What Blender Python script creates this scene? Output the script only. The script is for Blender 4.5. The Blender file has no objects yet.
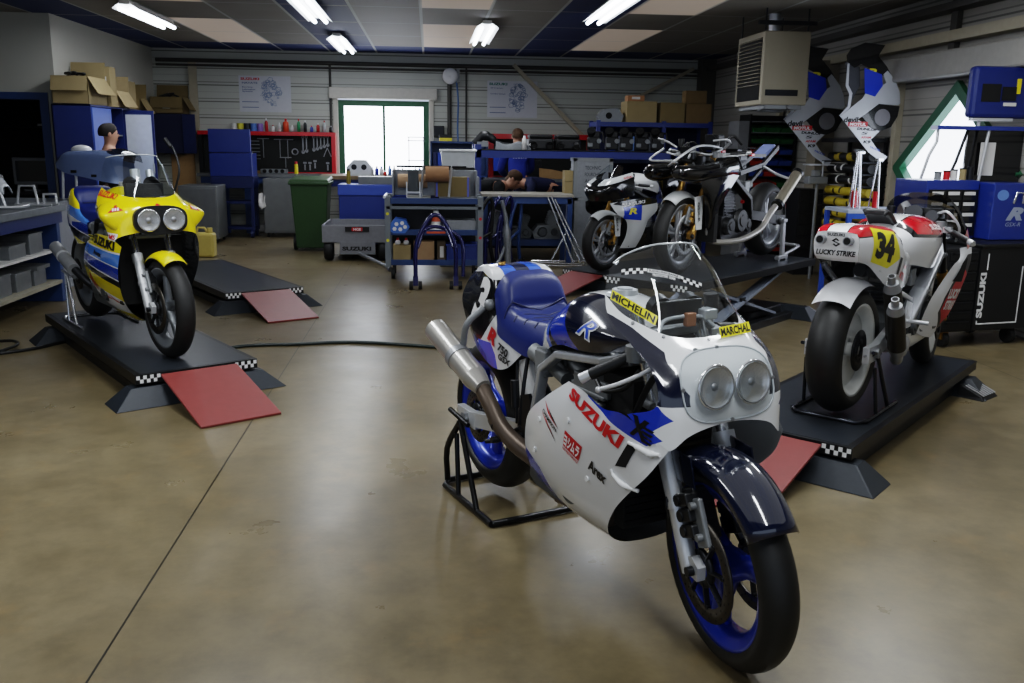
import bpy, bmesh, math, random
from mathutils import Vector as V, Matrix as Mx
from mathutils.bvhtree import BVHTree
random.seed(7)
PI = math.pi
COL = bpy.context.scene.collection
R = math.radians

# ---------------------------------------------------------------- colours and materials
def lin(c):
    if isinstance(c, str):
        c = c.lstrip('#'); c = [int(c[i:i+2], 16) / 255 for i in (0, 2, 4)]
    return tuple((x / 12.92 if x <= .04045 else ((x + .055) / 1.055) ** 2.4) for x in c[:3]) + (1,)
MATS = {}
def mat(name, col='#888888', rough=.5, metal=0., var=.12, scale=18, bump=0., emit=None, estr=0., alpha=1., trans=0., coat=0., ior=1.45, spec=.5, back=None):
    if name in MATS: return MATS[name]
    m = bpy.data.materials.new(name); m.use_nodes = True; nt = m.node_tree; N = nt.nodes; L = nt.links
    b = N['Principled BSDF']; MATS[name] = m
    c = lin(col)
    b.inputs['Roughness'].default_value = rough; b.inputs['Metallic'].default_value = metal
    b.inputs['Specular IOR Level'].default_value = spec; b.inputs['IOR'].default_value = ior
    b.inputs['Alpha'].default_value = alpha; b.inputs['Transmission Weight'].default_value = trans
    b.inputs['Coat Weight'].default_value = coat; b.inputs['Coat Roughness'].default_value = .05
    tc = N.new('ShaderNodeTexCoord'); nz = N.new('ShaderNodeTexNoise'); nz.inputs['Scale'].default_value = scale; nz.inputs['Detail'].default_value = 4
    L.new(tc.outputs['Object'], nz.inputs['Vector'])
    mx = N.new('ShaderNodeMix'); mx.data_type = 'RGBA'
    mx.inputs[6].default_value = tuple(x * (1 - var) for x in c[:3]) + (1,)
    mx.inputs[7].default_value = tuple(min(1, x * (1 + var)) for x in c[:3]) + (1,)
    L.new(nz.outputs['Fac'], mx.inputs[0])
    out = mx.outputs[2]
    if back:
        g = N.new('ShaderNodeNewGeometry'); m2 = N.new('ShaderNodeMix'); m2.data_type = 'RGBA'
        L.new(g.outputs['Backfacing'], m2.inputs[0]); L.new(out, m2.inputs[6]); m2.inputs[7].default_value = lin(back); out = m2.outputs[2]
    L.new(out, b.inputs['Base Color'])
    m['_c'] = 1
    if bump:
        bp = N.new('ShaderNodeBump'); bp.inputs['Strength'].default_value = bump; bp.inputs['Distance'].default_value = .01
        L.new(nz.outputs['Fac'], bp.inputs['Height']); L.new(bp.outputs['Normal'], b.inputs['Normal'])
    if emit:
        b.inputs['Emission Color'].default_value = lin(emit); b.inputs['Emission Strength'].default_value = estr
    return m

def paint(name, base, layers, rough=.22, coat=.6, back='#15171a', metal=0., var=.04):
    """Painted bodywork: flat colour fields cut by straight edges in the body's own side view.
    layer = (colour, [(u, v), ...] convex polygon, axes, gate) ; gate = (axis, lo, hi) on abs value or None"""
    if name in MATS: return MATS[name]
    m = mat(name, base, rough, metal, var, 6, coat=coat)
    nt = m.node_tree; N = nt.nodes; L = nt.links; b = N['Principled BSDF']
    cur = b.inputs['Base Color'].links[0].from_socket
    tc = [n for n in N if n.type == 'TEX_COORD'][0]
    sp = N.new('ShaderNodeSeparateXYZ'); L.new(tc.outputs['Object'], sp.inputs[0])
    ax = {'x': sp.outputs[0], 'y': sp.outputs[1], 'z': sp.outputs[2]}
    ab = N.new('ShaderNodeMath'); ab.operation = 'ABSOLUTE'; L.new(ax['y'], ab.inputs[0]); ax['a'] = ab.outputs[0]
    def lt(op, a, bv):
        n = N.new('ShaderNodeMath'); n.operation = op
        for i, q in enumerate((a, bv)):
            if isinstance(q, (int, float)): n.inputs[i].default_value = q
            else: L.new(q, n.inputs[i])
        return n.outputs[0]
    for col, poly, axes, gate in layers:
        u, v = ax[axes[0]], ax[axes[1]]
        area = sum(poly[i][0] * poly[(i+1) % len(poly)][1] - poly[(i+1) % len(poly)][0] * poly[i][1] for i in range(len(poly)))
        pts = poly if area > 0 else poly[::-1]
        fac = None
        for i in range(len(pts)):
            (x0, y0), (x1, y1) = pts[i], pts[(i+1) % len(pts)]
            nx, ny = -(y1 - y0), (x1 - x0)
            d = lt('ADD', lt('MULTIPLY', u, nx), lt('MULTIPLY', v, ny))
            s = lt('GREATER_THAN', d, nx * x0 + ny * y0)
            fac = s if fac is None else lt('MULTIPLY', fac, s)
        if gate:
            g = lt('MULTIPLY', lt('GREATER_THAN', ax[gate[0]], gate[1]), lt('LESS_THAN', ax[gate[0]], gate[2]))
            fac = lt('MULTIPLY', fac, g)
        mx = N.new('ShaderNodeMix'); mx.data_type = 'RGBA'; L.new(fac, mx.inputs[0]); L.new(cur, mx.inputs[6]); mx.inputs[7].default_value = lin(col)
        cur = mx.outputs[2]
    if back:
        g = N.new('ShaderNodeNewGeometry'); m2 = N.new('ShaderNodeMix'); m2.data_type = 'RGBA'
        L.new(g.outputs['Backfacing'], m2.inputs[0]); L.new(cur, m2.inputs[6]); m2.inputs[7].default_value = lin(back); cur = m2.outputs[2]
    L.new(cur, b.inputs['Base Color'])
    return m

def clear(name, tint='#ffffff', rough=.02, mixf=.86, gl='#ffffff'):
    """thin clear sheet: mostly see-through with a Fresnel reflection"""
    if name in MATS: return MATS[name]
    m = bpy.data.materials.new(name); m.use_nodes = True; nt = m.node_tree; N = nt.nodes; L = nt.links; MATS[name] = m
    N.remove(N['Principled BSDF']); o = N['Material Output']
    t = N.new('ShaderNodeBsdfTransparent'); t.inputs[0].default_value = lin(tint)
    g = N.new('ShaderNodeBsdfGlossy'); g.inputs['Roughness'].default_value = rough; g.inputs[0].default_value = lin(gl)
    f = N.new('ShaderNodeFresnel'); f.inputs[0].default_value = 1.5
    a = N.new('ShaderNodeMath'); a.operation = 'MULTIPLY_ADD'; L.new(f.outputs[0], a.inputs[0]); a.inputs[1].default_value = .3; a.inputs[2].default_value = max(0, .9 - mixf) * .5; a.use_clamp = True
    nz = N.new('ShaderNodeTexNoise'); nz.inputs['Scale'].default_value = 5
    k = N.new('ShaderNodeMath'); k.operation = 'MULTIPLY_ADD'; L.new(nz.outputs['Fac'], k.inputs[0]); k.inputs[1].default_value = .04; L.new(a.outputs[0], k.inputs[2])
    s = N.new('ShaderNodeMixShader'); L.new(k.outputs[0], s.inputs[0]); L.new(t.outputs[0], s.inputs[1]); L.new(g.outputs[0], s.inputs[2]); L.new(s.outputs[0], o.inputs[0])
    return m

# ---------------------------------------------------------------- mesh collecting
def frame_from(z, up=V((0, 0, 1))):
    z = V(z).normalized()
    if abs(z.dot(up)) > .98: up = V((1, 0, 0))
    x = up.cross(z).normalized(); y = z.cross(x)
    return Mx((x, y, z)).transposed()
class MB:
    def __init__(s): s.v = []; s.f = []; s.m = []; s.s = []; s.cur = 0
    def use(s, i): s.cur = i; return s
    def add(s, vs, fs, smooth=False, T=None):
        o = len(s.v)
        s.v += [tuple(T @ V(p)) if T else tuple(p) for p in vs]
        for f in fs: s.f.append(tuple(i + o for i in f)); s.m.append(s.cur); s.s.append(smooth)
        return s
    def box(s, c, d, T=None, rz=0):
        x, y, z = d[0] / 2, d[1] / 2, d[2] / 2
        vs = [V(p) for p in ((-x,-y,-z),(x,-y,-z),(x,y,-z),(-x,y,-z),(-x,-y,z),(x,-y,z),(x,y,z),(-x,y,z))]
        M = Mx.Translation(c) @ Mx.Rotation(rz, 4, 'Z')
        if T: M = T @ M
        return s.add(vs, [(3,2,1,0),(4,5,6,7),(0,1,5,4),(1,2,6,5),(2,3,7,6),(3,0,4,7)], False, M)
    def b2(s, lo, hi, T=None): return s.box([(a + b) / 2 for a, b in zip(lo, hi)], [b - a for a, b in zip(lo, hi)], T)
    def bar(s, p, q, w, h, T=None, up=V((0, 0, 1))):
        p, q = V(p), V(q); F = frame_from(q - p, up).to_4x4(); M = Mx.Translation((p + q) / 2) @ F
        if T: M = T @ M
        return s.box((0, 0, 0), (w, h, (q - p).length), M)
    def cyl(s, p, q, r, r2=None, n=14, T=None, caps=True, smooth=True):
        p, q = V(p), V(q); r2 = r if r2 is None else r2; F = frame_from(q - p)
        vs = []
        for c, rr in ((p, r), (q, r2)):
            for i in range(n): a = 2 * PI * i / n; vs.append(c + F @ V((rr * math.cos(a), rr * math.sin(a), 0)))
        s.add(vs, [(i, (i+1) % n, n + (i+1) % n, n + i) for i in range(n)], smooth, T)
        if caps: s.add(vs[:n], [tuple(range(n))[::-1]], False, T); s.add(vs[n:], [tuple(range(n))], False, T)
        return s
    def tube(s, pts, r, n=8, T=None, closed=False, smooth=True, sub=0):
        pts = [V(p) for p in pts]
        if sub: pts = spline(pts, sub, closed)
        m = len(pts); rs = r if isinstance(r, (list, tuple)) else [r] * m
        if len(rs) != m: rs = [rs[min(len(rs)-1, int(i * len(rs) / m))] for i in range(m)]
        vs = []; prev = None
        for i in range(m):
            a = pts[(i-1) % m] if (closed or i > 0) else pts[i]; b = pts[(i+1) % m] if (closed or i < m - 1) else pts[i]
            t = (b - a).normalized()
            if prev is None: F = frame_from(t); x = F.col[0].copy()
            else:
                x = prev - t * prev.dot(t)
                x = x.normalized() if x.length > 1e-6 else frame_from(t).col[0].copy()
            y = t.cross(x); prev = x
            for k in range(n): q = 2 * PI * k / n; vs.append(pts[i] + (x * math.cos(q) + y * math.sin(q)) * rs[i])
        fs = []
        for i in range(m if closed else m - 1):
            j = (i + 1) % m
            for k in range(n): fs.append((i*n+k, i*n+(k+1) % n, j*n+(k+1) % n, j*n+k))
        s.add(vs, fs, smooth, T)
        if not closed: s.add(vs[:n], [tuple(range(n))[::-1]], False, T); s.add(vs[-n:], [tuple(range(n))], False, T)
        return s
    def lathe(s, prof, n=20, T=None, smooth=True, a0=0, a1=2 * PI, axis='z'):
        full = abs(a1 - a0 - 2 * PI) < 1e-6; k = n if full else n + 1; vs = []
        for r, z in prof:
            for i in range(k):
                a = a0 + (a1 - a0) * i / n; c, d = r * math.cos(a), r * math.sin(a)
                vs.append((c, d, z) if axis == 'z' else (c, z, d))
        fs = []
        for j in range(len(prof) - 1):
            for i in range(n):
                i2 = (i + 1) % k; q = (j*k+i, j*k+i2, (j+1)*k+i2, (j+1)*k+i)
                fs.append(q if axis == 'z' else q[::-1])
        return s.add(vs, fs, smooth, T)
    def prism(s, poly, h, T=None, smooth=False):
        """poly in local xy, extruded from z=0 to z=h"""
        n = len(poly); ar = sum(poly[i][0]*poly[(i+1) % n][1]-poly[(i+1) % n][0]*poly[i][1] for i in range(n))
        if ar < 0: poly = poly[::-1]
        vs = [(x, y, 0) for x, y in poly] + [(x, y, h) for x, y in poly]
        s.add(vs, [tuple(range(n))[::-1], tuple(range(n, 2*n))], False, T)
        return s.add(vs, [(i, (i+1) % n, n+(i+1) % n, n+i) for i in range(n)], smooth, T)
    def ball(s, c, r, n=12, T=None, m=8):
        r = r if isinstance(r, (list, tuple)) else (r, r, r); vs = []; fs = []
        for j in range(m + 1):
            t = PI * j / m
            for i in range(n):
                a = 2 * PI * i / n; vs.append((c[0] + r[0]*math.sin(t)*math.cos(a), c[1] + r[1]*math.sin(t)*math.sin(a), c[2] - r[2]*math.cos(t)))
        for j in range(m):
            for i in range(n): fs.append((j*n+i, j*n+(i+1) % n, (j+1)*n+(i+1) % n, (j+1)*n+i))
        return s.add(vs, fs, True, T)
    def grid(s, rows, smooth=True, T=None, flip=False, closed=False):
        n = len(rows[0]); vs = [p for r in rows for p in r]; fs = []
        for j in range(len(rows) - 1):
            for i in range(n if closed else n - 1):
                i2 = (i + 1) % n
                q = (j*n+i, j*n+i2, (j+1)*n+i2, (j+1)*n+i); fs.append(q[::-1] if flip else q)
        return s.add(vs, fs, smooth, T)
    def outward(s, c):
        c = V(c); t = 0
        for f in s.f:
            a, b, d = (V(s.v[i]) for i in f[:3]); n = (b - a).cross(d - a); t += n.dot(a - c)
        return s.flip() if t < 0 else s
    def piece(s): s.cuts = getattr(s, 'cuts', [0]); s.cuts.append(len(s.f)) if len(s.f) != s.cuts[-1] else None; return s
    def flip(s): s.f = [f[::-1] for f in s.f]; return s
    def merge(s, o, T=None):
        k = len(s.v); s.v += [tuple(T @ V(p)) for p in o.v] if T else o.v
        s.f += [tuple(i + k for i in f) for f in o.f]; s.m += o.m; s.s += o.s; return s
def crom(a, b, c, d, t):
    return [.5 * ((2*q) + (-p + r) * t + (2*p - 5*q + 4*r - w) * t*t + (-p + 3*q - 3*r + w) * t**3) for p, q, r, w in zip(a, b, c, d)]
def spline(pts, k, closed=False):
    n = len(pts); o = []
    g = (lambda i: pts[i % n]) if closed else (lambda i: pts[i] if 0 <= i < n else (V(pts[0]) * 2 - V(pts[1]) if i < 0 else V(pts[-1]) * 2 - V(pts[-2])))
    for i in range(n if closed else n - 1):
        for j in range(k): o.append(V(crom(g(i-1), g(i), g(i+1), g(i+2), j / k)))
    if not closed: o.append(V(pts[-1]))
    return o
def net(rows, ku=6, kv=6, mirror=False):
    """smooth surface through a grid of points; mirror: rows run from the centre line (y=0) outwards and are completed on the other side"""
    if mirror:
        full = []
        for r in rows:
            r = [V(p) for p in r]; full.append([V((p.x, -p.y, p.z)) for p in r[:0:-1]] + r)
        rows = full
    rr = [spline([V(p) for p in r], ku) for r in rows]
    cols = list(zip(*rr)); cc = [spline(list(c), kv) for c in cols]
    return [list(r) for r in zip(*cc)]

# ---------------------------------------------------------------- objects
def part(name, mb, mats, parent=None, label=None, cat=None, group=None, kind=None, bev=0., seg=2, solid=0., loc=None, rz=0, auto=None):
    me = bpy.data.meshes.new(name); me.from_pydata(mb.v, [], mb.f)
    mats = mats if isinstance(mats, (list, tuple)) else [mats]
    for m in mats: me.materials.append(m)
    me.polygons.foreach_set('material_index', [min(i, len(mats) - 1) for i in mb.m]); me.polygons.foreach_set('use_smooth', mb.s)
    me.update(); me.validate()
    o = bpy.data.objects.new(name, me); COL.objects.link(o)
    if parent: o.parent = parent
    if loc is not None: o.location = loc
    if rz: o.rotation_euler = (0, 0, rz)
    if bev:
        b = o.modifiers.new('b', 'BEVEL'); b.width = bev; b.segments = seg; b.limit_method = 'ANGLE'; b.angle_limit = R(50)
    if solid:
        b = o.modifiers.new('s', 'SOLIDIFY'); b.thickness = solid; b.offset = -1
    if label: o['label'] = label
    if cat: o['category'] = cat
    if group: o['group'] = group
    if kind: o['kind'] = kind
    return o
def parts_each(name, mb, mats, parent=None, **k):
    """one object for every piece marked with mb.piece()"""
    cuts = getattr(mb, 'cuts', [0]) + [len(mb.f)]; out = []
    for a, b in zip(cuts, cuts[1:]):
        if b <= a: continue
        q = MB(); ix = {}
        for f, m, sm in zip(mb.f[a:b], mb.m[a:b], mb.s[a:b]):
            g = []
            for i in f:
                if i not in ix: ix[i] = len(q.v); q.v.append(mb.v[i])
                g.append(ix[i])
            q.f.append(tuple(g)); q.m.append(m); q.s.append(sm)
        out.append(part(name, q, mats, parent, **k))
    return out
def thing(name, label, cat, loc=(0, 0, 0), rz=0, group=None):
    o = bpy.data.objects.new(name, None); COL.objects.link(o); o.empty_display_size = .1
    o.location = loc; o.rotation_euler = (0, 0, rz); o['label'] = label; o['category'] = cat
    if group: o['group'] = group
    return o
def struct(name, mb, m, **k): return part(name, mb, m, kind='structure', **k)
def dup(root, loc=None, rz=None, label=None, mesh_mat=None):
    r = root.copy(); COL.objects.link(r)
    if loc is not None: r.location = loc
    if rz is not None: r.rotation_euler = (0, 0, rz)
    if label: r['label'] = label
    def kids(a, b):
        for ch in list(a.children):
            if ch == b: continue
            c = ch.copy(); COL.objects.link(c); c.parent = b; kids(ch, c)
    kids(root, r); return r

# ---------------------------------------------------------------- lettering
_TX = {}
def text2d(s, bold=0., shear=0., sp=1.):
    k = (s, bold, shear, sp)
    if k in _TX: return _TX[k]
    cu = bpy.data.curves.new('t', 'FONT'); cu.body = s; cu.size = 1; cu.offset = bold; cu.shear = shear; cu.space_character = sp
    cu.align_x = 'LEFT'; cu.resolution_u = 3; cu.fill_mode = 'FRONT' if hasattr(cu, 'fill_mode') else cu.fill_mode
    o = bpy.data.objects.new('t', cu); COL.objects.link(o)
    me = bpy.data.meshes.new_from_object(o.evaluated_get(bpy.context.evaluated_depsgraph_get()))
    vs = [(v.co.x, v.co.y) for v in me.vertices]; fs = [tuple(p.vertices) for p in me.polygons]
    bpy.data.objects.remove(o); bpy.data.curves.remove(cu); bpy.data.meshes.remove(me)
    if vs:
        x0 = min(v[0] for v in vs); x1 = max(v[0] for v in vs); y0 = min(v[1] for v in vs); y1 = max(v[1] for v in vs)
        vs = [((x - x0) / (x1 - x0 or 1), (y - y0) / (y1 - y0 or 1)) for x, y in vs]
    _TX[k] = (vs, fs); return vs, fs
def bvh_of(*mbs):
    v = []; f = []
    for m in mbs:
        k = len(v); v += [V(p) for p in m.v]; f += [tuple(i + k for i in q) for q in m.f]
    return BVHTree.FromPolygons(v, f)
def lay(mb, flat, o, ru, rv, w, h, bvh=None, off=.0015, cut=.02, T=None):
    """put a flat unit shape (verts in 0..1 square, faces) on a plane spanned from o by ru (width w) and rv (height h); wrapped on to bvh when given"""
    vs, fs = flat; o = V(o); ru = V(ru).normalized(); rv = V(rv); rv = (rv - ru * rv.dot(ru)).normalized(); n = ru.cross(rv)
    bm = bmesh.new(); bv = [bm.verts.new((x * w, y * h, 0)) for x, y in vs]
    for f in fs:
        try: bm.faces.new([bv[i] for i in f])
        except ValueError: pass
    if bvh:
        bmesh.ops.triangulate(bm, faces=bm.faces[:])
        for _ in range(4):
            e = [e for e in bm.edges if e.calc_length() > cut]
            if not e: break
            bmesh.ops.subdivide_edges(bm, edges=e, cuts=1); bmesh.ops.triangulate(bm, faces=[f for f in bm.faces if len(f.verts) > 3])
    pts = []
    for v in bm.verts:
        p = o + ru * v.co.x + rv * v.co.y
        if bvh:
            hit = bvh.ray_cast(p + n * .25, -n, 1.3)
            if hit[0]:
                hn = hit[1] if hit[1].dot(n) > 0 else -hit[1]
                p = hit[0] + (hn + n).normalized() * off
            else: p = p + n * off
        else: p = p + n * off
        pts.append(p)
    bm.verts.index_update(); fl = []
    for f in bm.faces:
        q = [v.index for v in f.verts]
        a = (pts[q[1]] - pts[q[0]]).cross(pts[q[2]] - pts[q[0]])
        fl.append(q if a.dot(n) >= 0 else q[::-1])
    bm.free(); mb.add(pts, fl, False, T); return mb
def lay4(mb, flat, q, bvh=None, off=.0018, cut=.018, ins=None):
    """flat unit shape mapped on the four corners q (bl, br, tr, tl) and wrapped on to bvh"""
    q = [V(p) for p in q]; vs, fs = flat; n = ((q[1] - q[0]).cross(q[3] - q[0])).normalized()
    if ins: u0, v0, u1, v1 = ins; vs = [(u0 + x * (u1 - u0), v0 + y * (v1 - v0)) for x, y in vs]
    bm = bmesh.new(); bv = [bm.verts.new((x, y, 0)) for x, y in vs]
    for f in fs:
        try: bm.faces.new([bv[i] for i in f])
        except ValueError: pass
    at = lambda x, y: (q[0] * (1-x) + q[1] * x) * (1-y) + (q[3] * (1-x) + q[2] * x) * y
    bmesh.ops.triangulate(bm, faces=bm.faces[:])
    for _ in range(5):
        e = [e for e in bm.edges if (at(*e.verts[0].co[:2]) - at(*e.verts[1].co[:2])).length > cut]
        if not e or not bvh: break
        bmesh.ops.subdivide_edges(bm, edges=e, cuts=1); bmesh.ops.triangulate(bm, faces=[f for f in bm.faces if len(f.verts) > 3])
    pts = []
    for v in bm.verts:
        p = at(v.co.x, v.co.y)
        if bvh:
            h = bvh.ray_cast(p + n * .08, -n, .3)
            if h[0]: p = h[0]; m = h[1] if h[1].dot(n) > 0 else -h[1]; pts.append(p + (m + n).normalized() * off); continue
        pts.append(p + n * off)
    bm.verts.index_update(); fl = []
    for f in bm.faces:
        k = [v.index for v in f.verts]; a = (pts[k[1]] - pts[k[0]]).cross(pts[k[2]] - pts[k[0]]); fl.append(k if a.dot(n) >= 0 else k[::-1])
    bm.free(); mb.add(pts, fl); return mb
def word4(mb, s, q, bvh=None, bold=.03, shear=0., off=.003, ins=None, sp=1.): return lay4(mb, text2d(s, bold, shear, sp), q, bvh, off, .014, ins)
def poly01(pts): return (list(pts), [tuple(range(len(pts)))])
SQ = poly01([(0, 0), (1, 0), (1, 1), (0, 1)])
def ngon(n=24, a0=0): return poly01([(.5 + .5 * math.cos(a0 + 2*PI*i/n), .5 + .5 * math.sin(a0 + 2*PI*i/n)) for i in range(n)])
def word(mb, s, o, ru, rv, w, h, bvh=None, bold=.0, shear=0., off=.0022, cut=.02, sp=1., T=None): return lay(mb, text2d(s, bold, shear, sp), o, ru, rv, w, h, bvh, off, cut, T)
SLOGO = poly01([(a / 24, 1 - b / 24) for a, b in ((12,0),(20.7,6.2),(17.2,8.7),(12,5),(7.2,8.4),(24,15.5),(12,24),(3.3,17.8),(6.8,15.3),(12,19),(16.8,15.6),(0,8.5))])
def checker(nx, ny):
    """(dark cells, light cells) as flat shapes"""
    out = []
    for par in (0, 1):
        vs = []; fs = []
        for i in range(nx):
            for j in range(ny):
                if (i + j) % 2 == par:
                    k = len(vs); vs += [(i/nx, j/ny), ((i+1)/nx, j/ny), ((i+1)/nx, (j+1)/ny), (i/nx, (j+1)/ny)]; fs.append((k, k+1, k+2, k+3))
        out.append((vs, fs))
    return out

# ---------------------------------------------------------------- shared materials
M = dict(
    white=mat('white_paint', '#d9dadb', .25, coat=.5, var=.03), black=mat('black_plastic', '#0c0d0f', .45), gloss_black=mat('gloss_black', '#08090b', .15, coat=.8),
    rubber=mat('tyre_rubber', '#0e0e0e', .62, bump=.1, scale=60), slick=mat('slick_rubber', '#141413', .5, var=.25, scale=30), alu=mat('aluminium', '#c2c4c7', .34, .55), rough_alu=mat('cast_aluminium', '#797c7e', .5, .5, bump=.15, scale=40),
    chrome=mat('chrome', '#d6d8dc', .14, .9), steel=mat('steel', '#8a8c8f', .38, .55), dark_steel=mat('dark_steel', '#2c2d30', .4, .8), gold=mat('gold_anodised', '#8f6d33', .38, .7),
    disc=mat('brake_disc_steel', '#4b4742', .35, .9), engine=mat('engine_alloy', '#55585a', .45, .5, var=.3, scale=25), red=mat('red_paint', '#b3161c', .3, coat=.3), blue=mat('blue_paint', '#1c2b5c', .35, var=.08),
    blue_metal=mat('blue_enamel', '#233c69', .42, var=.1), grey_metal=mat('grey_metal', '#7d8082', .45, .3), yellow=mat('yellow_paint', '#d7c414', .25, coat=.5, var=.03), glass=mat('lamp_glass', '#e8ecef', .05, trans=.0),
    paper=mat('paper', '#c9c7c4', .8, var=.04), card=mat('cardboard', '#766643', .85, var=.12, scale=9), card2=mat('cardboard_pale', '#8d7c58', .85, var=.1, scale=9), wood=mat('plywood', '#9b7b52', .7, var=.2, scale=12), skin=mat('skin', '#b98a72', .55), hair=mat('brown_hair', '#4a3524', .8, var=.4, scale=90), navy=mat('navy_cloth', '#141a3a', .85, bump=.1), black_cloth=mat('black_cloth', '#101214', .9, bump=.1),
    ink=mat('ink_black', '#0a0a0b', .4), inkred=mat('ink_red', '#b5151b', .4), inkwhite=mat('ink_white', '#dcdcdc', .4), inkblue=mat('ink_blue', '#1c45b5', .4), inkyellow=mat('ink_yellow', '#dfd32a', .4), green=mat('green_plastic', '#263f20', .45), cavity_shade=mat('dark_cavity', '#0a0a0a', .9))  # last entry: near-black colour standing in for shade inside openings and recesses
# ---------------------------------------------------------------- camera
def camera():
    f = 900.; c = (512, 341.5)
    F = V((429. - c[0], 141. - c[1], f)).normalized(); Rr = V((1, .0146, 0))
    U = F.cross(Rr).normalized()
    if U.y > 0: U = -U
    Rr = F.cross(U).normalized()
    if Rr.x < 0: Rr = -Rr
    # world axes seen from the camera: X = Rr, Y = F, Z = U (camera x right, y down, z ahead)
    rot = Mx(((Rr.x, -Rr.y, -Rr.z), (F.x, -F.y, -F.z), (U.x, -U.y, -U.z)))
    cd = bpy.data.cameras.new('camera'); cd.lens = 36 * f / 1024; cd.sensor_width = 36; cd.clip_start = .05; cd.clip_end = 200
    o = bpy.data.objects.new('camera', cd); COL.objects.link(o); o.matrix_world = Mx.Translation((0, 0, 1.45)) @ rot.to_4x4()
    bpy.context.scene.camera = o
camera()
ZC, YB, XL, XR, YP = 2.8, 15.0, -4.27, 4.62, 11.15

# ---------------------------------------------------------------- room shell
def floor_mat():
    m = mat('polished_concrete', '#6f664f', .3, var=0.); nt = m.node_tree; N = nt.nodes; L = nt.links; b = N['Principled BSDF']
    tc = N['Texture Coordinate']
    def noise(sc, det=6, rg=.6):
        n = N.new('ShaderNodeTexNoise'); n.inputs['Scale'].default_value = sc; n.inputs['Detail'].default_value = det; n.inputs['Roughness'].default_value = rg; L.new(tc.outputs['Object'], n.inputs['Vector']); return n.outputs['Fac']
    def ramp(fac, stops):
        r = N.new('ShaderNodeValToRGB'); e = r.color_ramp.elements
        while len(e) < len(stops): e.new(.5)
        for q, (p, c) in zip(e, stops): q.position = p; q.color = lin(c)
        L.new(fac, r.inputs[0]); return r.outputs[0]
    a = ramp(noise(.9, 8, .65), [(.3, '#564d38'), (.5, '#675c45'), (.72, '#766b53')])
    c2 = ramp(noise(7, 8, .7), [(.35, '#8c8c8c'), (.6, '#ffffff')])
    mu = N.new('ShaderNodeMix'); mu.data_type = 'RGBA'; mu.blend_type = 'MULTIPLY'; mu.inputs[0].default_value = .35; L.new(a, mu.inputs[6]); L.new(c2, mu.inputs[7])
    rust = ramp(noise(3.2, 9, .75), [(.55, '#000000'), (.85, '#ffffff')])
    m3 = N.new('ShaderNodeMix'); m3.data_type = 'RGBA'; m3.inputs[7].default_value = lin('#84683f')
    rm = N.new('ShaderNodeMath'); rm.operation = 'MULTIPLY'; rm.inputs[1].default_value = .55; L.new(rust, rm.inputs[0]); L.new(rm.outputs[0], m3.inputs[0]); L.new(mu.outputs[2], m3.inputs[6])
    # sawn joints
    sp = N.new('ShaderNodeSeparateXYZ'); L.new(tc.outputs['Object'], sp.inputs[0])
    def line(sock, at, w):
        s = N.new('ShaderNodeMath'); s.operation = 'SUBTRACT'; L.new(sock, s.inputs[0]); s.inputs[1].default_value = at
        ab = N.new('ShaderNodeMath'); ab.operation = 'ABSOLUTE'; L.new(s.outputs[0], ab.inputs[0])
        g = N.new('ShaderNodeMath'); g.operation = 'LESS_THAN'; L.new(ab.outputs[0], g.inputs[0]); g.inputs[1].default_value = w; return g.outputs[0]
    j = None
    for s, at in ((0, -.935), (0, 3.8), (1, 13.2)):
        l = line(sp.outputs[s], at, .0035)
        if j is None: j = l
        else:
            q = N.new('ShaderNodeMath'); q.operation = 'MAXIMUM'; L.new(j, q.inputs[0]); L.new(l, q.inputs[1]); j = q.outputs[0]
    m4 = N.new('ShaderNodeMix'); m4.data_type = 'RGBA'; L.new(j, m4.inputs[0]); L.new(m3.outputs[2], m4.inputs[6]); m4.inputs[7].default_value = lin('#1c1a15')
    L.new(m4.outputs[2], b.inputs['Base Color'])
    rr = N.new('ShaderNodeMapRange'); L.new(noise(2.2, 6, .6), rr.inputs[0]); rr.inputs[3].default_value = .2; rr.inputs[4].default_value = .42; L.new(rr.outputs[0], b.inputs['Roughness'])
    bp = N.new('ShaderNodeBump'); bp.inputs['Strength'].default_value = .06; bp.inputs['Distance'].default_value = .02; L.new(noise(5, 4), bp.inputs['Height']); L.new(bp.outputs['Normal'], b.inputs['Normal'])
    return m
struct('floor', MB().b2((-9, -5, -.1), (XR + .3, YB + .3, 0)), floor_mat())

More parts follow.
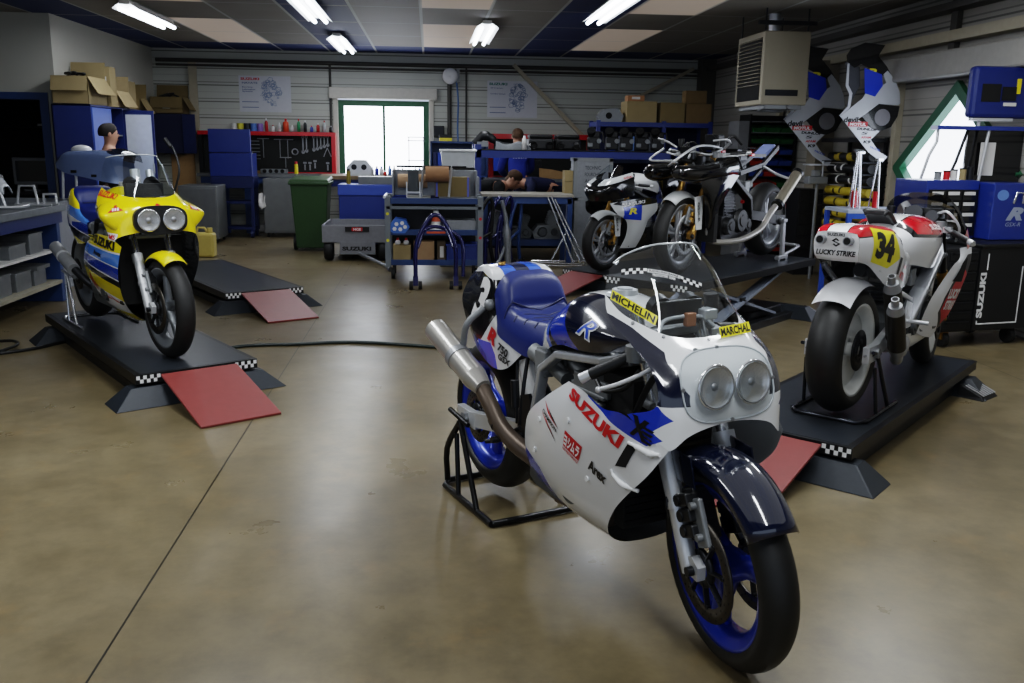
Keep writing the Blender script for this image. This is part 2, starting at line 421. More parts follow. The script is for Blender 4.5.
def ceiling_mat():
    """suspended ceiling: 0.73 x 1.4 m trays, blue rows, translucent light trays, metal bars"""
    m = mat('ceiling_trays', '#6d6a65', .7, var=0.); nt = m.node_tree; N = nt.nodes; L = nt.links; b = N['Principled BSDF']
    tc = N['Texture Coordinate']; sp = N.new('ShaderNodeSeparateXYZ'); L.new(tc.outputs['Object'], sp.inputs[0])
    def mt(op, a, c=None, d=None):
        n = N.new('ShaderNodeMath'); n.operation = op
        for i, q in enumerate((a, c, d)):
            if q is None: continue
            if isinstance(q, (int, float)): n.inputs[i].default_value = q
            else: L.new(q, n.inputs[i])
        return n.outputs[0]
    u = mt('DIVIDE', mt('SUBTRACT', sp.outputs[0], -.81), .73); v = mt('DIVIDE', mt('SUBTRACT', sp.outputs[1], 13.92), 1.33)
    fu = mt('FLOOR', u); fv = mt('FLOOR', v); ru = mt('FRACT', u); rv = mt('FRACT', v)
    def is_(s, k): return mt('COMPARE', s, float(k), .1)
    def orr(*a):
        o = a[0]
        for q in a[1:]: o = mt('MAXIMUM', o, q)
        return o
    blue = orr(is_(fu, -1), is_(fu, 3), is_(fu, -5), is_(fv, 0), is_(fv, -1e3))
    lightcol = orr(is_(fu, 1), is_(fu, -3), is_(fu, 4))
    lightrow = orr(is_(fv, -1), is_(fv, -2), is_(fv, -4), is_(fv, -5))
    light = mt('MULTIPLY', lightcol, lightrow)
    bar = orr(mt('LESS_THAN', ru, .022), mt('GREATER_THAN', ru, .978), mt('LESS_THAN', rv, .008), mt('GREATER_THAN', rv, .992))
    nz = N.new('ShaderNodeTexNoise'); nz.inputs['Scale'].default_value = 1.5; L.new(tc.outputs['Object'], nz.inputs['Vector'])
    def mix(f, a, c):
        n = N.new('ShaderNodeMix'); n.data_type = 'RGBA'; L.new(f, n.inputs[0])
        if isinstance(a, str): n.inputs[6].default_value = lin(a)
        else: L.new(a, n.inputs[6])
        if isinstance(c, str): n.inputs[7].default_value = lin(c)
        else: L.new(c, n.inputs[7])
        return n.outputs[2]
    base = mix(nz.outputs['Fac'], '#8a857c', '#75716a')
    base = mix(blue, base, '#12285c'); base = mix(light, base, '#d9c8b8'); base = mix(bar, base, '#a9a9a6')
    L.new(base, b.inputs['Base Color'])
    em = mt('MULTIPLY', light, .12); L.new(em, b.inputs['Emission Strength']); b.inputs['Emission Color'].default_value = lin('#f0dcc8')
    return m
struct('ceiling', MB().b2((-9, -5, ZC), (XR + .3, YB + .3, ZC + .1)), ceiling_mat())

def clad_mat(name, axis, base, dark, scale=.25, rev=False):
    """ribbed metal cladding: wide flat boards with narrow shadow grooves"""
    m = mat(name, base, .5, var=0.); nt = m.node_tree; N = nt.nodes; L = nt.links; b = N['Principled BSDF']
    tc = N['Texture Coordinate']; sp = N.new('ShaderNodeSeparateXYZ'); L.new(tc.outputs['Object'], sp.inputs[0])
    def mt(op, a, c=None):
        n = N.new('ShaderNodeMath'); n.operation = op
        for i, q in enumerate((a, c)):
            if q is None: continue
            if isinstance(q, (int, float)): n.inputs[i].default_value = q
            else: L.new(q, n.inputs[i])
        return n.outputs[0]
    z = mt('FRACT', mt('DIVIDE', sp.outputs[2], scale))
    g1 = mt('LESS_THAN', z, .07); g2 = mt('LESS_THAN', mt('ABSOLUTE', mt('SUBTRACT', z, .22)), .03); g3 = mt('LESS_THAN', mt('ABSOLUTE', mt('SUBTRACT', z, .62)), .012)
    g = mt('MAXIMUM', mt('MAXIMUM', g1, mt('MULTIPLY', g2, .7)), mt('MULTIPLY', g3, .5))
    nz = N.new('ShaderNodeTexNoise'); nz.inputs['Scale'].default_value = 1.2; L.new(tc.outputs['Object'], nz.inputs['Vector'])
    c = N.new('ShaderNodeMix'); c.data_type = 'RGBA'; L.new(nz.outputs['Fac'], c.inputs[0]); k = lin(base); c.inputs[6].default_value = tuple(x * .88 for x in k[:3]) + (1,); c.inputs[7].default_value = k
    d = N.new('ShaderNodeMix'); d.data_type = 'RGBA'; L.new(mt('MULTIPLY', g, .75), d.inputs[0]); L.new(c.outputs[2], d.inputs[6]); d.inputs[7].default_value = lin(dark)
    L.new(d.outputs[2], b.inputs['Base Color'])
    bp = N.new('ShaderNodeBump'); bp.inputs['Strength'].default_value = .5; bp.inputs['Distance'].default_value = .01; bp.invert = True; L.new(g, bp.inputs['Height']); L.new(bp.outputs['Normal'], b.inputs['Normal'])
    return m
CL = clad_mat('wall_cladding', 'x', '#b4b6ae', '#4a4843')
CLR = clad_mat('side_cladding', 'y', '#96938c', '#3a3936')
# back wall with the window opening (x -1.55..0.02, z 0.72..1.93)
W0, W1, WZ0, WZ1 = -1.49, .05, .82, 2.11
b = MB(); b.b2((-9, YB, 0), (W0, YB + .25, ZC)); b.b2((W1, YB, 0), (XR + .3, YB + .25, ZC)); b.b2((W0, YB, 0), (W1, YB + .25, WZ0)); b.b2((W0, YB, WZ1), (W1, YB + .25, ZC))
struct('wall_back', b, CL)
# right wall with the diamond window opening
dY, dZ = 7.73, 1.27
DP = [(8.72, 1.26), (7.74, 2.03), (6.76, 1.26), (7.74, .49)]      # (y, z): left, top, right, bottom corners of the frame
b = MB()
ys = [(8.72, YB + .25), (-5, 6.76)]
for a0, a1 in ys: b.b2((XR, a0, 0), (XR + .25, a1, ZC))
b.b2((XR, 6.76, 2.03), (XR + .25, 8.72, ZC)); b.b2((XR, 6.76, 0), (XR + .25, 8.72, .49))
Tyz = Mx(((0, 0, 1, XR), (1, 0, 0, 0), (0, 1, 0, 0), (0, 0, 0, 1)))
for tri in ([(8.72, 1.26), (8.72, 2.03), (7.74, 2.03)], [(6.76, 1.26), (6.76, 2.03), (7.74, 2.03)], [(8.72, 1.26), (8.72, .49), (7.74, .49)], [(6.76, 1.26), (6.76, .49), (7.74, .49)]):
    b.prism(tri, .25, Tyz)
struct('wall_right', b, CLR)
# left: side wall, then the office partition facing the camera with a doorway
PL = mat('painted_partition', '#a5a399', .75, var=.05, scale=2)
struct('wall_left', MB().b2((XL - .15, YP + .12, 0), (XL, YB, ZC)), PL)
b = MB(); b.b2((-9, YP, 1.93), (XL, YP + .12, ZC)); b.b2((-4.36, YP, 0), (XL, YP + .12, 1.93)); b.b2((-9, YP, 0), (-5.75, YP + .12, 1.93))
struct('wall_office', b, PL)
fb = MB(); fb.b2((-4.45, YP - .02, 0), (-4.36, YP + .14, 1.93)); fb.b2((-5.75, YP - .02, 1.85), (-4.45, YP + .14, 1.93)); fb.b2((-5.75, YP - .02, 0), (-5.67, YP + .14, 1.85))
struct('door_1', fb, M['blue_metal'])
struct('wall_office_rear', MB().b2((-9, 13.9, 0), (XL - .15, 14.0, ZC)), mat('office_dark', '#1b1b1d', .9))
struct('wall_far_left', MB().b2((-9.15, -5, 0), (-9, YB, ZC)), PL)

# windows
GLOW = mat('daylight_glass', '#ffffff', .4, emit='#eef4ff', estr=9.)
GRN = mat('green_frame', '#1f5238', .4, var=.06)
def ring(mb, x0, x1, z0, z1, w, y0, y1, T=None):
    mb.b2((x0, y0, z0), (x0 + w, y1, z1), T); mb.b2((x1 - w, y0, z0), (x1, y1, z1), T); mb.b2((x0 + w, y0, z0), (x1 - w, y1, z0 + w), T); mb.b2((x0 + w, y0, z1 - w), (x1 - w, y1, z1), T)
w1 = MB(); ring(w1, W0 + .05, W1 - .05, WZ0, WZ1 - .04, .09, YB + .02, YB + .1); w1.b2(((W0 + W1) / 2 - .02, YB + .03, WZ0 + .05), ((W0 + W1) / 2 + .02, YB + .09, WZ1 - .1))
wf = struct('window_1', w1, GRN)
part('pane', MB().b2((W0 + .1, YB + .055, WZ0 + .06), (W1 - .1, YB + .065, WZ1 - .1)), GLOW, wf)
t = MB(); t.b2((W0 - .08, YB - .11, WZ1 - .02), (W1 + .08, YB - .001, WZ1 + .15)); t.b2((W0 - .03, YB - .03, WZ0), (W0 + .05, YB + .05, WZ1 - .02)); t.b2((W1 - .05, YB - .03, WZ0), (W1 + .03, YB + .05, WZ1 - .02))
part('shutter_box', t, mat('shutter_white', '#b9b6ad', .5), wf, bev=.01)
b = MB()
cy, cz = 7.74, 1.26
for i in range(4):
    (y0, z0), (y1, z1) = DP[i], DP[(i+1) % 4]
    k = .85; q = [(y0, z0), (y1, z1), (cy + (y1 - cy) * k, cz + (z1 - cz) * k), (cy + (y0 - cy) * k, cz + (z0 - cz) * k)]
    b.prism(q, .12, Mx.Translation((-.05, 0, 0)) @ Tyz)
wf = struct('window_2', b, GRN)
b = MB(); b.prism([(cy + (y - cy) * .85, cz + (z - cz) * .85) for y, z in DP], .01, Mx.Translation((.03, 0, 0)) @ Tyz)
part('pane', b, mat('daylight_glass_side', '#ffffff', .4, emit='#e6efff', estr=5.), wf)
b = MB(); b.b2((XR - .2, 6.3, 2.06), (XR - .001, 9.05, 2.28)); part('shutter_box', b, mat('shutter_grey', '#8f8d88', .5), wf, bev=.02)
# beams, braces and pipes on the walls
TR = mat('cream_steel', '#a29a86', .5); DKP = mat('dark_conduit', '#3c3a36', .5)
struct('trim_1', MB().b2((XR - .12, -5, 2.36), (XR - .001, 13, 2.45)), TR)
struct('trim_2', MB().b2((XR - .06, 8.7, 0), (XR - .001, 8.78, 2.08)), TR)
struct('trim_3', MB().bar((1.35, YB - .05, 2.66), (2.55, YB - .05, 1.52), .09, .06), TR)
struct('trim_4', MB().b2((-3.72, YB - .06, 0), (-3.6, YB - .001, 2.62)), TR)
b = MB(); b.cyl((-4.2, YB - .05, 2.62), (XR, YB - .05, 2.62), .03); b.cyl((-4.2, YB - .05, 2.55), (XR, YB - .05, 2.55), .018)
struct('trim_5', b, DKP)
b = MB(); b.cyl((.33, YB - .04, 1.2), (.33, YB - .04, 2.6), .035); b.cyl((.6, YB - .03, 1.2), (.6, YB - .03, 2.6), .015); b.cyl((-1.55, YB - .03, 1.0), (-1.55, YB - .03, 2.6), .02)
struct('trim_6', b, DKP)
struct('trim_7', MB().bar((XR - .06, 12.6, .3), (XR - .06, 11.3, 2.7), .05, .12), TR)
b = MB(); b.b2((XR - .16, -5, 2.62), (XR - .001, YB, 2.68)); b.b2((XR - .05, 7.85, 2.28), (XR - .001, 7.95, ZC)); b.b2((4.38, YB - .25, 0), (XR - .001, YB - .001, ZC))
struct('trim_8', b, DKP)
struct('trim_9', MB().bar((3.2, YB - .05, 2.1), (4.3, YB - .05, 2.66), .07, .05), TR)
# ---------------------------------------------------------------- motorcycle building blocks (bike space: x ahead, y to its left, z up, origin under the rear axle)
def steer_M(xf, zf, deg, rake=25):
    a = V((-math.sin(R(rake)), 0, math.cos(R(rake))))
    return Mx.Translation((xf, 0, zf)) @ Mx.Rotation(R(deg), 4, a) @ Mx.Translation((-xf, 0, -zf))
def sgn_copy(f): return [f(s) for s in (-1, 1)]
def wheel(par, name, c, Rt, hw, Rr, T, rim, tyre, spokes=3, spoke_w=.05, disc=0., disc_y=(), disc_m=None, double=False, solid=False, rim_hw=None, disc_pat=True, lip=None, sprocket=None):
    """rim is the part, tyre and discs are its sub-parts"""
    c = V(c); TT = T @ Mx.Translation(c); rh = rim_hw or hw * .82
    A = TT @ Mx(((1, 0, 0, 0), (0, 0, 1, 0), (0, 1, 0, 0), (0, 0, 0, 1)))      # lathe axis -> wheel axle (y)
    b = MB()
    prof = [(Rr - .008, -rh + .004), (Rr + .004, -rh), (Rr + .004, -rh + .006), (Rr - .016, -rh + .012), (Rr - .03, -rh * .5), (Rr - .034, 0), (Rr - .03, rh * .5), (Rr - .016, rh - .012), (Rr + .004, rh - .006), (Rr + .004, rh), (Rr - .008, rh - .004)]
    inner = [(Rr - .008, rh - .004), (Rr - .03, rh - .015), (Rr - .043, rh * .45), (Rr - .046, 0), (Rr - .043, -rh * .45), (Rr - .03, -rh + .015), (Rr - .008, -rh + .004)]
    b.lathe(prof + inner, 44, A)
    b.lathe([(.0, -.045), (.034, -.045), (.036, 0), (.034, .045), (0, .045)], 18, A)
    if solid: b.lathe([(.03, -.012), (Rr - .04, -.03), (Rr - .04, .03), (.03, .012)], 36, A)
    for k in range(spokes):
        a = 2 * PI * k / spokes + .35
        offs = (-.16, .16) if double else (0,)
        for o in offs:
            d = V((math.cos(a + o * .6), 0, math.sin(a + o * .6))); e = V((math.cos(a + o), 0, math.sin(a + o)))
            p0 = d * .03; p1 = e * (Rr - .04); tng = V((-math.sin(a + o), 0, math.cos(a + o)))
            w0, w1, t0, t1 = spoke_w * .62, spoke_w * .42, .024, .017
            vs = []
            for p, w, t in ((p0, w0, t0), ((p0 + p1) / 2, w1 * .9, t1), (p1, w1 * 1.25, t1)):
                for sx, sy in ((-1, -.5), (-.6, -1), (.6, -1), (1, -.5), (1, .5), (.6, 1), (-.6, 1), (-1, .5)): vs.append(p + tng * w * sx + V((0, sy * t, 0)))
            fs = [(j*8+i, j*8+(i+1) % 8, (j+1)*8+(i+1) % 8, (j+1)*8+i) for j in range(2) for i in range(8)]
            b.add(vs, fs, True, TT)
    r = part(name, b, rim, par)
    n = 15; rs = Rt - hw
    tp = []
    for i in range(n):
        a = -2.05 + 4.1 * i / (n - 1); hh = hw * (1.0 if abs(a) < 1.57 else 1.0)
        tp.append((rs + hw * math.cos(a) * (1.0), hh * math.sin(a)))
    tp = [(Rr + .001, -rh + .002)] + [q for q in tp if q[0] > Rr + .004] + [(Rr + .001, rh - .002)]
    part('tyre', MB().lathe(tp, 56, A), tyre, r)
    for y in disc_y:
        b = MB(); Ad = TT @ Mx.Translation((0, y, 0)) @ Mx(((1, 0, 0, 0), (0, 0, 1, 0), (0, 1, 0, 0), (0, 0, 0, 1)))
        b.lathe([(disc - .042, -.003), (disc, -.003), (disc, .003), (disc - .042, .003), (disc - .042, -.003)], 40, Ad)
        b.use(1)
        for k in range(8):
            a = 2 * PI * k / 8 + .2; d = V((math.cos(a), 0, math.sin(a)))
            b.bar(d * .04 + V((0, y, 0)), d * (disc - .045) + V((0, y, 0)), .016, .005, TT)
            q = d * (disc - .045) + V((0, y, 0)); b.cyl(q - V((0, .006, 0)), q + V((0, .006, 0)), .008, n=8, T=TT)
        b.lathe([(.03, -.006), (.055, -.006), (.055, .006), (.03, .006)], 20, Ad)
        if disc_pat:
            b.use(2)
            for k in range(24):
                for j in range(2):
                    a = 2 * PI * (k + j * .4) / 24; rr = disc - .012 - j * .016; q = V((rr * math.cos(a), y, rr * math.sin(a)))
                    b.cyl(q - V((0, .0034, 0)), q + V((0, .0034, 0)), .0035, n=6, T=TT)
        part('brake_disc', b, [disc_m or M['disc'], M['dark_steel'], M['cavity_shade']], r)
    if sprocket:
        y, rad = sprocket; b = MB(); pr = []
        for k in range(40 * 2): a = 2 * PI * k / 80; q = rad * (1 if k % 2 else .95); pr.append((q * math.cos(a), q * math.sin(a)))
        b.prism(pr, .006, TT @ Mx.Translation((0, y, 0)) @ Mx(((1, 0, 0, 0), (0, 0, 1, 0), (0, 1, 0, 0), (0, 0, 0, 1))))
        part('sprocket', b, M['steel'], r)
    return r
def fork(par, xa, za, T, rake, w, low_m, up_m, z_mid, z_top, rl=.027, ru=.021, caliper=True, cal_m=None, off=.028, usd=False, guard=None, cal_x=.05):
    """two fork legs with lower casting and caliper"""
    s, c = math.sin(R(rake)), math.cos(R(rake))
    for y in (-w, w):
        sg = 1 if y > 0 else -1
        b0 = V((xa - off, y, za - .02)); d = V((-s, 0, c))
        pm = b0 + d * ((z_mid - b0.z) / c); pt = b0 + d * ((z_top - b0.z) / c)
        b = MB(); b.use(0).cyl(b0, pm, rl * .92, rl, 16, T); b.cyl(pm - d * .05, pm, rl * 1.12, rl * 1.12, 16, T); b.cyl(pm - d * .19, pm - d * .17, rl * 1.08, rl * 1.08, 16, T)
        b.use(1).cyl(pm, pt, ru, ru, 16, T)
        # axle foot
        b.use(0).prism([(-.026, -.022), (.03, -.024), (.034, .02), (.0, .04), (-.022, .03)], .026, T @ Mx.Translation((xa - .005, y + .015, za)) @ Mx(((1, 0, 0, 0), (0, 0, -1, 0), (0, 1, 0, 0), (0, 0, 0, 1))))
        b.use(2).cyl((xa, y - sg * .02, za), (xa, y + sg * .03, za), .014, n=12, T=T)
        lg = part('fork_leg', b, [low_m, up_m, M['dark_steel']], par, bev=.003)
        if caliper:
            q = b0 + d * .17 + V((cal_x, -sg * .03, .01)); k = MB()
            F = T @ Mx.Translation(q) @ Mx.Rotation(R(rake) * -1, 4, 'Y') @ Mx.Scale(1.25, 4)
            k.use(0)
            for dz in (-.035, 0, .035): k.box((-.005, 0, dz), (.075, .07, .03), F)
            k.box((0, -sg * .012, 0), (.06, .05, .12), F)
            k.use(1).box((.035, sg * .012, -.02), (.05, .014, .11), F)
            for dz in (-.05, .02): k.cyl((.04, sg * .016, dz), (.04, sg * .032, dz), .009, n=8, T=F)
            k.use(2)
            for dz in (-.035, 0, .035): k.cyl((-.01, sg * .034, dz), (-.01, sg * .039, dz), .013, n=12, T=F)
            part('brake_caliper', k, [cal_m or M['black'], M['rough_alu'], M['dark_steel']], lg, bev=.006)
        if guard:
            k = MB(); k.tube([pm + V((.03, sg * .005, -.04)), pm + V((.05, sg * .01, -.12)), b0 + d * .2 + V((.0, sg * .03, 0)), b0 + d * .15 + V((-.02, sg * .02, 0))], .006, 6, T, sub=4); part('brake_hose', k, M['dark_steel'], lg)
    # yokes
    b = MB()
    for zz in (z_mid + .1, z_top - .06):
        p = V((xa - off, 0, za)) + V((-s, 0, c)) * ((zz - za) / c)
        b.piece().box(p + V((-.025, 0, 0)), (.07, 2 * w + .06, .028), T)
    parts_each('fork_yoke', b, M['rough_alu'], par, bev=.01)
def arc_fender(c, Rf, a0, a1, hw, T=None, n=16, drop=.045, tipw=.7, k=7, lip=.0):
    """mudguard strip around a wheel: angle 0 = ahead, 90 = top"""
    rows = []
    for i in range(n + 1):
        t = i / n; a = R(a0 + (a1 - a0) * t); w = hw * (tipw + (1 - tipw) * math.sin(PI * min(1, .12 + t * .8)) ** .6)
        row = []
        for j in range(-k, k + 1):
            q = j / k; y = w * math.sin(q * 1.35) / math.sin(1.35); rr = Rf - drop * (1 - math.cos(q * 1.35)) / (1 - math.cos(1.35))
            row.append(V((c[0] + rr * math.cos(a), y, c[2] + rr * math.sin(a))))
        rows.append(row)
    return MB().grid(rows, True, T)
def clip_on(par, p0, p1, T=None, grip=.11, lever=True, lev_d=V((.06, 0, -.015)), tip=True, bar_m=None, res=True):
    p0, p1 = V(p0), V(p1); d = (p1 - p0).normalized(); L_ = (p1 - p0).length
    r = part('clip_on_bar', MB().cyl(p0, p1 - d * .01, .011, n=10, T=T).cyl(p0 - V((0, 0, .02)), p0 + V((0, 0, .025)), .03, n=14, T=T), bar_m or M['rough_alu'], par)
    part('grip', MB().cyl(p1 - d * (grip + .02), p1 - d * .02, .017, n=12, T=T), M['black'], r)
    if tip: part('bar_end', MB().cyl(p1 - d * .02, p1 + d * .012, .016, n=12, T=T), M['alu'], r)
    if lever:
        b = MB(); a = p1 - d * (grip + .07); b.box(a + lev_d * .35, (.05, .04, .03), T); b.tube([a + lev_d * .6, a + lev_d + d * .03, p1 - d * .06 + lev_d * 1.05, p1 + lev_d * .9], .0065, 8, T, sub=4); b.ball(p1 + lev_d * .9, .01, 8, T, 6)
        part('brake_lever', b, M['alu'], r)
        q = a + V((.02, 0, .05))
        if res: part('fluid_reservoir', MB().cyl(q, q + V((0, 0, .05)), .022, n=12, T=T).cyl(q + V((0, 0, .05)), q + V((0, 0, .06)), .024, n=12, T=T), M['black'], r)
    return r
def swingarm(par, xp, zp, za, w, mt, ht=.06, end=True):
    for s in (-1, 1):
        b = MB(); b.bar((xp, s * w * .8, zp), (.02, s * w, za), .035, ht, up=V((0, 0, 1)))
        b.box((-.01, s * w, za), (.17, .032, ht * 1.05)); b.use(1); b.cyl((0, s * (w - .03), za), (0, s * (w + .03), za), .017, n=12); b.cyl((0, s * (w + .015), za), (0, s * (w + .035), za), .025, n=6)
        b.use(2).box((-.015, s * (w + .017), za), (.06, .004, .02)); b.use(1).cyl((-.11, s * w, za), (-.05, s * w, za), .006, n=8)
        part('swingarm_leg', b, [mt, M['steel'], M['cavity_shade']], par, bev=.006)
def engine_block(par, x0, x1, z0, z1, w, m=None, lean=.12, cover=True, cyl=None):
    """crankcase, finned cylinders, head and side covers"""
    b = MB(); m = m or M['engine']; xm = (x0 + x1) / 2; zc = z0 + (z1 - z0) * .48
    b.prism([(x0, z0 + .02), (x0 + .05, z0), (x1 - .04, z0), (x1, z0 + .07), (x1 - .02, zc), (x0 + .06, zc + .02), (x0, zc - .06)], 2 * w, Mx.Translation((0, w, 0)) @ Mx(((1, 0, 0, 0), (0, 0, -1, 0), (0, 1, 0, 0), (0, 0, 0, 1))))
    e = part('engine', b, m, par, bev=.015)
    b = MB(); k = 9
    for i in range(k):
        z = zc + (z1 - zc) * i / k; xx = xm + .06 + lean * i / k * .6
        b.box((xx, 0, z + .008), (.19 - .004 * (i % 2), 2 * w * .93, (z1 - zc) / k * .55))
    b.box((xm + .06 + lean * .3, 0, (zc + z1) / 2), (.165, 2 * w * .88, z1 - zc)); b.box((xm + .06 + lean * .62, 0, z1 + .01), (.2, 2 * w * .9, .05))
    part('cylinder_block', b, cyl or M['rough_alu'], e, bev=.004)
    if cover:
        for s in (-1, 1):
            b = MB()
            for cx, cz, rr, t in ((xm - .05, z0 + .14, .095, .03), (x1 - .1, z0 + .11, .07, .045), (x0 + .08, z0 + .1, .055, .02)):
                b.cyl((cx, s * w, cz), (cx, s * (w + t), cz), rr, rr * .86, 24); b.cyl((cx, s * (w + t), cz), (cx, s * (w + t + .006), cz), rr * .5, rr * .45, 18)
                for q in range(6): a = q * PI / 3; b.cyl((cx + rr * .9 * math.cos(a), s * w, cz + rr * .9 * math.sin(a)), (cx + rr * .9 * math.cos(a), s * (w + t * .5), cz + rr * .9 * math.sin(a)), .008, n=8)
            part('engine_cover', b, m, e, bev=.004)
    b = MB()
    for i in range(4):
        y = (i - 1.5) * w * .48; b.cyl((xm - .05, y, z1 - .02), (xm - .16, y, z1 + .01), .026, n=12); b.box((xm - .18, y, z1 + .01), (.07, .07, .09)); b.cyl((xm - .21, y, z1 + .015), (xm - .27, y, z1 + .03), .03, .035, 12)
    part('carburettor', b, M['rough_alu'], e, bev=.004)
    return e
def beam(par, pts, w, h, m, name='frame_rail', both=True):
    for s in ((-1, 1) if both else (-1,)):
        b = MB()
        for p, q in zip(pts, pts[1:]):
            p, q = V(p), V(q); p.y *= s; q.y *= s; d = (q - p).normalized(); b.bar(p - d * .012, q + d * .012, w, h, up=V((0, s, 0)))
        part(name, b, m, par, bev=.006)
def yoshi(mb_red, mb_white, o, ru, rv, w, h, bvh):
    pass
# ---------------------------------------------------------------- the blue and white endurance racer in front
def bike_blue():
    t = thing('racing_motorcycle', 'blue and white race motorcycle with a black number 3 board on its tail', 'motorcycle', (.291, 3.60, 0), R(-67.7))
    t.rotation_euler.x = R(.5)
    S = steer_M(1.427, .301, -10.5); I = Mx()
    BL, LB, NV = '#1733a0', '#3a62cf', '#0a1126'
    # wheels
    rimb = mat('blue_rim', '#12329f', .3, .3, coat=.4)
    wheel(t, 'front_wheel', (1.427, 0, .301), .301, .058, .235, S, rimb, M['slick'], 3, .085, .155, (-.075, .075))
    wheel(t, 'rear_wheel', (0, 0, .346), .312, .085, .226, I, rimb, M['slick'], 3, .085, .11, (-.1,), sprocket=(.1, .1))
    fork(t, 1.427, .301, S, 24, .098, M['alu'], M['chrome'], .62, .97, .028, .0205, guard=True)
    nv = mat('navy_gloss', NV, .12, coat=1., var=.03)
    b = arc_fender((1.427, 0, .301), .338, 38, 148, .082, S, 20, .05, .82)
    f = part('front_fender', b, nv, t, solid=.003)
    b = MB()
    for y in (-.095, .095): b.piece().prism([(-.09, -.03), (.06, -.02), (.04, .06), (-.07, .06)], .004, S @ Mx.Translation((1.36, y, .56)) @ Mx(((1, 0, 0, 0), (0, 0, 1, 0), (0, 1, 0, 0), (0, 0, 0, 1))))
    parts_each('fender_bracket', b, nv, f)
    # upper fairing ------------------------------------------------
    U = [[(1.285, 0, .925), (1.285, .07, .928), (1.268, .125, .938), (1.225, .165, .958), (1.15, .195, .985), (1.075, .205, 1.03)],
         [(1.345, 0, .895), (1.345, .075, .895), (1.325, .135, .902), (1.27, .182, .915), (1.195, .213, .938), (1.13, .224, .972)],
         [(1.388, 0, .855), (1.388, .08, .855), (1.372, .142, .86), (1.335, .18, .875), (1.28, .208, .892), (1.225, .218, .918)],
         [(1.405, 0, .80), (1.405, .085, .80), (1.395, .145, .80), (1.378, .18, .812), (1.355, .202, .832), (1.328, .212, .855)],
         [(1.412, 0, .745), (1.412, .085, .742), (1.405, .148, .74), (1.392, .183, .748), (1.376, .206, .758), (1.358, .217, .77)],
         [(1.408, 0, .712), (1.412, .085, .706), (1.408, .145, .688), (1.392, .193, .652), (1.35, .228, .675), (1.275, .252, .73)]]
    up = MB().grid(net(U, 7, 7, True), True).outward((1.1, 0, .8))
    K = (.155, .3)
    mu = paint('racer_upper_paint', '#d6d7d8', [
        ('#0b1024', [(1.0, 1.02), (1.0, .77), (1.365, .77), (1.406, .755), (1.397, .80), (1.369, .854), (1.309, .902), (1.202, .952), (1.135, .977)], 'xz', ('a', .12, .4)),
        (BL, [(1.2, .77), (1.2, .68), (1.351, .697), (1.393, .734), (1.362, .77)], 'xz', ('a', .12, .4)), (BL, [(1.2, .72), (1.2, .63), (1.336, .65), (1.379, .677), (1.35, .70)], 'xz', ('a', .12, .4))], .18, .8, '#c0c2c4')
    up_o = part('upper_fairing', up, mu, t)
    bv = bvh_of(up)
    # twin lamps under one clear cover
    def lamp(y, z, x):
        F = Mx.Translation((x, y, z)) @ Mx.Rotation(R(84), 4, 'Y') @ Mx.Rotation(0, 4, 'Z')
        b = MB(); b.use(0).lathe([(.058, .006), (.063, .012), (.06, .016), (.054, .01)], 28, F)
        b.use(1).lathe([(0, .003), (.02, .0035), (.035, .005), (.046, .009), (.055, .015)], 28, F)
        b.use(2).lathe([(0, .008), (.009, .007), (.011, .003)], 14, F)
        l = part('headlight', b, [M['chrome'], mat('lamp_reflector', '#b2b5b8', .24, .7, var=.3, scale=30), M['steel']], t)
        part('lamp_glass', MB().lathe([(0, .02), (.03, .018), (.056, .011)], 28, F), clear('clear_lens', '#ffffff', .04, .84), l)
    for y in (-.071, .057): lamp(y, .82, 1.411)
    ov = []
    for i in range(48):
        a = 2 * PI * i / 48; c_, s_ = math.cos(a), math.sin(a); n_ = 3.2
        ov.append((math.copysign(abs(c_) ** (2 / n_), c_) * .158, math.copysign(abs(s_) ** (2 / n_), s_) * .093))
    rim = []; cov = [[], [], []]
    for y, z in ov:
        h = bv.ray_cast(V((2, y, .812 + z)), V((-1, 0, 0)), 2); rim.append(h[0] + V((.002, 0, 0)) if h[0] else V((1.39, y, .812 + z)))
    ctr = V((1.44, 0, .815))
    for p in rim: cov[0].append(p); cov[1].append(p.lerp(ctr, .25) + V((.012, 0, 0))); cov[2].append(p.lerp(ctr, .8))
    cg = part('headlight_cover', MB().grid(cov, True, closed=True).add(cov[2], [tuple(range(48))], True), clear('clear_cover', '#f4f7f8', .03, .9), t, 'clear cover over both headlights')
    part('cover_rim', MB().tube(rim, .0028, 6, closed=True), mat('white_edge', '#aab0b4', .3), cg)
    b = MB()
    for y, z in ((-.156, .815), (0, .905), (.0, .72), (.156, .815), (-.075, .905)):
        h = bv.ray_cast(V((2, y, z)), V((-1, 0, 0)), 2)
        if h[0]: b.piece().cyl(h[0], h[0] + V((.006, 0, 0)), .006, n=8)
    for p in ((1.275, -.14, .935), (1.3, .0, .92), (1.2, -.19, .965), (1.28, .13, .935)):
        h = bv.ray_cast(V(p) + V((.3, p[1], .1)), -V((.3, p[1], .1)).normalized(), 1)
        if h[0]: b.piece().cyl(h[0], h[0] + h[1] * .004, .005, n=8)
    parts_each('fairing_screw', b, M['steel'], up_o)
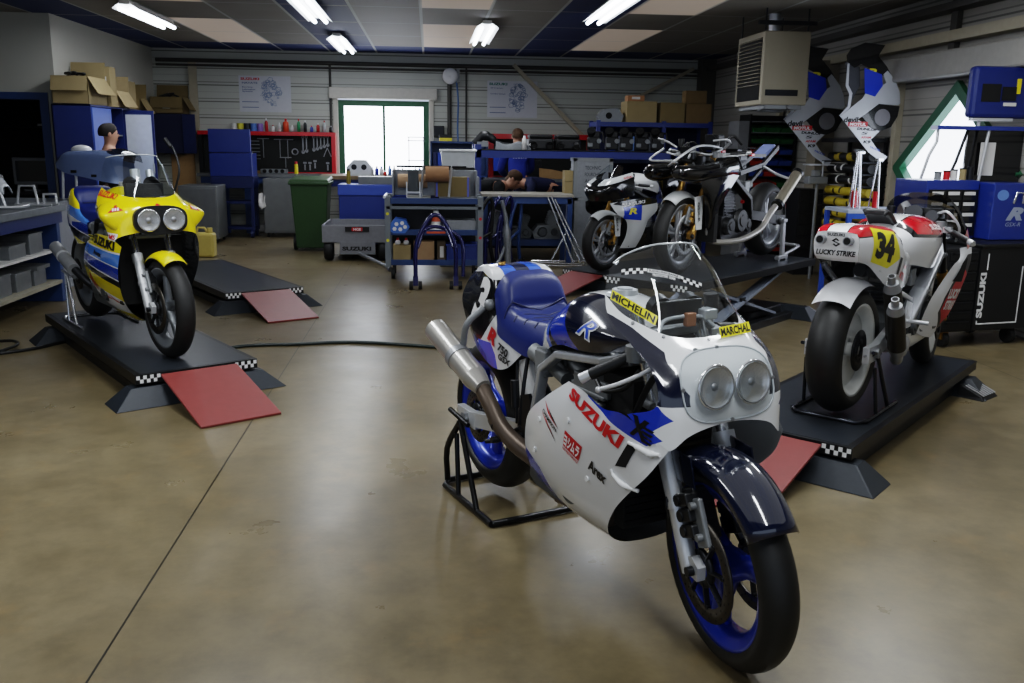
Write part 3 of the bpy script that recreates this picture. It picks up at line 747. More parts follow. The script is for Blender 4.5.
    # windscreen
    Wn = [[(1.285, 0, .926), (1.285, .07, .929), (1.268, .125, .939), (1.225, .165, .959), (1.15, .195, .986), (1.075, .205, 1.031)],
          [(1.245, 0, 1.0), (1.243, .067, 1.0), (1.225, .117, 1.005), (1.185, .155, 1.015), (1.125, .183, 1.035), (1.065, .193, 1.062)],
          [(1.185, 0, 1.09), (1.183, .058, 1.09), (1.168, .102, 1.088), (1.14, .138, 1.088), (1.098, .165, 1.088), (1.055, .178, 1.09)],
          [(1.105, 0, 1.168), (1.105, .045, 1.168), (1.098, .083, 1.162), (1.083, .115, 1.15), (1.062, .142, 1.132), (1.045, .158, 1.112)]]
    ws = MB().grid(net(Wn, 6, 7, True), True).outward((1.0, 0, .9))
    w_o = part('windscreen', ws, clear('screen_sheet', '#e9eef0', .03, .88), t)
    bw = bvh_of(ws)
    bw2 = bvh_of(ws, up)
    b = MB(); b.piece()
    for q, tx in (([(1.101, -.201, 1.018), (1.241, -.145, .961), (1.233, -.130, .984), (1.096, -.191, 1.043)], 'MICHELIN'), ([(1.302, .030, .916), (1.289, .151, .920), (1.268, .159, .946), (1.281, .038, .942)], 'MARCHAL')):
        b.use(0); mi = tx[1] == 'I'; lay4(b, SQ, q, bw2 if mi else None, .003 if mi else .012); b.use(1); word4(b, tx, q, bw2 if mi else None, .035, 0, .0045 if mi else .0136, (.03, .12, .97, .88)); b.piece()
    dk, lt = checker(7, 2)
    c0, c1, c2, c3 = (V(p) for p in ((1.091, -.160, 1.098), (1.101, -.167, 1.084), (1.206, .038, 1.061), (1.214, .032, 1.047)))
    cl = lambda a, e, k: a.lerp(e, k)
    for u0, u1 in ((0, .29), (.71, 1)):
        q = [cl(c1, c3, u0), cl(c1, c3, u1), cl(c0, c2, u1), cl(c0, c2, u0)]
        b.use(1); lay4(b, dk, q, bw, .002); b.use(2); lay4(b, lt, q, bw, .002)
    q = [cl(c1, c3, .3), cl(c1, c3, .7), cl(c0, c2, .7), cl(c0, c2, .3)]
    b.use(2); lay4(b, SQ, q, bw, .002, ins=(0, .35, 1, .95)); b.use(1); word4(b, 'SUZUKI ENDURANCE', q, bw, .03, 0, .003, (.04, .45, .96, .85)); b.use(2); word4(b, 'PROTOTYPE TEAM', q, bw, .03, 0, .003, (.15, -.3, .85, .2))
    parts_each('screen_sticker', b, [M['inkyellow'], M['ink'], M['inkwhite']], w_o)
    part('screen_edge', MB().tube([V((p[0], -p[1], p[2])) for p in Wn[3][:0:-1]] + [V(p) for p in Wn[3]], .003, 6, sub=4), mat('clear_edge', '#c8cdd0', .15, .3), w_o)
    # lower fairing ------------------------------------------------
    def mixrow(a, b_, k): return [tuple(V(p).lerp(V(q), k)) for p, q in zip(a, b_)]
    r0 = [(.925, .228, .735), (.80, .238, .655), (.69, .236, .575), (.635, .222, .49), (.60, .196, .39), (.60, .155, .30), (.64, .085, .235), (.66, 0, .225)]
    r1 = [(1.04, .247, .736), (.93, .256, .645), (.84, .254, .565), (.79, .242, .475), (.765, .215, .375), (.765, .17, .285), (.79, .09, .22), (.80, 0, .212)]
    r2 = [(1.16, .253, .715), (1.07, .262, .63), (.985, .258, .55), (.935, .246, .46), (.905, .22, .365), (.9, .172, .28), (.92, .092, .216), (.93, 0, .208)]
    r3 = [(1.27, .255, .725), (1.20, .258, .63), (1.115, .252, .54), (1.06, .24, .45), (1.01, .214, .355), (.985, .168, .278), (.99, .09, .218), (.995, 0, .211)]
    r4 = [(1.4, .203, .655), (1.345, .228, .57), (1.265, .232, .49), (1.185, .222, .41), (1.115, .195, .325), (1.07, .15, .262), (1.05, .085, .225), (1.045, 0, .215)]
    def half(rows, s): return [[V((p[0], s * p[1], p[2])) for p in r] for r in rows]
    rows = [[V((p[0], -p[1], p[2])) for p in r] + [V(p) for p in r[-2::-1]] for r in (r0, r1, r2, r3, r4)]
    lo = MB().grid(net(rows, 6, 7), True).outward((1.0, 0, .5))
    mlow = paint('racer_lower_paint', '#d3d4d6', [
        (BL, [(.5, .2), (.9, .2), (.964, .304), (.817, .352), (.708, .418), (.635, .50), (.5, .68)], 'xz', ('a', .1, .4)),
        ('#5b6283', [(.5, .28), (.5, .2), (.95, .2), (.93, .225), (.62, .265)], 'xz', ('a', .0, .22)),
        (BL, [(1.06, .8), (1.07, .728), (1.336, .653), (1.379, .677), (1.42, .7), (1.3, .8)], 'xz', ('a', .1, .4))], .2, .7, '#8d8f91')
    lo_o = part('lower_fairing', lo, mlow, t)
    bl = bvh_of(lo, up)
    b = MB(); word4(b, 'SUZUKI', [(.962, -.247, .697), (1.240, -.252, .619), (1.268, -.25, .662), (.972, -.238, .731)], bl, .05)
    part('lettering', b, [M['inkred']], lo_o, 'red brand lettering on the side panel')
    b = MB(); q = [(.785, -.246, .588), (.895, -.257, .543), (.927, -.259, .603), (.806, -.243, .646)]
    b.use(0); word4(b, 'CHAMPION', q, bl, .03, 0, .003, (.08, .38, .97, .62))
    b.use(1); lay4(b, poly01([(0, 1), (.35, .72), (1, .68), (.5, .8)]), q, bl); b.use(0); lay4(b, poly01([(.3, .95), (.6, .78), (1.05, .7), (.7, .86)]), q, bl)
    b.use(1); lay4(b, poly01([(0, .32), (.5, .2), (1, 0), (.4, .32)]), q, bl); b.use(0); lay4(b, poly01([(.3, .2), (.6, .1), (1.1, -.1), (.7, .16)]), q, bl)
    b.piece(); q = [(.949, -.257, .540), (1.034, -.254, .516), (1.062, -.259, .570), (.964, -.260, .594)]
    b.use(1); lay4(b, SQ, q, bl); b.use(2); word4(b, '\u30e8\u30b7\u30e0\u30e9', q, bl, .04, 0, .004, (.05, .12, .95, .88)); b.use(1); word4(b, 'R&D PERFORMANCE', q, bl, .02, 0, .003, (0, -.22, 1, -.04))
    b.piece(); b.use(0); word4(b, 'Arex', [(1.083, -.252, .508), (1.163, -.244, .480), (1.177, -.242, .518), (1.09, -.252, .548)], bl, .045, .2)
    b.piece(); b.use(0); q = [(1.285, -.25, .678), (1.335, -.229, .66), (1.345, -.225, .722), (1.295, -.25, .738)]
    lay4(b, poly01([(.0, 0), (.22, 0), (1, 1), (.7, 1)]), q, bl); lay4(b, poly01([(.75, 0), (1, 0), (.3, 1), (.0, 1)]), q, bl, .0026)
    for k in range(4): lay4(b, poly01([(0, 0), (.85, 0), (1, 1), (.15, 1)]), q, bl, .003, ins=(.55 + .06 * k, .62 - .2 * k, 1.35, .74 - .2 * k))
    parts_each('sponsor_sticker', b, [M['ink'], M['inkred'], M['inkwhite']], lo_o)
    # air slot and scoop lips
    b = MB(); lay4(b, SQ, [(1.219, -.247, .562), (1.265, -.242, .571), (1.311, -.238, .648), (1.28, -.246, .65)], bl)
    part('air_slot', b, M['cavity_shade'], lo_o)
    b = MB()
    def on(pts, k=.008):
        o_ = []
        for x, z in pts:
            h = bl.ray_cast(V((x, -.7, z)), V((0, 1, 0)), .8); o_.append((h[0] if h[0] else V((x, -.22, z))) + V((0, -k * .4, 0)))
        return o_
    b.piece().tube(on([(1.28, .65), (1.31, .645), (1.35, .636), (1.38, .64)]), [.005, .009, .01, .006], 8, sub=4); b.piece().tube(on([(1.2, .545), (1.21, .53), (1.25, .513), (1.3, .51)]), [.004, .007, .009, .006], 8, sub=4)
    parts_each('scoop_lip', b, M['white'], lo_o)
    b = MB()
    for x, z in ((.78, .575), (.98, .63), (1.07, .47), (.72, .45)):
        p = on([(x, z)], 0)[0]; b.piece().cyl(p, p + V((0, -.005, 0)), .009, n=10)
    parts_each('fairing_screw', b, M['white'], lo_o)
    # dark interior: radiator and ducting
    b = MB(); b.box((1.12, 0, .5), (.05, .32, .36)); b.box((1.05, 0, .7), (.16, .26, .14)); b.use(1)
    for k in range(14): b.box((1.148, 0, .34 + k * .024), (.006, .31, .01))
    part('radiator', b, [M['cavity_shade'], M['dark_steel']], t)
    b = MB(); b.piece().tube([(1.3, -.14, .87), (1.25, -.16, .8), (1.2, -.17, .7), (1.1, -.14, .55)], .01, 8, sub=5); b.piece(); b.tube([(1.3, .1, .8), (1.25, .12, .74), (1.15, .12, .66)], .012, 8, sub=5); b.piece(); b.tube([(1.25, -.2, .84), (1.2, -.21, .78), (1.08, -.2, .74), (1.0, -.18, .76)], .007, 8, sub=5)
    parts_each('hose', b, M['black'], t)
    # engine, frame ------------------------------------------------
    engine_block(t, .56, 1.0, .27, .70, .16)
    beam(t, [(1.13, .12, .85), (1.0, .15, .808), (.74, .152, .772), (.63, .15, .70), (.53, .13, .47), (.55, .1, .33)], .024, .042, mat('polished_frame', '#b6bac0', .25, .6))
    beam(t, [(.62, .13, .76), (.4, .1, .72), (.1, .09, .76)], .02, .02, M['rough_alu'], 'subframe_rail')
    b = MB(); b.cyl((1.08, 0, .82), (1.02, 0, .96), .04, n=16); part('steering_head', b, M['rough_alu'], t)
    b = MB()
    for s in (-1, 1):
        b.piece().prism([(-.07, -.1), (.05, -.12), (.07, .04), (.02, .12), (-.04, .1)], .014, Mx.Translation((.5, s * .15, .46)) @ Mx(((1, 0, 0, 0), (0, 0, 1, 0), (0, 1, 0, 0), (0, 0, 0, 1))))
        b.cyl((.47, s * .15, .41), (.47, s * .27, .41), .012, n=10); b.tube([(.5, s * .17, .45), (.38, s * .2, .37), (.34, s * .23, .36)], .009, 8)
    parts_each('footrest', b, M['dark_steel'], t)
    swingarm(t, .53, .43, .346, .135, M['alu'], .062)
    b = MB(); b.tube([(.5, .0, .45), (.42, -.05, .6), (.38, -.06, .74)], .022, 10); b.tube([(.36, -.11, .7), (.4, -.13, .56), (.42, -.14, .44)], .006, 6, sub=4); b.tube([(.44, -.1, .74), (.47, -.14, .6), (.46, -.15, .45)], .008, 6, sub=4); b.cyl((.40, -.14, .6), (.41, -.14, .5), .016, n=10)
    part('shock_absorber', b, M['dark_steel'], t)
    b = MB(); b.prism([(.36, .48), (.46, .46), (.5, .6), (.44, .69), (.36, .66)], .02, Mx.Translation((0, -.09, 0)) @ Mx(((1, 0, 0, 0), (0, 0, -1, 0), (0, 1, 0, 0), (0, 0, 0, 1)))); part('side_cover', b, M['white'], t, bev=.006)
    # exhaust
    ex = mat('exhaust_steel', '#a5a29d', .3, .6, var=.15, scale=12); hx = mat('heat_blued_steel', '#5c5148', .38, .6, var=.3, scale=10)
    b = MB(); b.tube([(.33, -.247, .58), (.40, -.24, .52), (.47, -.225, .445), (.55, -.17, .375), (.65, -.08, .31)], [.03, .03, .031, .033, .036], 16, sub=6)
    e_o = part('exhaust_pipe', b, hx, t)
    b = MB()
    p0, p1 = V((-.035, -.27, .72)), V((.31, -.25, .59)); d = (p1 - p0).normalized()
    b.cyl(p0, p0 + d * .2, .046, n=24); b.cyl(p0 + d * .2, p1 - d * .02, .048, n=24); b.use(1).cyl(p0 + d * .195, p0 + d * .225, .051, n=24); b.use(0).cyl(p1 - d * .02, p1 + d * .05, .048, .033, 20)
    b.use(2).cyl(p0 - d * .002, p0 - d * .001, .036, n=20)
    part('silencer', b, [ex, M['steel'], M['cavity_shade']], e_o)
    b = MB(); b.tube([p0 + d * .21 + V((0, .02, .05)), (.19, -.235, .78), (.2, -.17, .84)], .013, 8, sub=4); b.ball((.21, -.15, .85), .022, 10); part('silencer_hanger', b, M['rough_alu'], e_o)
    b = MB(); b.tube([(.42, -.24, .47), (.46, -.245, .455)], .02, 10); part('exhaust_mount', b, M['black'], e_o)
    # headers
    b = MB()
    for i in range(4):
        y = (i - 1.5) * .085; b.tube([(.98, y, .62), (1.06, y, .56), (1.1, y, .42), (1.02, y * .9, .29), (.85, y * .7, .25), (.7, -.1 + y * .2, .25)], .018, 10, sub=5)
    part('exhaust_header', b, hx, t)
    # tank ---------------------------------------------------------
    Tk = [[(.565, 0, .845), (.565, .05, .835), (.562, .105, .80), (.572, .122, .765), (.585, .11, .735)],
          [(.645, 0, .925), (.645, .065, .912), (.64, .138, .86), (.648, .156, .815), (.66, .145, .778)],
          [(.745, 0, .975), (.745, .085, .96), (.742, .152, .895), (.748, .166, .845), (.755, .155, .808)],
          [(.87, 0, .988), (.87, .09, .972), (.87, .16, .905), (.87, .172, .86), (.875, .16, .815)],
          [(1.0, 0, .97), (1.0, .085, .955), (1.0, .148, .905), (1.0, .16, .87), (1.0, .15, .832)],
          [(1.1, 0, .928), (1.1, .07, .918), (1.1, .115, .893), (1.1, .122, .88), (1.1, .11, .858)]]
    tk = MB().grid(net(Tk, 6, 7, True), True).outward((.85, 0, .8))
    mt = paint('racer_tank_paint', '#0a1024', [('#d8d9da', [(.4, 1.1), (.4, .7), (.66, .7), (.655, 1.1)], 'xz', None), ('#2b55c4', [(.655, 1.), (.66, .7), (.78, .7), (.68, .85), (.668, 1.0)], 'xz', ('a', .03, .3)),
        (BL, [(.668, 1.0), (.68, .86), (.77, .74), (1.0, .74), (1.0, .83), (.756, .927), (.7, .97)], 'xz', ('a', .03, .3)), ('#d8d9da', [(.62, 1.1), (.62, .9), (1.2, .86), (1.2, 1.1)], 'xz', ('a', -.1, .062))], .12, 1.)
    tk_o = part('fuel_tank', tk, mt, t); bt = bvh_of(tk)
    b = MB(); b.cyl((.88, 0, .982), (.88, 0, 1.0), .045, .04, 20); b.cyl((.88, 0, 1.0), (.88, 0, 1.005), .025, n=14); b.cyl((.97, -.05, .965), (.97, -.05, .98), .022, n=14); part('filler_cap', b, M['alu'], tk_o)
    b = MB(); ru = V((.09, .0, -.02)); rv = V((.015, .03, .06))
    b.use(0); word4(b, 'R', [(.868, -.165, .868), (.945, -.163, .854), (.975, -.14, .912), (.898, -.14, .927)], bt, .06, .3, .002); b.use(1); word4(b, 'R', [(.876, -.165, .873), (.940, -.163, .860), (.967, -.14, .908), (.904, -.14, .921)], bt, .0, .3, .0038)
    part('tank_emblem', b, [M['inkwhite'], M['inkblue']], tk_o)
    # tail and seat ------------------------------------------------
    Tl = [[(-.06, 0, .94), (-.055, .055, .945), (-.06, .098, .925), (-.115, .115, .835), (-.08, .12, .76), (-.045, .115, .705)],
          [(.0, 0, .968), (.005, .065, .972), (.015, .105, .955), (.0, .127, .83), (.02, .131, .725), (.05, .127, .65)],
          [(.1, 0, .985), (.1, .08, .985), (.105, .125, .965), (.11, .135, .83), (.12, .137, .70), (.145, .13, .612)],
          [(.2, 0, .965), (.2, .09, .962), (.2, .135, .945), (.2, .142, .83), (.215, .142, .71), (.24, .135, .605)],
          [(.26, 0, .83), (.26, .08, .83), (.262, .125, .83), (.275, .14, .81), (.30, .141, .72), (.33, .134, .63)],
          [(.36, 0, .81), (.36, .07, .81), (.37, .118, .80), (.38, .132, .775), (.40, .135, .735), (.43, .13, .70)]]
    tl = MB().grid(net(Tl, 6, 6, True), True).outward((.15, 0, .75))
    mtl = paint('racer_tail_paint', '#d4d5d6', [('#0a0c10', [(.10, .963), (.257, .935), (.268, .833), (.105, .695), (.0, .66), (-.3, .7), (-.3, .9)], 'xz', ('a', .085, .3)),
        ('#2d56c8', [(.07, .69), (.10, .55), (.26, .55), (.235, .66), (.2, .70)], 'xz', ('a', .085, .3)), (BL, [(.02, .70), (.06, .55), (.17, .55), (.14, .64)], 'xz', ('a', .085, .3)),
        ('#2d56c8', [(-.2, 1.2), (-.2, .9), (.4, .9), (.4, 1.2)], 'xz', ('a', .03, .085)), ('#101a3a', [(-.2, 1.2), (-.2, .9), (.4, .9), (.4, 1.2)], 'xz', ('a', -.1, .03))], .2, .7)
    tl_o = part('tail_cowl', tl, mtl, t); btl = bvh_of(tl)
    b = MB(); b.use(0); word4(b, '3', [(.0, -.133, .768), (.1, -.135, .773), (.225, -.135, .935), (.135, -.134, .955)], btl, .05, 0); part('race_number', b, [M['inkwhite']], tl_o, 'white number 3')
    b = MB(); ru, rv = (.14, 0, -.035), (.03, 0, .1)
    b.use(0); word4(b, 'R', [(.172, -.14, .71), (.238, -.14, .69), (.26, -.14, .755), (.195, -.14, .775)], btl, .05, .3); b.use(1); word4(b, '750', [(.262, -.14, .685), (.335, -.14, .665), (.345, -.137, .70), (.272, -.14, .72)], btl, .04, .2); word4(b, 'GSX', [(.262, -.14, .65), (.35, -.135, .635), (.358, -.134, .662), (.27, -.14, .678)], btl, .04, .2)
    part('sticker', b, [M['inkred'], M['ink']], tl_o)
    Se = [[(0.235, 0.0, 0.977), (0.235, 0.063, 0.977), (0.24, 0.106, 0.962), (0.235, 0.131, 0.922), (0.225, 0.137, 0.892)], [(0.282, 0.0, 0.957), (0.282, 0.063, 0.954), (0.285, 0.108, 0.937), (0.27, 0.135, 0.892), (0.245, 0.142, 0.842)], [(0.31, 0.0, 0.892), (0.31, 0.068, 0.892), (0.315, 0.113, 0.882), (0.295, 0.14, 0.832), (0.26, 0.144, 0.792)], [(0.32, 0.0, 0.85), (0.32, 0.072, 0.852), (0.325, 0.117, 0.85), (0.305, 0.142, 0.802), (0.27, 0.146, 0.747)], [(0.39, 0.0, 0.83), (0.39, 0.072, 0.834), (0.39, 0.115, 0.83), (0.365, 0.14, 0.782), (0.34, 0.144, 0.727)], [(0.48, 0.0, 0.832), (0.48, 0.068, 0.834), (0.475, 0.104, 0.824), (0.465, 0.129, 0.772), (0.46, 0.133, 0.702)], [(0.575, 0.0, 0.847), (0.575, 0.054, 0.842), (0.57, 0.081, 0.822), (0.57, 0.104, 0.772), (0.565, 0.106, 0.712)]]
    vb = mat('blue_vinyl', '#16245f', .42, var=.06, bump=.03, scale=80)
    se = MB().grid(net(Se, 6, 6, True), True).outward((.3, 0, .7)); st = part('seat', se, vb, t); bs = bvh_of(se)
    b = MB()
    for x in (.34, .40, .46, .52):
        ps = []
        for q in range(15):
            a = -1.45 + 2.9 * q / 14; h = bs.ray_cast(V((x - .03 * abs(math.sin(a)), math.sin(a) * .4, .80 + math.cos(a) * .3)), -V((0, math.sin(a) * .4, math.cos(a) * .3)).normalized(), .5)
            if h[0]: ps.append(h[0])
        if len(ps) > 3: b.tube(ps, .0035, 6)
    part('seat_stitching', b, mat('dark_vinyl', '#0c1440', .5), st)
    b = MB(); b.ball((.13, -.06, .99), (.02, .014, .008)); b.cyl((.13, -.06, .99), (.13, -.045, .995), .006, n=8); part('seat_catch', b, M['gold'], tl_o)
    # bars, clocks
    for s in (-1, 1):
        clip_on(t, (1.19, s * .17, .872) if s < 0 else (1.1, .12, .9), (1.095, -.28, .795) if s < 0 else (.98, .3, .85), I if s < 0 else S, .12, lev_d=V((.085, 0, -.02)), res=s > 0)
    b = MB(); b.box((1.15, 0, .975), (.03, .16, .07)); b.use(1)
    for y in (-.055, .05): b.cyl((1.145, y, .985), (1.12, y, .995), .036, n=20)
    b.use(2).tube([(1.2, -.1, .93), (1.18, -.06, .96), (1.18, .06, .96), (1.2, .1, .93)], .006, 8, sub=4); b.box((1.17, .09, .965), (.05, .05, .03)); b.use(3).box((1.185, .02, .955), (.02, .035, .04))
    part('instrument_cluster', b, [M['black'], M['dark_steel'], M['alu'], mat('copper_tape', '#a06a4a', .5, .4)], t, bev=.004)
    return t
bike_blue()
def paddock_stand(name, label, cat, loc, rz, m, r=.013, w=.2, L_=.42, h=.33, tall=None, prop=True):
    """A-frame stand: floor loop, two uprights to the axle, braces"""
    t = thing(name, label, cat, loc, rz, None)
    b = MB(); b.tube([(.33, -w, r + .002), (-.12, -w, r + .002), (-.17, -w * .8, r + .002), (-.17, w * .8, r + .002), (-.12, w, r + .002), (.33, w, r + .002)], r, 10)
    if prop: b.tube([(.33, -w, r + .002), (.33, w, r + .002)], r, 10)
    part('floor_loop', b, m, t)
    for s in (-1, 1):
        b = MB()
        if prop: b.tube([(-.16, s * w * .85, r + .002), (-.12, s * w * .95, h * .55), (0, s * w * .92, h)], r, 10, sub=3)
        b.tube([(.2, s * w, r), (0, s * w * .92, h)], r * .9, 10); b.tube([(.02, s * w, r), (-.03, s * w * .93, h * .82)], r * .8, 10)
        b.cyl((-.09, s * w * .95, h + .03), (.06, s * w * .88, h), r * .8, n=8)
        part('upright', b, m, t)
    return t
paddock_stand('paddock_stand', 'black tubular paddock stand under the rear wheel of the blue and white motorcycle', 'motorcycle stand', (.291, 3.60, 0), R(-67.7), mat('black_tube', '#0d0e10', .35, .3))
# ---------------------------------------------------------------- yellow endurance racer on the lift
def bike_yellow():
    t = thing('racing_motorcycle', 'yellow race motorcycle with blue seat and black oval headlight panel on a low lift', 'motorcycle', (-2.367, 6.554, .17), R(-54.43))
    S = steer_M(1.426, .3, 1.7); I = Mx(); YE = '#dcc813'
    grey = mat('grey_rim', '#7e8286', .35, .5)
    wheel(t, 'front_wheel', (1.426, 0, .298), .298, .057, .236, S, grey, M['rubber'], 5, .05, .15, (-.075, .075))
    wheel(t, 'rear_wheel', (0, 0, .338), .312, .078, .228, I, grey, M['rubber'], 5, .05, .11, (-.1,))
    fork(t, 1.426, .298, S, 26, .098, M['alu'], M['chrome'], .60, .93, .028, .0205, cal_x=-.03)
    ye = mat('yellow_body', YE, .22, coat=.7, var=.03)
    f = part('front_fender', arc_fender((1.426, 0, .298), .335, 62, 125, .075, S, 16, .04, .8), ye, t, solid=.003)
    bf = bvh_of(arc_fender((1.426, 0, .298), .335, 62, 125, .075, S, 16, .04, .8))
    U = [[(1.27, 0, .93), (1.27, .07, .932), (1.25, .125, .938), (1.20, .165, .95), (1.1, .195, .965), (1.02, .2, .985)],
         [(1.345, 0, .905), (1.345, .08, .905), (1.325, .15, .905), (1.26, .2, .90), (1.15, .235, .905), (1.05, .24, .92)],
         [(1.38, 0, .875), (1.38, .09, .875), (1.36, .17, .872), (1.29, .225, .86), (1.2, .255, .85), (1.12, .258, .86)],
         [(1.39, 0, .81), (1.39, .09, .81), (1.372, .175, .805), (1.32, .23, .80), (1.25, .255, .785), (1.2, .26, .79)],
         [(1.385, 0, .745), (1.385, .09, .745), (1.375, .165, .735), (1.35, .215, .72), (1.31, .245, .70), (1.27, .255, .715)]]
    up = MB().grid(net(U, 6, 6, True), True).outward((1.1, 0, .8)); bu = bvh_of(up)
    uo = part('upper_fairing', up, paint('yellow_upper', YE, [], .2, .7, '#1a1a1a'), t)
    # side wings
    for s in (-1, 1):
        rows = [[(1.05, s * 0.207, .93), (1.05, s * 0.235, .87), (1.10, s * 0.230, .80), (1.2, s * 0.216, .74)], [(1.2, s * 0.198, .92), (1.18, s * 0.276, .87), (1.2, s * 0.267, .80), (1.26, s * 0.221, .735)], [(1.30, s * 0.166, .90), (1.31, s * 0.285, .85), (1.31, s * 0.281, .80), (1.325, s * 0.207, .73)], [(1.365, s * 0.129, .885), (1.355, s * 0.184, .86), (1.355, s * 0.184, .80), (1.36, s * 0.156, .74)]]
        w = MB().grid(net(rows, 5, 5), True).outward((1.2, 0, .82)); wo = part('fairing_wing', w, ye, t)
        b = MB(); bw = bvh_of(w, up)
        q = [(1.333, -.275, .852), (1.348, -.19, .853), (1.295, -.17, .902), (1.275, -.25, .902)] if s < 0 else [(1.338, .195, .85), (1.343, .26, .845), (1.29, .25, .895), (1.305, .175, .895)]
        b.use(0); lay4(b, poly01([(0, .1), (1, .1), (.5, .8)]), q, bw, .003); b.use(1); word4(b, '\u2160\u2160\u2160' if False else 'III', q, bw, .03, 0, .005, (.3, .15, .7, .5)); b.use(0); lay4(b, SQ, q, bw, .003, ins=(.4, .82, .6, .98)); part('triangle_sticker', b, [M['inkred'], M['inkwhite']], wo)
    b = MB(); b.use(0); word4(b, 'SUZUKI', [(1.04, -.22, .935), (1.22, -.19, .92), (1.21, -.17, .955), (1.04, -.21, .972)], bu, .04)
    part('lettering', b, M['inkred'], uo); b = MB(); lay4(b, ngon(14), [(1.385, -.014, .885), (1.385, .014, .885), (1.36, .014, .91), (1.36, -.014, .91)], bu); part('badge', b, M['inkred'], uo)
    # oval lamp panel
    ov = []
    for i in range(40):
        a = 2 * PI * i / 40; c_, s_ = math.cos(a), math.sin(a); ov.append((math.copysign(abs(c_) ** .7, c_) * .155, math.copysign(abs(s_) ** .7, s_) * .083))
    F = Mx(((0, 0, 1, 1.37), (1, 0, 0, 0), (0, 1, 0, .81), (0, 0, 0, 1)))
    lp = part('lamp_panel', MB().prism(ov, .035, F), M['black'], t, bev=.008)
    for y in (-.073, .073):
        G = Mx.Translation((1.405, y, .812)) @ Mx.Rotation(R(90), 4, 'Y'); b = MB()
        b.use(0).lathe([(.058, 0), (.066, .006), (.064, .014), (.057, .012)], 28, G); b.use(1).lathe([(0, .004), (.02, .004), (.04, .005), (.058, .01)], 28, G); b.use(2).lathe([(0, .012), (.014, .011), (.016, .004)], 12, G)
        l = part('headlight', b, [M['chrome'], mat('lamp_reflector'), M['steel']], lp); part('lamp_glass', MB().lathe([(0, .022), (.03, .02), (.06, .012)], 24, G), clear('clear_lens'), l)
    Wn = [[(1.27, 0, .932), (1.27, .07, .934), (1.25, .125, .94), (1.20, .165, .952), (1.1, .195, .967), (1.02, .2, .987)],
          [(1.235, 0, 1.01), (1.23, .068, 1.01), (1.205, .12, 1.012), (1.15, .16, 1.02), (1.08, .185, 1.03), (1.0, .19, 1.045)],
          [(1.17, 0, 1.1), (1.165, .06, 1.1), (1.145, .105, 1.1), (1.1, .145, 1.1), (1.05, .165, 1.1), (.99, .175, 1.105)],
          [(1.09, 0, 1.175), (1.085, .05, 1.175), (1.07, .09, 1.172), (1.05, .12, 1.168), (1.02, .14, 1.162), (.98, .15, 1.155)]]
    ws = MB().grid(net(Wn, 6, 6, True), True).outward((1, 0, .9)); wo = part('windscreen', ws, clear('screen_sheet'), t)
    part('screen_edge', MB().tube([V((p[0], -p[1], p[2])) for p in Wn[3][:0:-1]] + [V(p) for p in Wn[3]], .003, 6, sub=4).tube([V((r[-1][0], r[-1][1], r[-1][2])) for r in Wn], .003, 6, sub=3), mat('clear_edge'), wo)
    # lower fairing: lean side panels and belly
    r0 = [(.86, .225, .69), (.76, .24, .63), (.70, .24, .565), (.64, .23, .495), (.625, .205, .40), (.63, .16, .30), (.66, .08, .23), (.66, 0, .22)]
    r1 = [(1.0, .245, .71), (.9, .255, .64), (.84, .253, .56), (.79, .243, .48), (.78, .215, .38), (.79, .17, .27), (.81, .08, .19), (.81, 0, .18)]
    r2 = [(1.15, .25, .715), (1.06, .258, .64), (1.0, .255, .56), (.96, .245, .47), (.94, .218, .37), (.95, .17, .26), (.97, .08, .175), (.97, 0, .165)]
    r3 = [(1.27, .25, .71), (1.21, .255, .63), (1.16, .25, .55), (1.12, .238, .46), (1.09, .21, .36), (1.09, .165, .26), (1.1, .08, .18), (1.1, 0, .17)]
    r4 = [(1.375, .225, .665), (1.345, .235, .59), (1.31, .235, .51), (1.275, .222, .43), (1.24, .195, .34), (1.215, .15, .26), (1.2, .08, .2), (1.2, 0, .19)]
    rows = [[V((p[0], -p[1], p[2])) for p in r] + [V(p) for p in r[-2::-1]] for r in (r0, r1, r2, r3, r4)]
    lo = MB().grid(net(rows, 6, 6), True).outward((1.0, 0, .5)); bl = bvh_of(lo)
    ml = paint('yellow_lower', YE, [('#10151c', [(.6, .62), (.6, .49), (1.5, .385), (1.5, .62)], 'xz', ('a', .12, .4)), (YE, [(.5, .8), (.5, .72), (.71, .655), (1.345, .62), (1.5, .62), (1.5, .8)], 'xz', None),
        ('#dfe0e0', [(.70, .65), (.66, .52), (1.335, .445), (1.365, .625)], 'xz', ('a', .12, .4)), ('#4a7fd6', [(.708, .643), (.69, .588), (1.34, .537), (1.355, .615)], 'xz', ('a', .12, .4)), ('#173a9c', [(.69, .580), (.672, .528), (1.33, .455), (1.34, .53)], 'xz', ('a', .12, .4)),
        ('#dadada', [(.62, .40), (1.32, .31), (1.3, .235), (.7, .235), (.6, .3)], 'xz', ('a', .1, .4)), (YE, [(.5, .255), (1.4, .235), (1.4, .1), (.5, .1)], 'xz', None)], .2, .7)
    lo_o = part('lower_fairing', lo, ml, t)
    b = MB(); b.use(0); word4(b, 'SUZUKI', [(.97, -.255, .655), (1.3, -.245, .635), (1.32, -.243, .69), (.98, -.252, .71)], bl, .045); lay4(b, ngon(16), [(.83, -.245, .668), (.875, -.25, .665), (.88, -.245, .695), (.835, -.24, .698)], bl); lay4(b, SQ, [(.89, -.25, .668), (.95, -.252, .664), (.955, -.25, .702), (.9, -.25, .705)], bl)
    b.use(1); word4(b, 'S', [(.835, -.245, .67), (.87, -.25, .668), (.875, -.245, .692), (.84, -.24, .695)], bl, .03, 0, .005); word4(b, '\u9234', [(.895, -.25, .671), (.945, -.252, .667), (.95, -.25, .699), (.9, -.25, .702)], bl, .0, 0, .005)
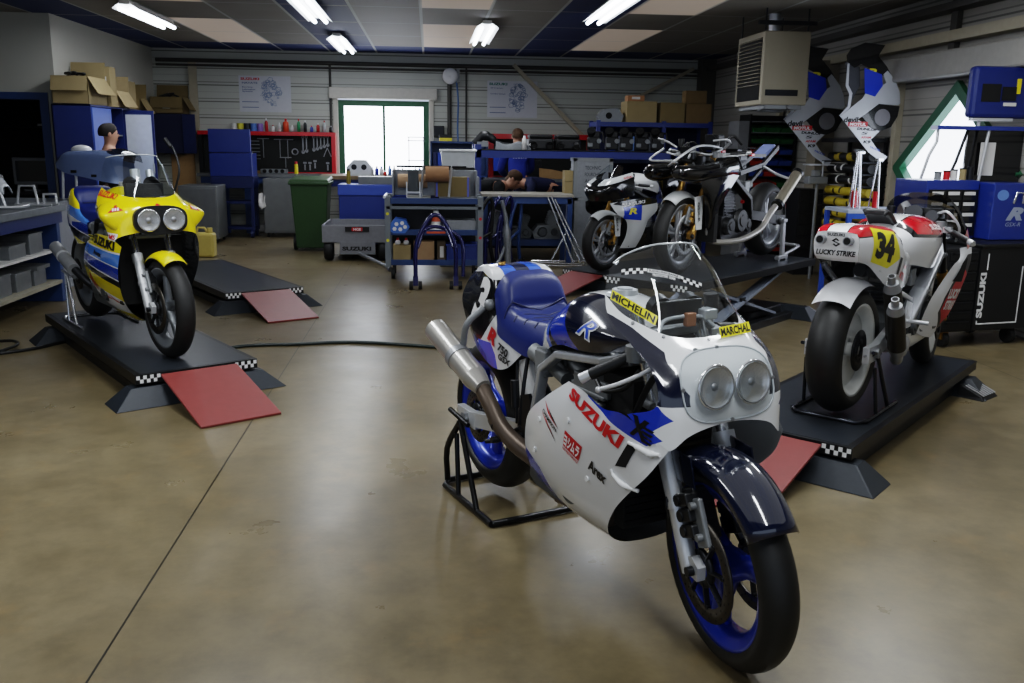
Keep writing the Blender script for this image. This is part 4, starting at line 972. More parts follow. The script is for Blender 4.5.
    part('lettering', b, [M['ink'], M['inkyellow']], lo_o)
    b = MB(); b.use(0); word4(b, 'Arex', [(.95, -.256, .585), (1.09, -.255, .575), (1.1, -.255, .61), (.96, -.256, .62)], bl, .03, .2)
    b.piece(); b.use(1); lay4(b, SQ, [(1.24, -.25, .698), (1.33, -.24, .69), (1.34, -.235, .735), (1.25, -.245, .74)], bu, .004); b.use(2); word4(b, 'LMS', [(1.24, -.25, .698), (1.33, -.24, .69), (1.34, -.235, .735), (1.25, -.245, .74)], bu, .03, 0, .006, (.1, .2, .9, .8))
    # red dragon splash on the white belly
    b.piece(); b.use(3)
    for q in ([(.72, .44), (.76, .45), (.80, .40), (.86, .37), (.78, .37)], [(.74, .44), (.70, .40), (.76, .36), (.85, .34), (.78, .385)], [(.85, .37), (.98, .33), (1.08, .31), (.95, .315)], [(1.0, .345), (1.1, .30), (1.2, .295), (1.1, .315)]):
        xs = [p[0] for p in q]; zs = [p[1] for p in q]; x0, x1, z0, z1 = min(xs), max(xs), min(zs), max(zs)
        lay4(b, poly01([((x - x0) / (x1 - x0), (z - z0) / (z1 - z0)) for x, z in q]), [(x0, -.21, z0), (x1, -.21, z0), (x1, -.22, z1), (x0, -.22, z1)], bl)
    parts_each('sponsor_sticker', b, [M['ink'], M['inkwhite'], M['inkred'], mat('rust_red', '#8c3a22', .5)], lo_o)
    b = MB(); b.box((1.18, 0, .5), (.05, .38, .4)); part('radiator', b, M['cavity_shade'], t)
    engine_block(t, .56, 1.02, .24, .68, .165)
    beam(t, [(1.1, .1, .86), (.98, .15, .80), (.7, .15, .76), (.58, .14, .6), (.55, .12, .4)], .024, .024, M['black'])
    # tank, seat, tail
    Tk = [[(.57, 0, .84), (.57, .06, .83), (.57, .09, .79), (.58, .08, .74)], [(.7, 0, .95), (.7, .09, .93), (.7, .15, .86), (.71, .14, .77)], [(.88, 0, .985), (.88, .1, .965), (.88, .165, .885), (.88, .15, .79)], [(1.05, 0, .95), (1.05, .08, .935), (1.05, .12, .88), (1.05, .11, .82)]]
    tk = MB().grid(net(Tk, 6, 6, True), True).outward((.8, 0, .8)); tko = part('fuel_tank', tk, ye, t)
    b = MB(); b.cyl((.85, 0, .985), (.85, 0, 1.005), .045, n=20); part('filler_cap', b, M['alu'], tko)
    Tl = [[(-.02, 0, .9), (-.02, .07, .9), (-.02, .11, .88), (-.06, .12, .78), (-.05, .12, .68), (.0, .1, .6)], [(.08, 0, .935), (.08, .08, .935), (.09, .13, .915), (.07, .142, .78), (.08, .14, .66), (.1, .12, .57)], [(.18, 0, .93), (.18, .08, .93), (.18, .135, .9), (.19, .148, .78), (.2, .145, .66), (.22, .13, .57)], [(.28, 0, .80), (.28, .08, .80), (.29, .135, .79), (.3, .15, .74), (.3, .147, .67), (.32, .13, .585)], [(.45, 0, .74), (.45, .07, .74), (.45, .13, .735), (.46, .142, .71), (.46, .138, .66), (.47, .12, .61)]]
    tl = MB().grid(net(Tl, 6, 6, True), True).outward((.2, 0, .75))
    tlo = part('tail_cowl', tl, paint('yellow_tail', YE, [('#12161d', [(-.2, .80), (-.2, .57), (.5, .55), (.5, .66), (.05, .74)], 'xz', ('a', .09, .3)), ('#e0e0e0', [(.0, .76), (.01, .70), (.5, .63), (.5, .745)], 'xz', ('a', .09, .3)), ('#173a9c', [(.13, .715), (.13, .69), (.5, .64), (.5, .735)], 'xz', ('a', .09, .3)), ('#4a7fd6', [(-.2, .86), (-.2, .79), (.02, .765), (.5, .71), (.5, .78)], 'xz', ('a', .09, .3)), (YE, [(-.2, .66), (-.2, .5), (.5, .5), (.5, .56), (.12, .62)], 'xz', None)], .2, .7), t)
    Se = [[(0.1, 0.0, 0.95), (0.1, 0.07, 0.95), (0.12, 0.119, 0.935), (0.12, 0.136, 0.89)], [(0.2, 0.0, 0.935), (0.2, 0.07, 0.93), (0.2, 0.123, 0.915), (0.18, 0.141, 0.85)], [(0.25, 0.0, 0.84), (0.25, 0.07, 0.84), (0.25, 0.123, 0.83), (0.2, 0.143, 0.77)], [(0.34, 0.0, 0.8), (0.34, 0.07, 0.805), (0.33, 0.123, 0.795), (0.28, 0.141, 0.72)], [(0.46, 0.0, 0.8), (0.46, 0.062, 0.8), (0.45, 0.11, 0.79), (0.42, 0.132, 0.71)], [(0.57, 0.0, 0.82), (0.57, 0.053, 0.815), (0.56, 0.088, 0.79), (0.55, 0.106, 0.72)]]
    se = MB().grid(net(Se, 6, 6, True), True).outward((.3, 0, .65)); so = part('seat', se, mat('blue_vinyl'), t)
    b = MB()
    for k in range(5): b.box((.245 - .03 * k, -.0, .845 + .02 * k), (.02, .2, .008))
    part('seat_rib', b, mat('dark_vinyl', '#0c1440', .5), so)
    swingarm(t, .53, .42, .338, .13, M['rough_alu'], .05)
    beam(t, [(.6, .12, .72), (.3, .11, .66), (.02, .1, .70)], .02, .02, M['black'], 'subframe_rail')
    hx = mat('heat_blued_steel'); b = MB(); b.tube([(.44, -.235, .43), (.52, -.2, .37), (.62, -.14, .30), (.8, -.1, .25)], [.026, .026, .028, .03], 14, sub=6); eo = part('exhaust_pipe', b, M['dark_steel'], t)
    p0, p1 = V((.08, -.25, .545)), V((.45, -.245, .43)); d = (p1 - p0).normalized(); b = MB(); b.cyl(p0, p1, .04, n=22); b.use(1).cyl(p0 + d * .16, p0 + d * .18, .043, n=22); b.use(2).cyl(p0 - d * .002, p0 - d * .001, .035, n=16); part('silencer', b, [M['steel'], M['alu'], M['cavity_shade']], eo)
    b = MB()
    for i in range(4): y = (i - 1.5) * .085; b.tube([(1.0, y, .6), (1.08, y, .54), (1.12, y, .4), (1.05, y * .9, .24), (.85, -.1, .2)], .018, 8, sub=5)
    part('exhaust_header', b, M['dark_steel'], t)
    for s in (-1, 1): clip_on(t, (1.1, s * .12, .90), (1.02, s * .25, .86), S, .1, tip=False, lever=False)
    b = MB(); b.box((1.15, 0, .97), (.04, .22, .08)); b.use(1)
    for y in (-.06, .06): b.cyl((1.14, y, .99), (1.1, y, 1.01), .045, n=18)
    b.use(2).cyl((1.12, -.03, .99), (1.1, -.03, 1.09), .028, n=14).cyl((1.1, .06, .99), (1.06, .07, 1.08), .022, n=12); part('instrument_cluster', b, [M['black'], M['dark_steel'], M['alu']], t, bev=.004)
    b = MB(); b.tube([(1.0, .24, .95), (1.02, .27, 1.08), (.98, .26, 1.2), (.94, .24, 1.24)], .007, 8, sub=5); b.cyl((.96, .25, 1.22), (.92, .23, 1.27), .013, n=10); part('breather_hose', b, M['black'], t)
    b = MB(); b.box((1.0, -.09, .33), (.1, .05, .05)); part('oil_line', MB().tube([(1.28, -.08, .72), (1.25, -.1, .8), (1.15, -.1, .7)], .008, 8, sub=4), M['black'], t)
    return t
bike_yellow()
paddock_stand('paddock_stand', 'chrome tubular paddock stand under the rear of the yellow motorcycle on its lift', 'motorcycle stand', (-2.367, 6.554, .17), R(-54.43), M['chrome'], .011, .19, h=.33, prop=False)

# ---------------------------------------------------------------- white and red racer number 34, seen from behind
def bike_34():
    t = thing('racing_motorcycle', 'white and red race motorcycle showing its tail with a yellow 34 plate', 'motorcycle', (2.007, 4.118, .17), R(45.44))
    S = steer_M(1.398, .298, 8); I = Mx(); WH = '#dcdde0'; RD = '#b8121c'
    wr = mat('white_rim', '#cfd0cd', .35, .1, coat=.2)
    wheel(t, 'front_wheel', (1.398, 0, .298), .298, .058, .226, S, wr, M['slick'], 3, .08, .15, (-.075, .075), M['dark_steel'], disc_pat=False)
    wheel(t, 'rear_wheel', (0, 0, .322), .312, .096, .224, I, wr, M['slick'], 3, .1, .1, (-.075,), M['dark_steel'], disc_pat=False, rim_hw=.075, solid=True)
    fork(t, 1.398, .298, S, 24, .1, M['gold'], M['dark_steel'], .58, .9, .027, .024)
    part('front_fender', arc_fender((1.398, 0, .298), .328, 30, 150, .07, S, 14, .04, .8), M['white'], t, solid=.003)
    # tail
    Tl = [[(-.24, 0, .905), (-.235, .05, .903), (-.225, .09, .897), (-.225, .105, .86), (-.22, .102, .80), (-.19, .098, .77)],
          [(-.17, 0, .93), (-.17, .055, .926), (-.165, .1, .917), (-.165, .12, .86), (-.15, .119, .79), (-.1, .113, .745)],
          [(-.02, 0, .93), (-.02, .07, .925), (-.02, .118, .915), (-.01, .148, .86), (.0, .148, .77), (.01, .135, .675)],
          [(.15, 0, .90), (.15, .08, .90), (.15, .14, .89), (.16, .172, .82), (.17, .17, .72), (.14, .152, .61)],
          [(.28, 0, .80), (.28, .08, .80), (.28, .14, .80), (.3, .165, .76), (.32, .16, .69), (.34, .15, .60)],
          [(.5, 0, .76), (.5, .08, .76), (.5, .13, .76), (.5, .14, .73), (.48, .14, .68), (.46, .135, .61)]]
    tl = MB().grid(net(Tl, 6, 6, True), True).outward((.0, 0, .7)); bt = bvh_of(tl)
    mt = paint('racer34_tail', WH, [('#17181b', [(-.3, .985), (-.3, .880), (.2, .880), (.2, .985)], 'xz', ('a', .045, .3)), (RD, [(-.3, .98), (-.3, .886), (.17, .886), (.17, .98)], 'xz', ('a', .05, .3))], .2, .7, '#202123')
    to = part('tail_cowl', tl, mt, t)
    rr = [[(-.24, y, .905), (-.228, y, .85), (-.217, y, .79), (-.19, y, .767)] for y in (-.09, -.05, 0, .05, .09)]
    rr[0] = [(-.225, -.09, .897), (-.225, -.104, .86), (-.22, -.101, .80), (-.19, -.097, .77)]; rr[4] = [(x, -y, z) for x, y, z in rr[0]]
    bk = MB().grid(net(rr, 5, 5), True).outward((0, 0, .83)); bo = part('tail_rear_panel', bk, M['white'], to); bb = bvh_of(bk)
    for s in (-1, 1):
        b = MB(); b.cyl((-.14, s * .062, .86), (-.27, s * .062, .868), .02, n=16); b.use(1).cyl((-.268, s * .062, .868), (-.2715, s * .062, .8681), .016, n=14); part('exhaust_outlet', b, [M['steel'], M['cavity_shade']], t)
    b = MB(); b.use(0); word4(b, 'LUCKY STRIKE', [(-.25, .092, .795), (-.25, -.092, .795), (-.25, -.092, .82), (-.25, .092, .82)], bb, .04, .25); word4(b, 'SUZUKI', [(-.26, .04, .885), (-.26, -.04, .885), (-.26, -.04, .899), (-.26, .04, .899)], bb, .03)
    lay4(b, SLOGO, [(-.26, .021, .835), (-.26, -.021, .835), (-.26, -.021, .877), (-.26, .021, .877)], bb)
    part('lettering', b, M['ink'], bo)
    b = MB(); q = [(-.11, -.11, .765), (.15, -.17, .695), (.18, -.15, .88), (-.11, -.085, .918)]
    b.use(0); lay4(b, poly01([(0, 0), (.6, .0), (1, .35), (.75, 1), (.0, 1)]), q, bt, .002); b.use(1); word4(b, '34', q, bt, .06, .1, .004, (.08, .15, .72, .92)); part('number_plate', b, [M['inkyellow'], M['ink']], to, 'yellow plate with black number 34')
    b = MB(); b.use(0); word4(b, 'MOTUL', [(.2, -.17, .665), (.3, -.17, .635), (.31, -.17, .67), (.21, -.17, .70)], bt, .04); word4(b, 'JMC', [(.25, -.17, .705), (.31, -.17, .69), (.315, -.17, .71), (.255, -.17, .725)], bt, .03); b.use(1); word4(b, '1', [(.15, -.18, .69), (.18, -.18, .68), (.2, -.18, .76), (.17, -.18, .77)], bt, .02); part('sticker', b, [M['inkred'], M['ink']], to)
    b = MB(); Sp = [[(.2, 0, .90), (.2, .07, .895), (.2, .11, .87)], [(.28, 0, .985), (.28, .045, .985), (.28, .065, .975)], [(.33, 0, .975), (.33, .045, .972), (.33, .07, .96)], [(.48, 0, .89), (.48, .05, .885), (.48, .075, .875)]]
    part('seat_pad', MB().grid(net(Sp[1:], 5, 5, True), True).outward((.3, 0, .8)), M['black'], t, solid=.03)
    # tank
    Tk = [[(.33, 0, .87), (.33, .07, .865), (.33, .12, .84), (.33, .135, .78), (.34, .12, .71)], [(.45, 0, .925), (.45, .1, .915), (.45, .165, .865), (.45, .18, .79), (.47, .165, .70)], [(.65, 0, .94), (.65, .11, .93), (.65, .185, .87), (.65, .2, .79), (.66, .185, .67)], [(.85, 0, .92), (.85, .1, .91), (.85, .17, .86), (.85, .185, .79), (.84, .17, .68)], [(.98, 0, .87), (.98, .08, .86), (.98, .12, .83), (.98, .13, .79), (.97, .12, .73)]]
    tk = MB().grid(net(Tk, 6, 6, True), True).outward((.65, 0, .78))
    tko = part('fuel_tank', tk, paint('racer34_tank', WH, [('#15161a', [(.36, .945), (.40, .845), (1.1, .80), (1.1, .905), (.7, .98)], 'xz', ('a', .075, .3)), (RD, [(.42, .93), (.44, .86), (1.1, .815), (1.1, .90), (.7, .965)], 'xz', ('a', .085, .3))], .15, .8), t)
    b = MB(); btk = bvh_of(tk); word4(b, 'SUZUKI', [(.62, -.19, .875), (.85, -.185, .855), (.84, -.16, .88), (.62, -.17, .90)], btk, .03); part('lettering', b, M['inkwhite'], tko)
    # fairing sides, belly and screen
    for s in (-1, 1):
        P_ = lambda x, w, z: (x, s * w, z)
        rows = [[P_(1.02, .235, .75), P_(.98, .25, .70), P_(.86, .25, .67), P_(.74, .235, .60), P_(.62, .22, .52), P_(.58, .2, .43), P_(.60, .17, .33)], [P_(1.1, .25, .75), P_(1.06, .262, .70), P_(.97, .262, .64), P_(.86, .25, .57), P_(.76, .235, .49), P_(.72, .21, .40), P_(.74, .17, .29)], [P_(1.22, .25, .74), P_(1.2, .258, .68), P_(1.13, .26, .60), P_(1.04, .25, .52), P_(.95, .23, .43), P_(.92, .2, .34), P_(.95, .16, .25)], [P_(1.32, .22, .73), P_(1.30, .23, .66), P_(1.24, .235, .58), P_(1.17, .225, .48), P_(1.1, .205, .38), P_(1.07, .17, .3), P_(1.08, .12, .24)]]
        sd = MB().grid(net(rows, 6, 6), True).outward((1.0, 0, .5))
        ms = paint('racer34_side', WH, [('#14151a', [(1.0, .67), (.80, .5), (.78, .42), (.95, .29), (1.4, .29), (1.4, .70), (1.1, .71)], 'xz', None), (RD, [(1.0, .63), (.83, .49), (.81, .43), (.95, .33), (1.2, .36), (1.25, .55), (1.05, .64)], 'xz', None)], .5, 0, '#303236')
        so = part('side_fairing', sd, ms, t)
        if s < 0:
            bs = bvh_of(sd); b = MB(); b.use(0); q = [(.83, -.26, .42), (1.05, -.26, .39), (1.1, -.26, .53), (.86, -.26, .555)]
            for w_, i_ in (('LUCKY', (.0, .52, 1, .92)), ('STRIKE', (.0, .08, 1, .46))): word4(b, w_, q, bs, .05, 0, .004, i_)
            b.use(1); lay4(b, poly01([(0, 0), (1, 0), (.9, 1), (.35, .9)]), [(.86, -.26, .585), (1.03, -.26, .565), (1.1, -.26, .695), (.96, -.26, .68)], bs, .004); part('lettering', b, [M['inkwhite'], M['cavity_shade']], so)
    b = MB(); b.grid(net([[(.1, -.12, .36), (.12, -.1, .30), (.15, 0, .29), (.12, .1, .30), (.1, .12, .36)], [(.5, -.16, .34), (.52, -.14, .25), (.55, 0, .22), (.52, .14, .25), (.5, .16, .34)], [(1.05, -.15, .3), (1.05, -.12, .24), (1.05, 0, .21), (1.05, .12, .24), (1.05, .15, .3)]], 5, 6), True).outward((.5, 0, .5)); part('belly_pan', b, M['white'], t)
    Us = [[(1.38, 0, .86), (1.37, .09, .86), (1.33, .16, .86), (1.24, .21, .85), (1.12, .235, .83), (1.04, .245, .80)], [(1.40, 0, .76), (1.39, .09, .76), (1.35, .17, .76), (1.27, .22, .75), (1.18, .25, .74), (1.1, .255, .74)]]
    Us.insert(1, [tuple(V(a).lerp(V(c), .5) + V((.02, 0, 0))) for a, c in zip(*Us)])
    part('upper_fairing', MB().grid(net(Us, 6, 6, True), True).outward((1.1, 0, .8)), paint('racer34_upper', '#b8121c', [], .2, .7, '#15161a'), t)
    Wn = [[(1.37, 0, .862), (1.36, .09, .862), (1.32, .16, .862), (1.23, .205, .855), (1.11, .23, .838)], [(1.27, 0, .96), (1.26, .08, .96), (1.23, .14, .955), (1.16, .18, .945), (1.08, .2, .92)], [(1.13, 0, 1.035), (1.12, .06, 1.035), (1.1, .11, 1.025), (1.07, .145, 1.01), (1.04, .165, .985)]]
    part('windscreen', MB().grid(net(Wn, 6, 6, True), True).outward((1, 0, .85)), clear('smoked_sheet', '#8d9096', .04, .86), t)
    # chassis, swingarm, silencers, hugger
    engine_block(t, .5, .95, .27, .62, .15)
    beam(t, [(1.05, .08, .84), (.85, .16, .72), (.6, .165, .56), (.5, .14, .42)], .035, .08, mat('polished_frame', '#aeb2b8', .2, 1.))
    beam(t, [(.5, .15, .52), (.25, .14, .6), (.0, .13, .72)], .022, .022, M['alu'], 'subframe_rail')
    swingarm(t, .52, .42, .322, .14, M['alu'], .075)
    b = MB(); rows = []
    for i in range(9):
        a = R(72 + 60 * i / 8); rows.append([(.338 * math.cos(a), y, .322 + (.338 - .05 * abs(y / .105) ** 2.4) * math.sin(a) + .01) for y in (-.09, -.075, -.04, 0, .04, .075, .09)])
    part('hugger', MB().grid(net(rows, 3, 2), True).outward((0, 0, .3)), paint('hugger_white', WH, [], .25, .4, '#151515'), t)
    for a, c in (((-.03, -.2, .70), (.16, -.19, .38)), ((-.06, -.235, .60), (.12, -.215, .34))):
        p, q = V(a), V(c); d = (q - p).normalized(); b = MB(); b.use(0).cyl(p + d * .08, q, .041, .043, 20); b.use(1).cyl(p + d * .04, p + d * .08, .03, .041, 20); b.cyl(p, p + d * .045, .018, n=14); b.use(2).cyl(p - d * .001, p - d * .0005, .014, n=12); b.use(1).cyl(q, q + d * .05, .043, .03, 18); so = part('silencer', b, [mat('carbon_can', '#1a1712', .4, var=.3, scale=60), M['steel'], M['cavity_shade']], t)
        part('exhaust_pipe', MB().tube([q + d * .04, q + d * .1 + V((.05, .02, .0)), (.4, -.15, .3), (.7, -.1, .26)], [.026, .03, .045, .035], 12, sub=5), M['steel'], so)
    for s in (-1, 1):
        clip_on(t, (1.05, s * .12, .86), (.93, s * .31, .79), I, .12)
        b = MB(); b.cyl((.42, s * .16, .42), (.42, s * .27, .42), .011, n=10); b.prism([(-.08, -.06), (.05, -.06), (.05, .06), (-.02, .08)], .012, Mx.Translation((.45, s * .165, .44)) @ Mx(((1, 0, 0, 0), (0, 0, 1, 0), (0, 1, 0, 0), (0, 0, 0, 1)))); part('footrest', b, M['alu'], t)
    b = MB(); b.tube([(1.04, -.1, .93), (1.0, -.16, .94), (1.02, -.22, .86), (1.06, -.2, .78)], .007, 8, sub=4); part('cable', b, M['alu'], t)
    b = MB(); b.box((1.12, 0, .9), (.03, .2, .1)); b.use(1).cyl((1.1, .04, .91), (1.07, .04, .92), .05, n=18).cyl((1.1, -.06, .9), (1.07, -.06, .91), .035, n=18); part('instrument_cluster', b, [M['black'], M['dark_steel']], t)
    return t
bike_34()
paddock_stand('paddock_stand', 'dark paddock stand under the fat rear slick of the white and red motorcycle', 'motorcycle stand', (2.007, 4.118, .17), R(45.44), mat('dark_chrome', '#3a3c42', .25, .9), .011, .18, h=.31, prop=False)
# ---------------------------------------------------------------- modern white and black sport bike behind
def modern_wheels(t, S, zr, fr_m, wb=1.42):
    wheel(t, 'front_wheel', (wb, 0, .298), .298, .058, .226, S, fr_m, M['rubber'], 5, .032, .155, (-.07, .07), M['steel'], True)
    wheel(t, 'rear_wheel', (0, 0, .312 + zr), .312, .09, .226, Mx(), fr_m, M['rubber'], 5, .036, .11, (-.08,), M['steel'], True)
def bike_white():
    t = thing('sport_motorcycle', 'white, black and blue sport motorcycle on the lift under the blue beam rack', 'motorcycle', (2.872, 9.985, .17), R(-141.03))
    S = steer_M(1.42, .298, 0); wr = mat('silver_rim', '#a8abb0', .3, .5); modern_wheels(t, S, .02, wr)
    fork(t, 1.42, .298, S, 24, .1, M['gold'], M['gold'], .62, .86, .026, .024, cal_m=M['gold'])
    fw = mat('fender_white', '#c9cccd', .25, coat=.5, var=.03)
    fe = arc_fender((1.42, 0, .298), .325, 55, 160, .068, S, 14, .05, .8); fo = part('front_fender', fe, fw, t, solid=.003)
    b = MB(); b.prism([(-.05, -.2), (.02, -.2), (.05, .02), (-.06, .03)], .006, Mx.Translation((1.36, .13, .56)) @ Mx(((1, 0, 0, 0), (0, 0, -1, 0), (0, 1, 0, 0), (0, 0, 0, 1)))); b.use(1)
    word(b, 'GSX-R', (1.385, .1305, .545), (-.15, 0, -1), (-1, 0, .15), .14, .028, None, .04); part('fender_side', b, [fw, M['ink']], fo)
    BK = '#0c0e12'
    U = [[(1.5, 0, .93), (1.49, .06, .93), (1.44, .11, .945), (1.34, .15, .97), (1.2, .17, 1.0)], [(1.6, 0, .87), (1.59, .07, .87), (1.53, .14, .89), (1.4, .19, .92), (1.22, .205, .95)], [(1.64, 0, .80), (1.63, .06, .80), (1.57, .14, .81), (1.42, .2, .84), (1.22, .22, .86)], [(1.6, 0, .715), (1.59, .05, .715), (1.53, .12, .72), (1.40, .19, .74), (1.22, .225, .77)]]
    up = MB().grid(net(U, 6, 6, True), True).outward((1.3, 0, .85)); bu = bvh_of(up)
    uo = part('upper_fairing', up, paint('white_sport_upper', BK, [('#c6cacb', [(1.1, 1.1), (1.1, .985), (1.62, .862), (1.62, 1.0)], 'xz', ('a', .05, .3))], .15, .8), t)
    for y in (-.075, .075):
        b = MB(); b.ball((1.565, y, .825), (.035, .045, .028)); b.use(1).ball((1.575, y, .822), (.03, .03, .02)); b.use(1).ball((1.585, y * .6, .76), (.025, .025, .022)); part('headlight', b, [M['black'], mat('lamp_reflector')], uo)
    b = MB(); b.use(0); q = [(1.3, .21, .915), (1.18, .21, .935), (1.18, .21, .955), (1.3, .21, .935)]
    word4(b, 'SUZUKI', [(1.36, .20, .935), (1.24, .21, .955), (1.24, .2, .975), (1.36, .19, .955)], bu, .03); part('lettering', b, M['inkred'], uo)
    Wn = [[(1.5, 0, .932), (1.49, .06, .932), (1.44, .11, .947), (1.34, .15, .972)], [(1.42, 0, 1.0), (1.41, .05, 1.0), (1.38, .09, 1.01), (1.3, .125, 1.02)], [(1.3, 0, 1.07), (1.3, .04, 1.07), (1.28, .07, 1.07), (1.25, .09, 1.06)]]
    part('windscreen', MB().grid(net(Wn, 5, 5, True), True).outward((1.2, 0, .9)), clear('screen_sheet'), t)
    for s in (-1, 1):
        P_ = lambda x, w, z: (x, s * w, z)
        rows = [[P_(1.53, .16, .70), P_(1.38, .21, .72), P_(1.2, .24, .74), P_(1.0, .245, .745), P_(.84, .22, .72)], [P_(1.46, .2, .6), P_(1.34, .235, .61), P_(1.18, .255, .62), P_(1.0, .255, .62), P_(.85, .235, .61)], [P_(1.3, .2, .51), P_(1.24, .235, .5), P_(1.16, .25, .49), P_(1.08, .25, .49), P_(1.0, .23, .50)], [P_(1.27, .17, .36), P_(1.24, .205, .33), P_(1.18, .22, .32), P_(1.05, .21, .33), P_(.95, .2, .36)], [P_(1.3, .1, .2), P_(1.22, .14, .18), P_(1.1, .15, .17), P_(.9, .15, .19), P_(.7, .12, .22)]]
        sd = MB().grid(net(rows, 5, 6), True).outward((1.1, 0, .5))
        ms = paint('white_sport_side', '#c9cccd', [(BK, [(.6, .15), (1.14, .2), (1.0, .48), (.6, .47)], 'xz', None), (BK, [(1.2, .80), (.8, .72), (.8, .69), (1.3, .66), (1.5, .69)], 'xz', None), ('#1c3fb0', [(1.13, .68), (1.13, .52), (1.36, .54), (1.39, .66)], 'xz', None), ('#101114', [(.6, .25), (1.3, .235), (1.4, .1), (.6, .1)], 'xz', None)], .2, .7)
        so = part('side_fairing', sd, ms, t)
        if s > 0:
            bs = bvh_of(sd); b = MB(); b.use(0); word4(b, 'SUZUKI', [(1.40, .21, .665), (1.08, .25, .695), (1.08, .25, .725), (1.40, .21, .70)], bs, .04); b.use(1); word4(b, 'R', [(1.32, .24, .585), (1.2, .25, .59), (1.2, .25, .65), (1.32, .24, .65)], bs, .03, .2); part('lettering', b, [M['inkwhite'], M['inkyellow']], so)
    Tk = [[(.66, 0, .85), (.66, .07, .84), (.66, .11, .81), (.68, .1, .77)], [(.75, 0, .94), (.75, .1, .925), (.75, .16, .87), (.77, .14, .79)], [(.92, 0, .985), (.92, .11, .965), (.92, .18, .90), (.93, .16, .82)], [(1.1, 0, .95), (1.1, .08, .935), (1.1, .13, .90), (1.1, .12, .85)]]
    part('fuel_tank', MB().grid(net(Tk, 6, 6, True), True).outward((.9, 0, .8)), M['white'], t)
    Sq = [[(.68, 0, .80), (.68, .08, .795), (.68, .13, .77), (.68, .13, .72)], [(.5, 0, .79), (.5, .1, .785), (.5, .15, .765), (.5, .15, .71)], [(.32, 0, .84), (.32, .09, .835), (.32, .13, .81), (.32, .13, .75)], [(.05, 0, .92), (.05, .06, .915), (.05, .09, .90), (.05, .08, .85)], [(-.2, 0, .97), (-.2, .04, .965), (-.2, .05, .955), (-.2, .04, .93)]]
    part('seat', MB().grid(net(Sq, 5, 5, True), True).outward((.3, 0, .75)), M['navy'], t)
    engine_block(t, .55, 1.05, .26, .6, .15, M['dark_steel']); b = MB(); b.box((1.2, 0, .45), (.06, .36, .4)); part('radiator', b, M['cavity_shade'], t)
    beam(t, [(1.15, .08, .84), (.9, .15, .72), (.62, .15, .5)], .035, .08, M['black']); swingarm(t, .55, .42, .332, .13, M['black'], .07)
    for s in (-1, 1): clip_on(t, (1.16, s * .12, .88), (1.05, s * .31, .86), S, .12)
    return t
bike_white()
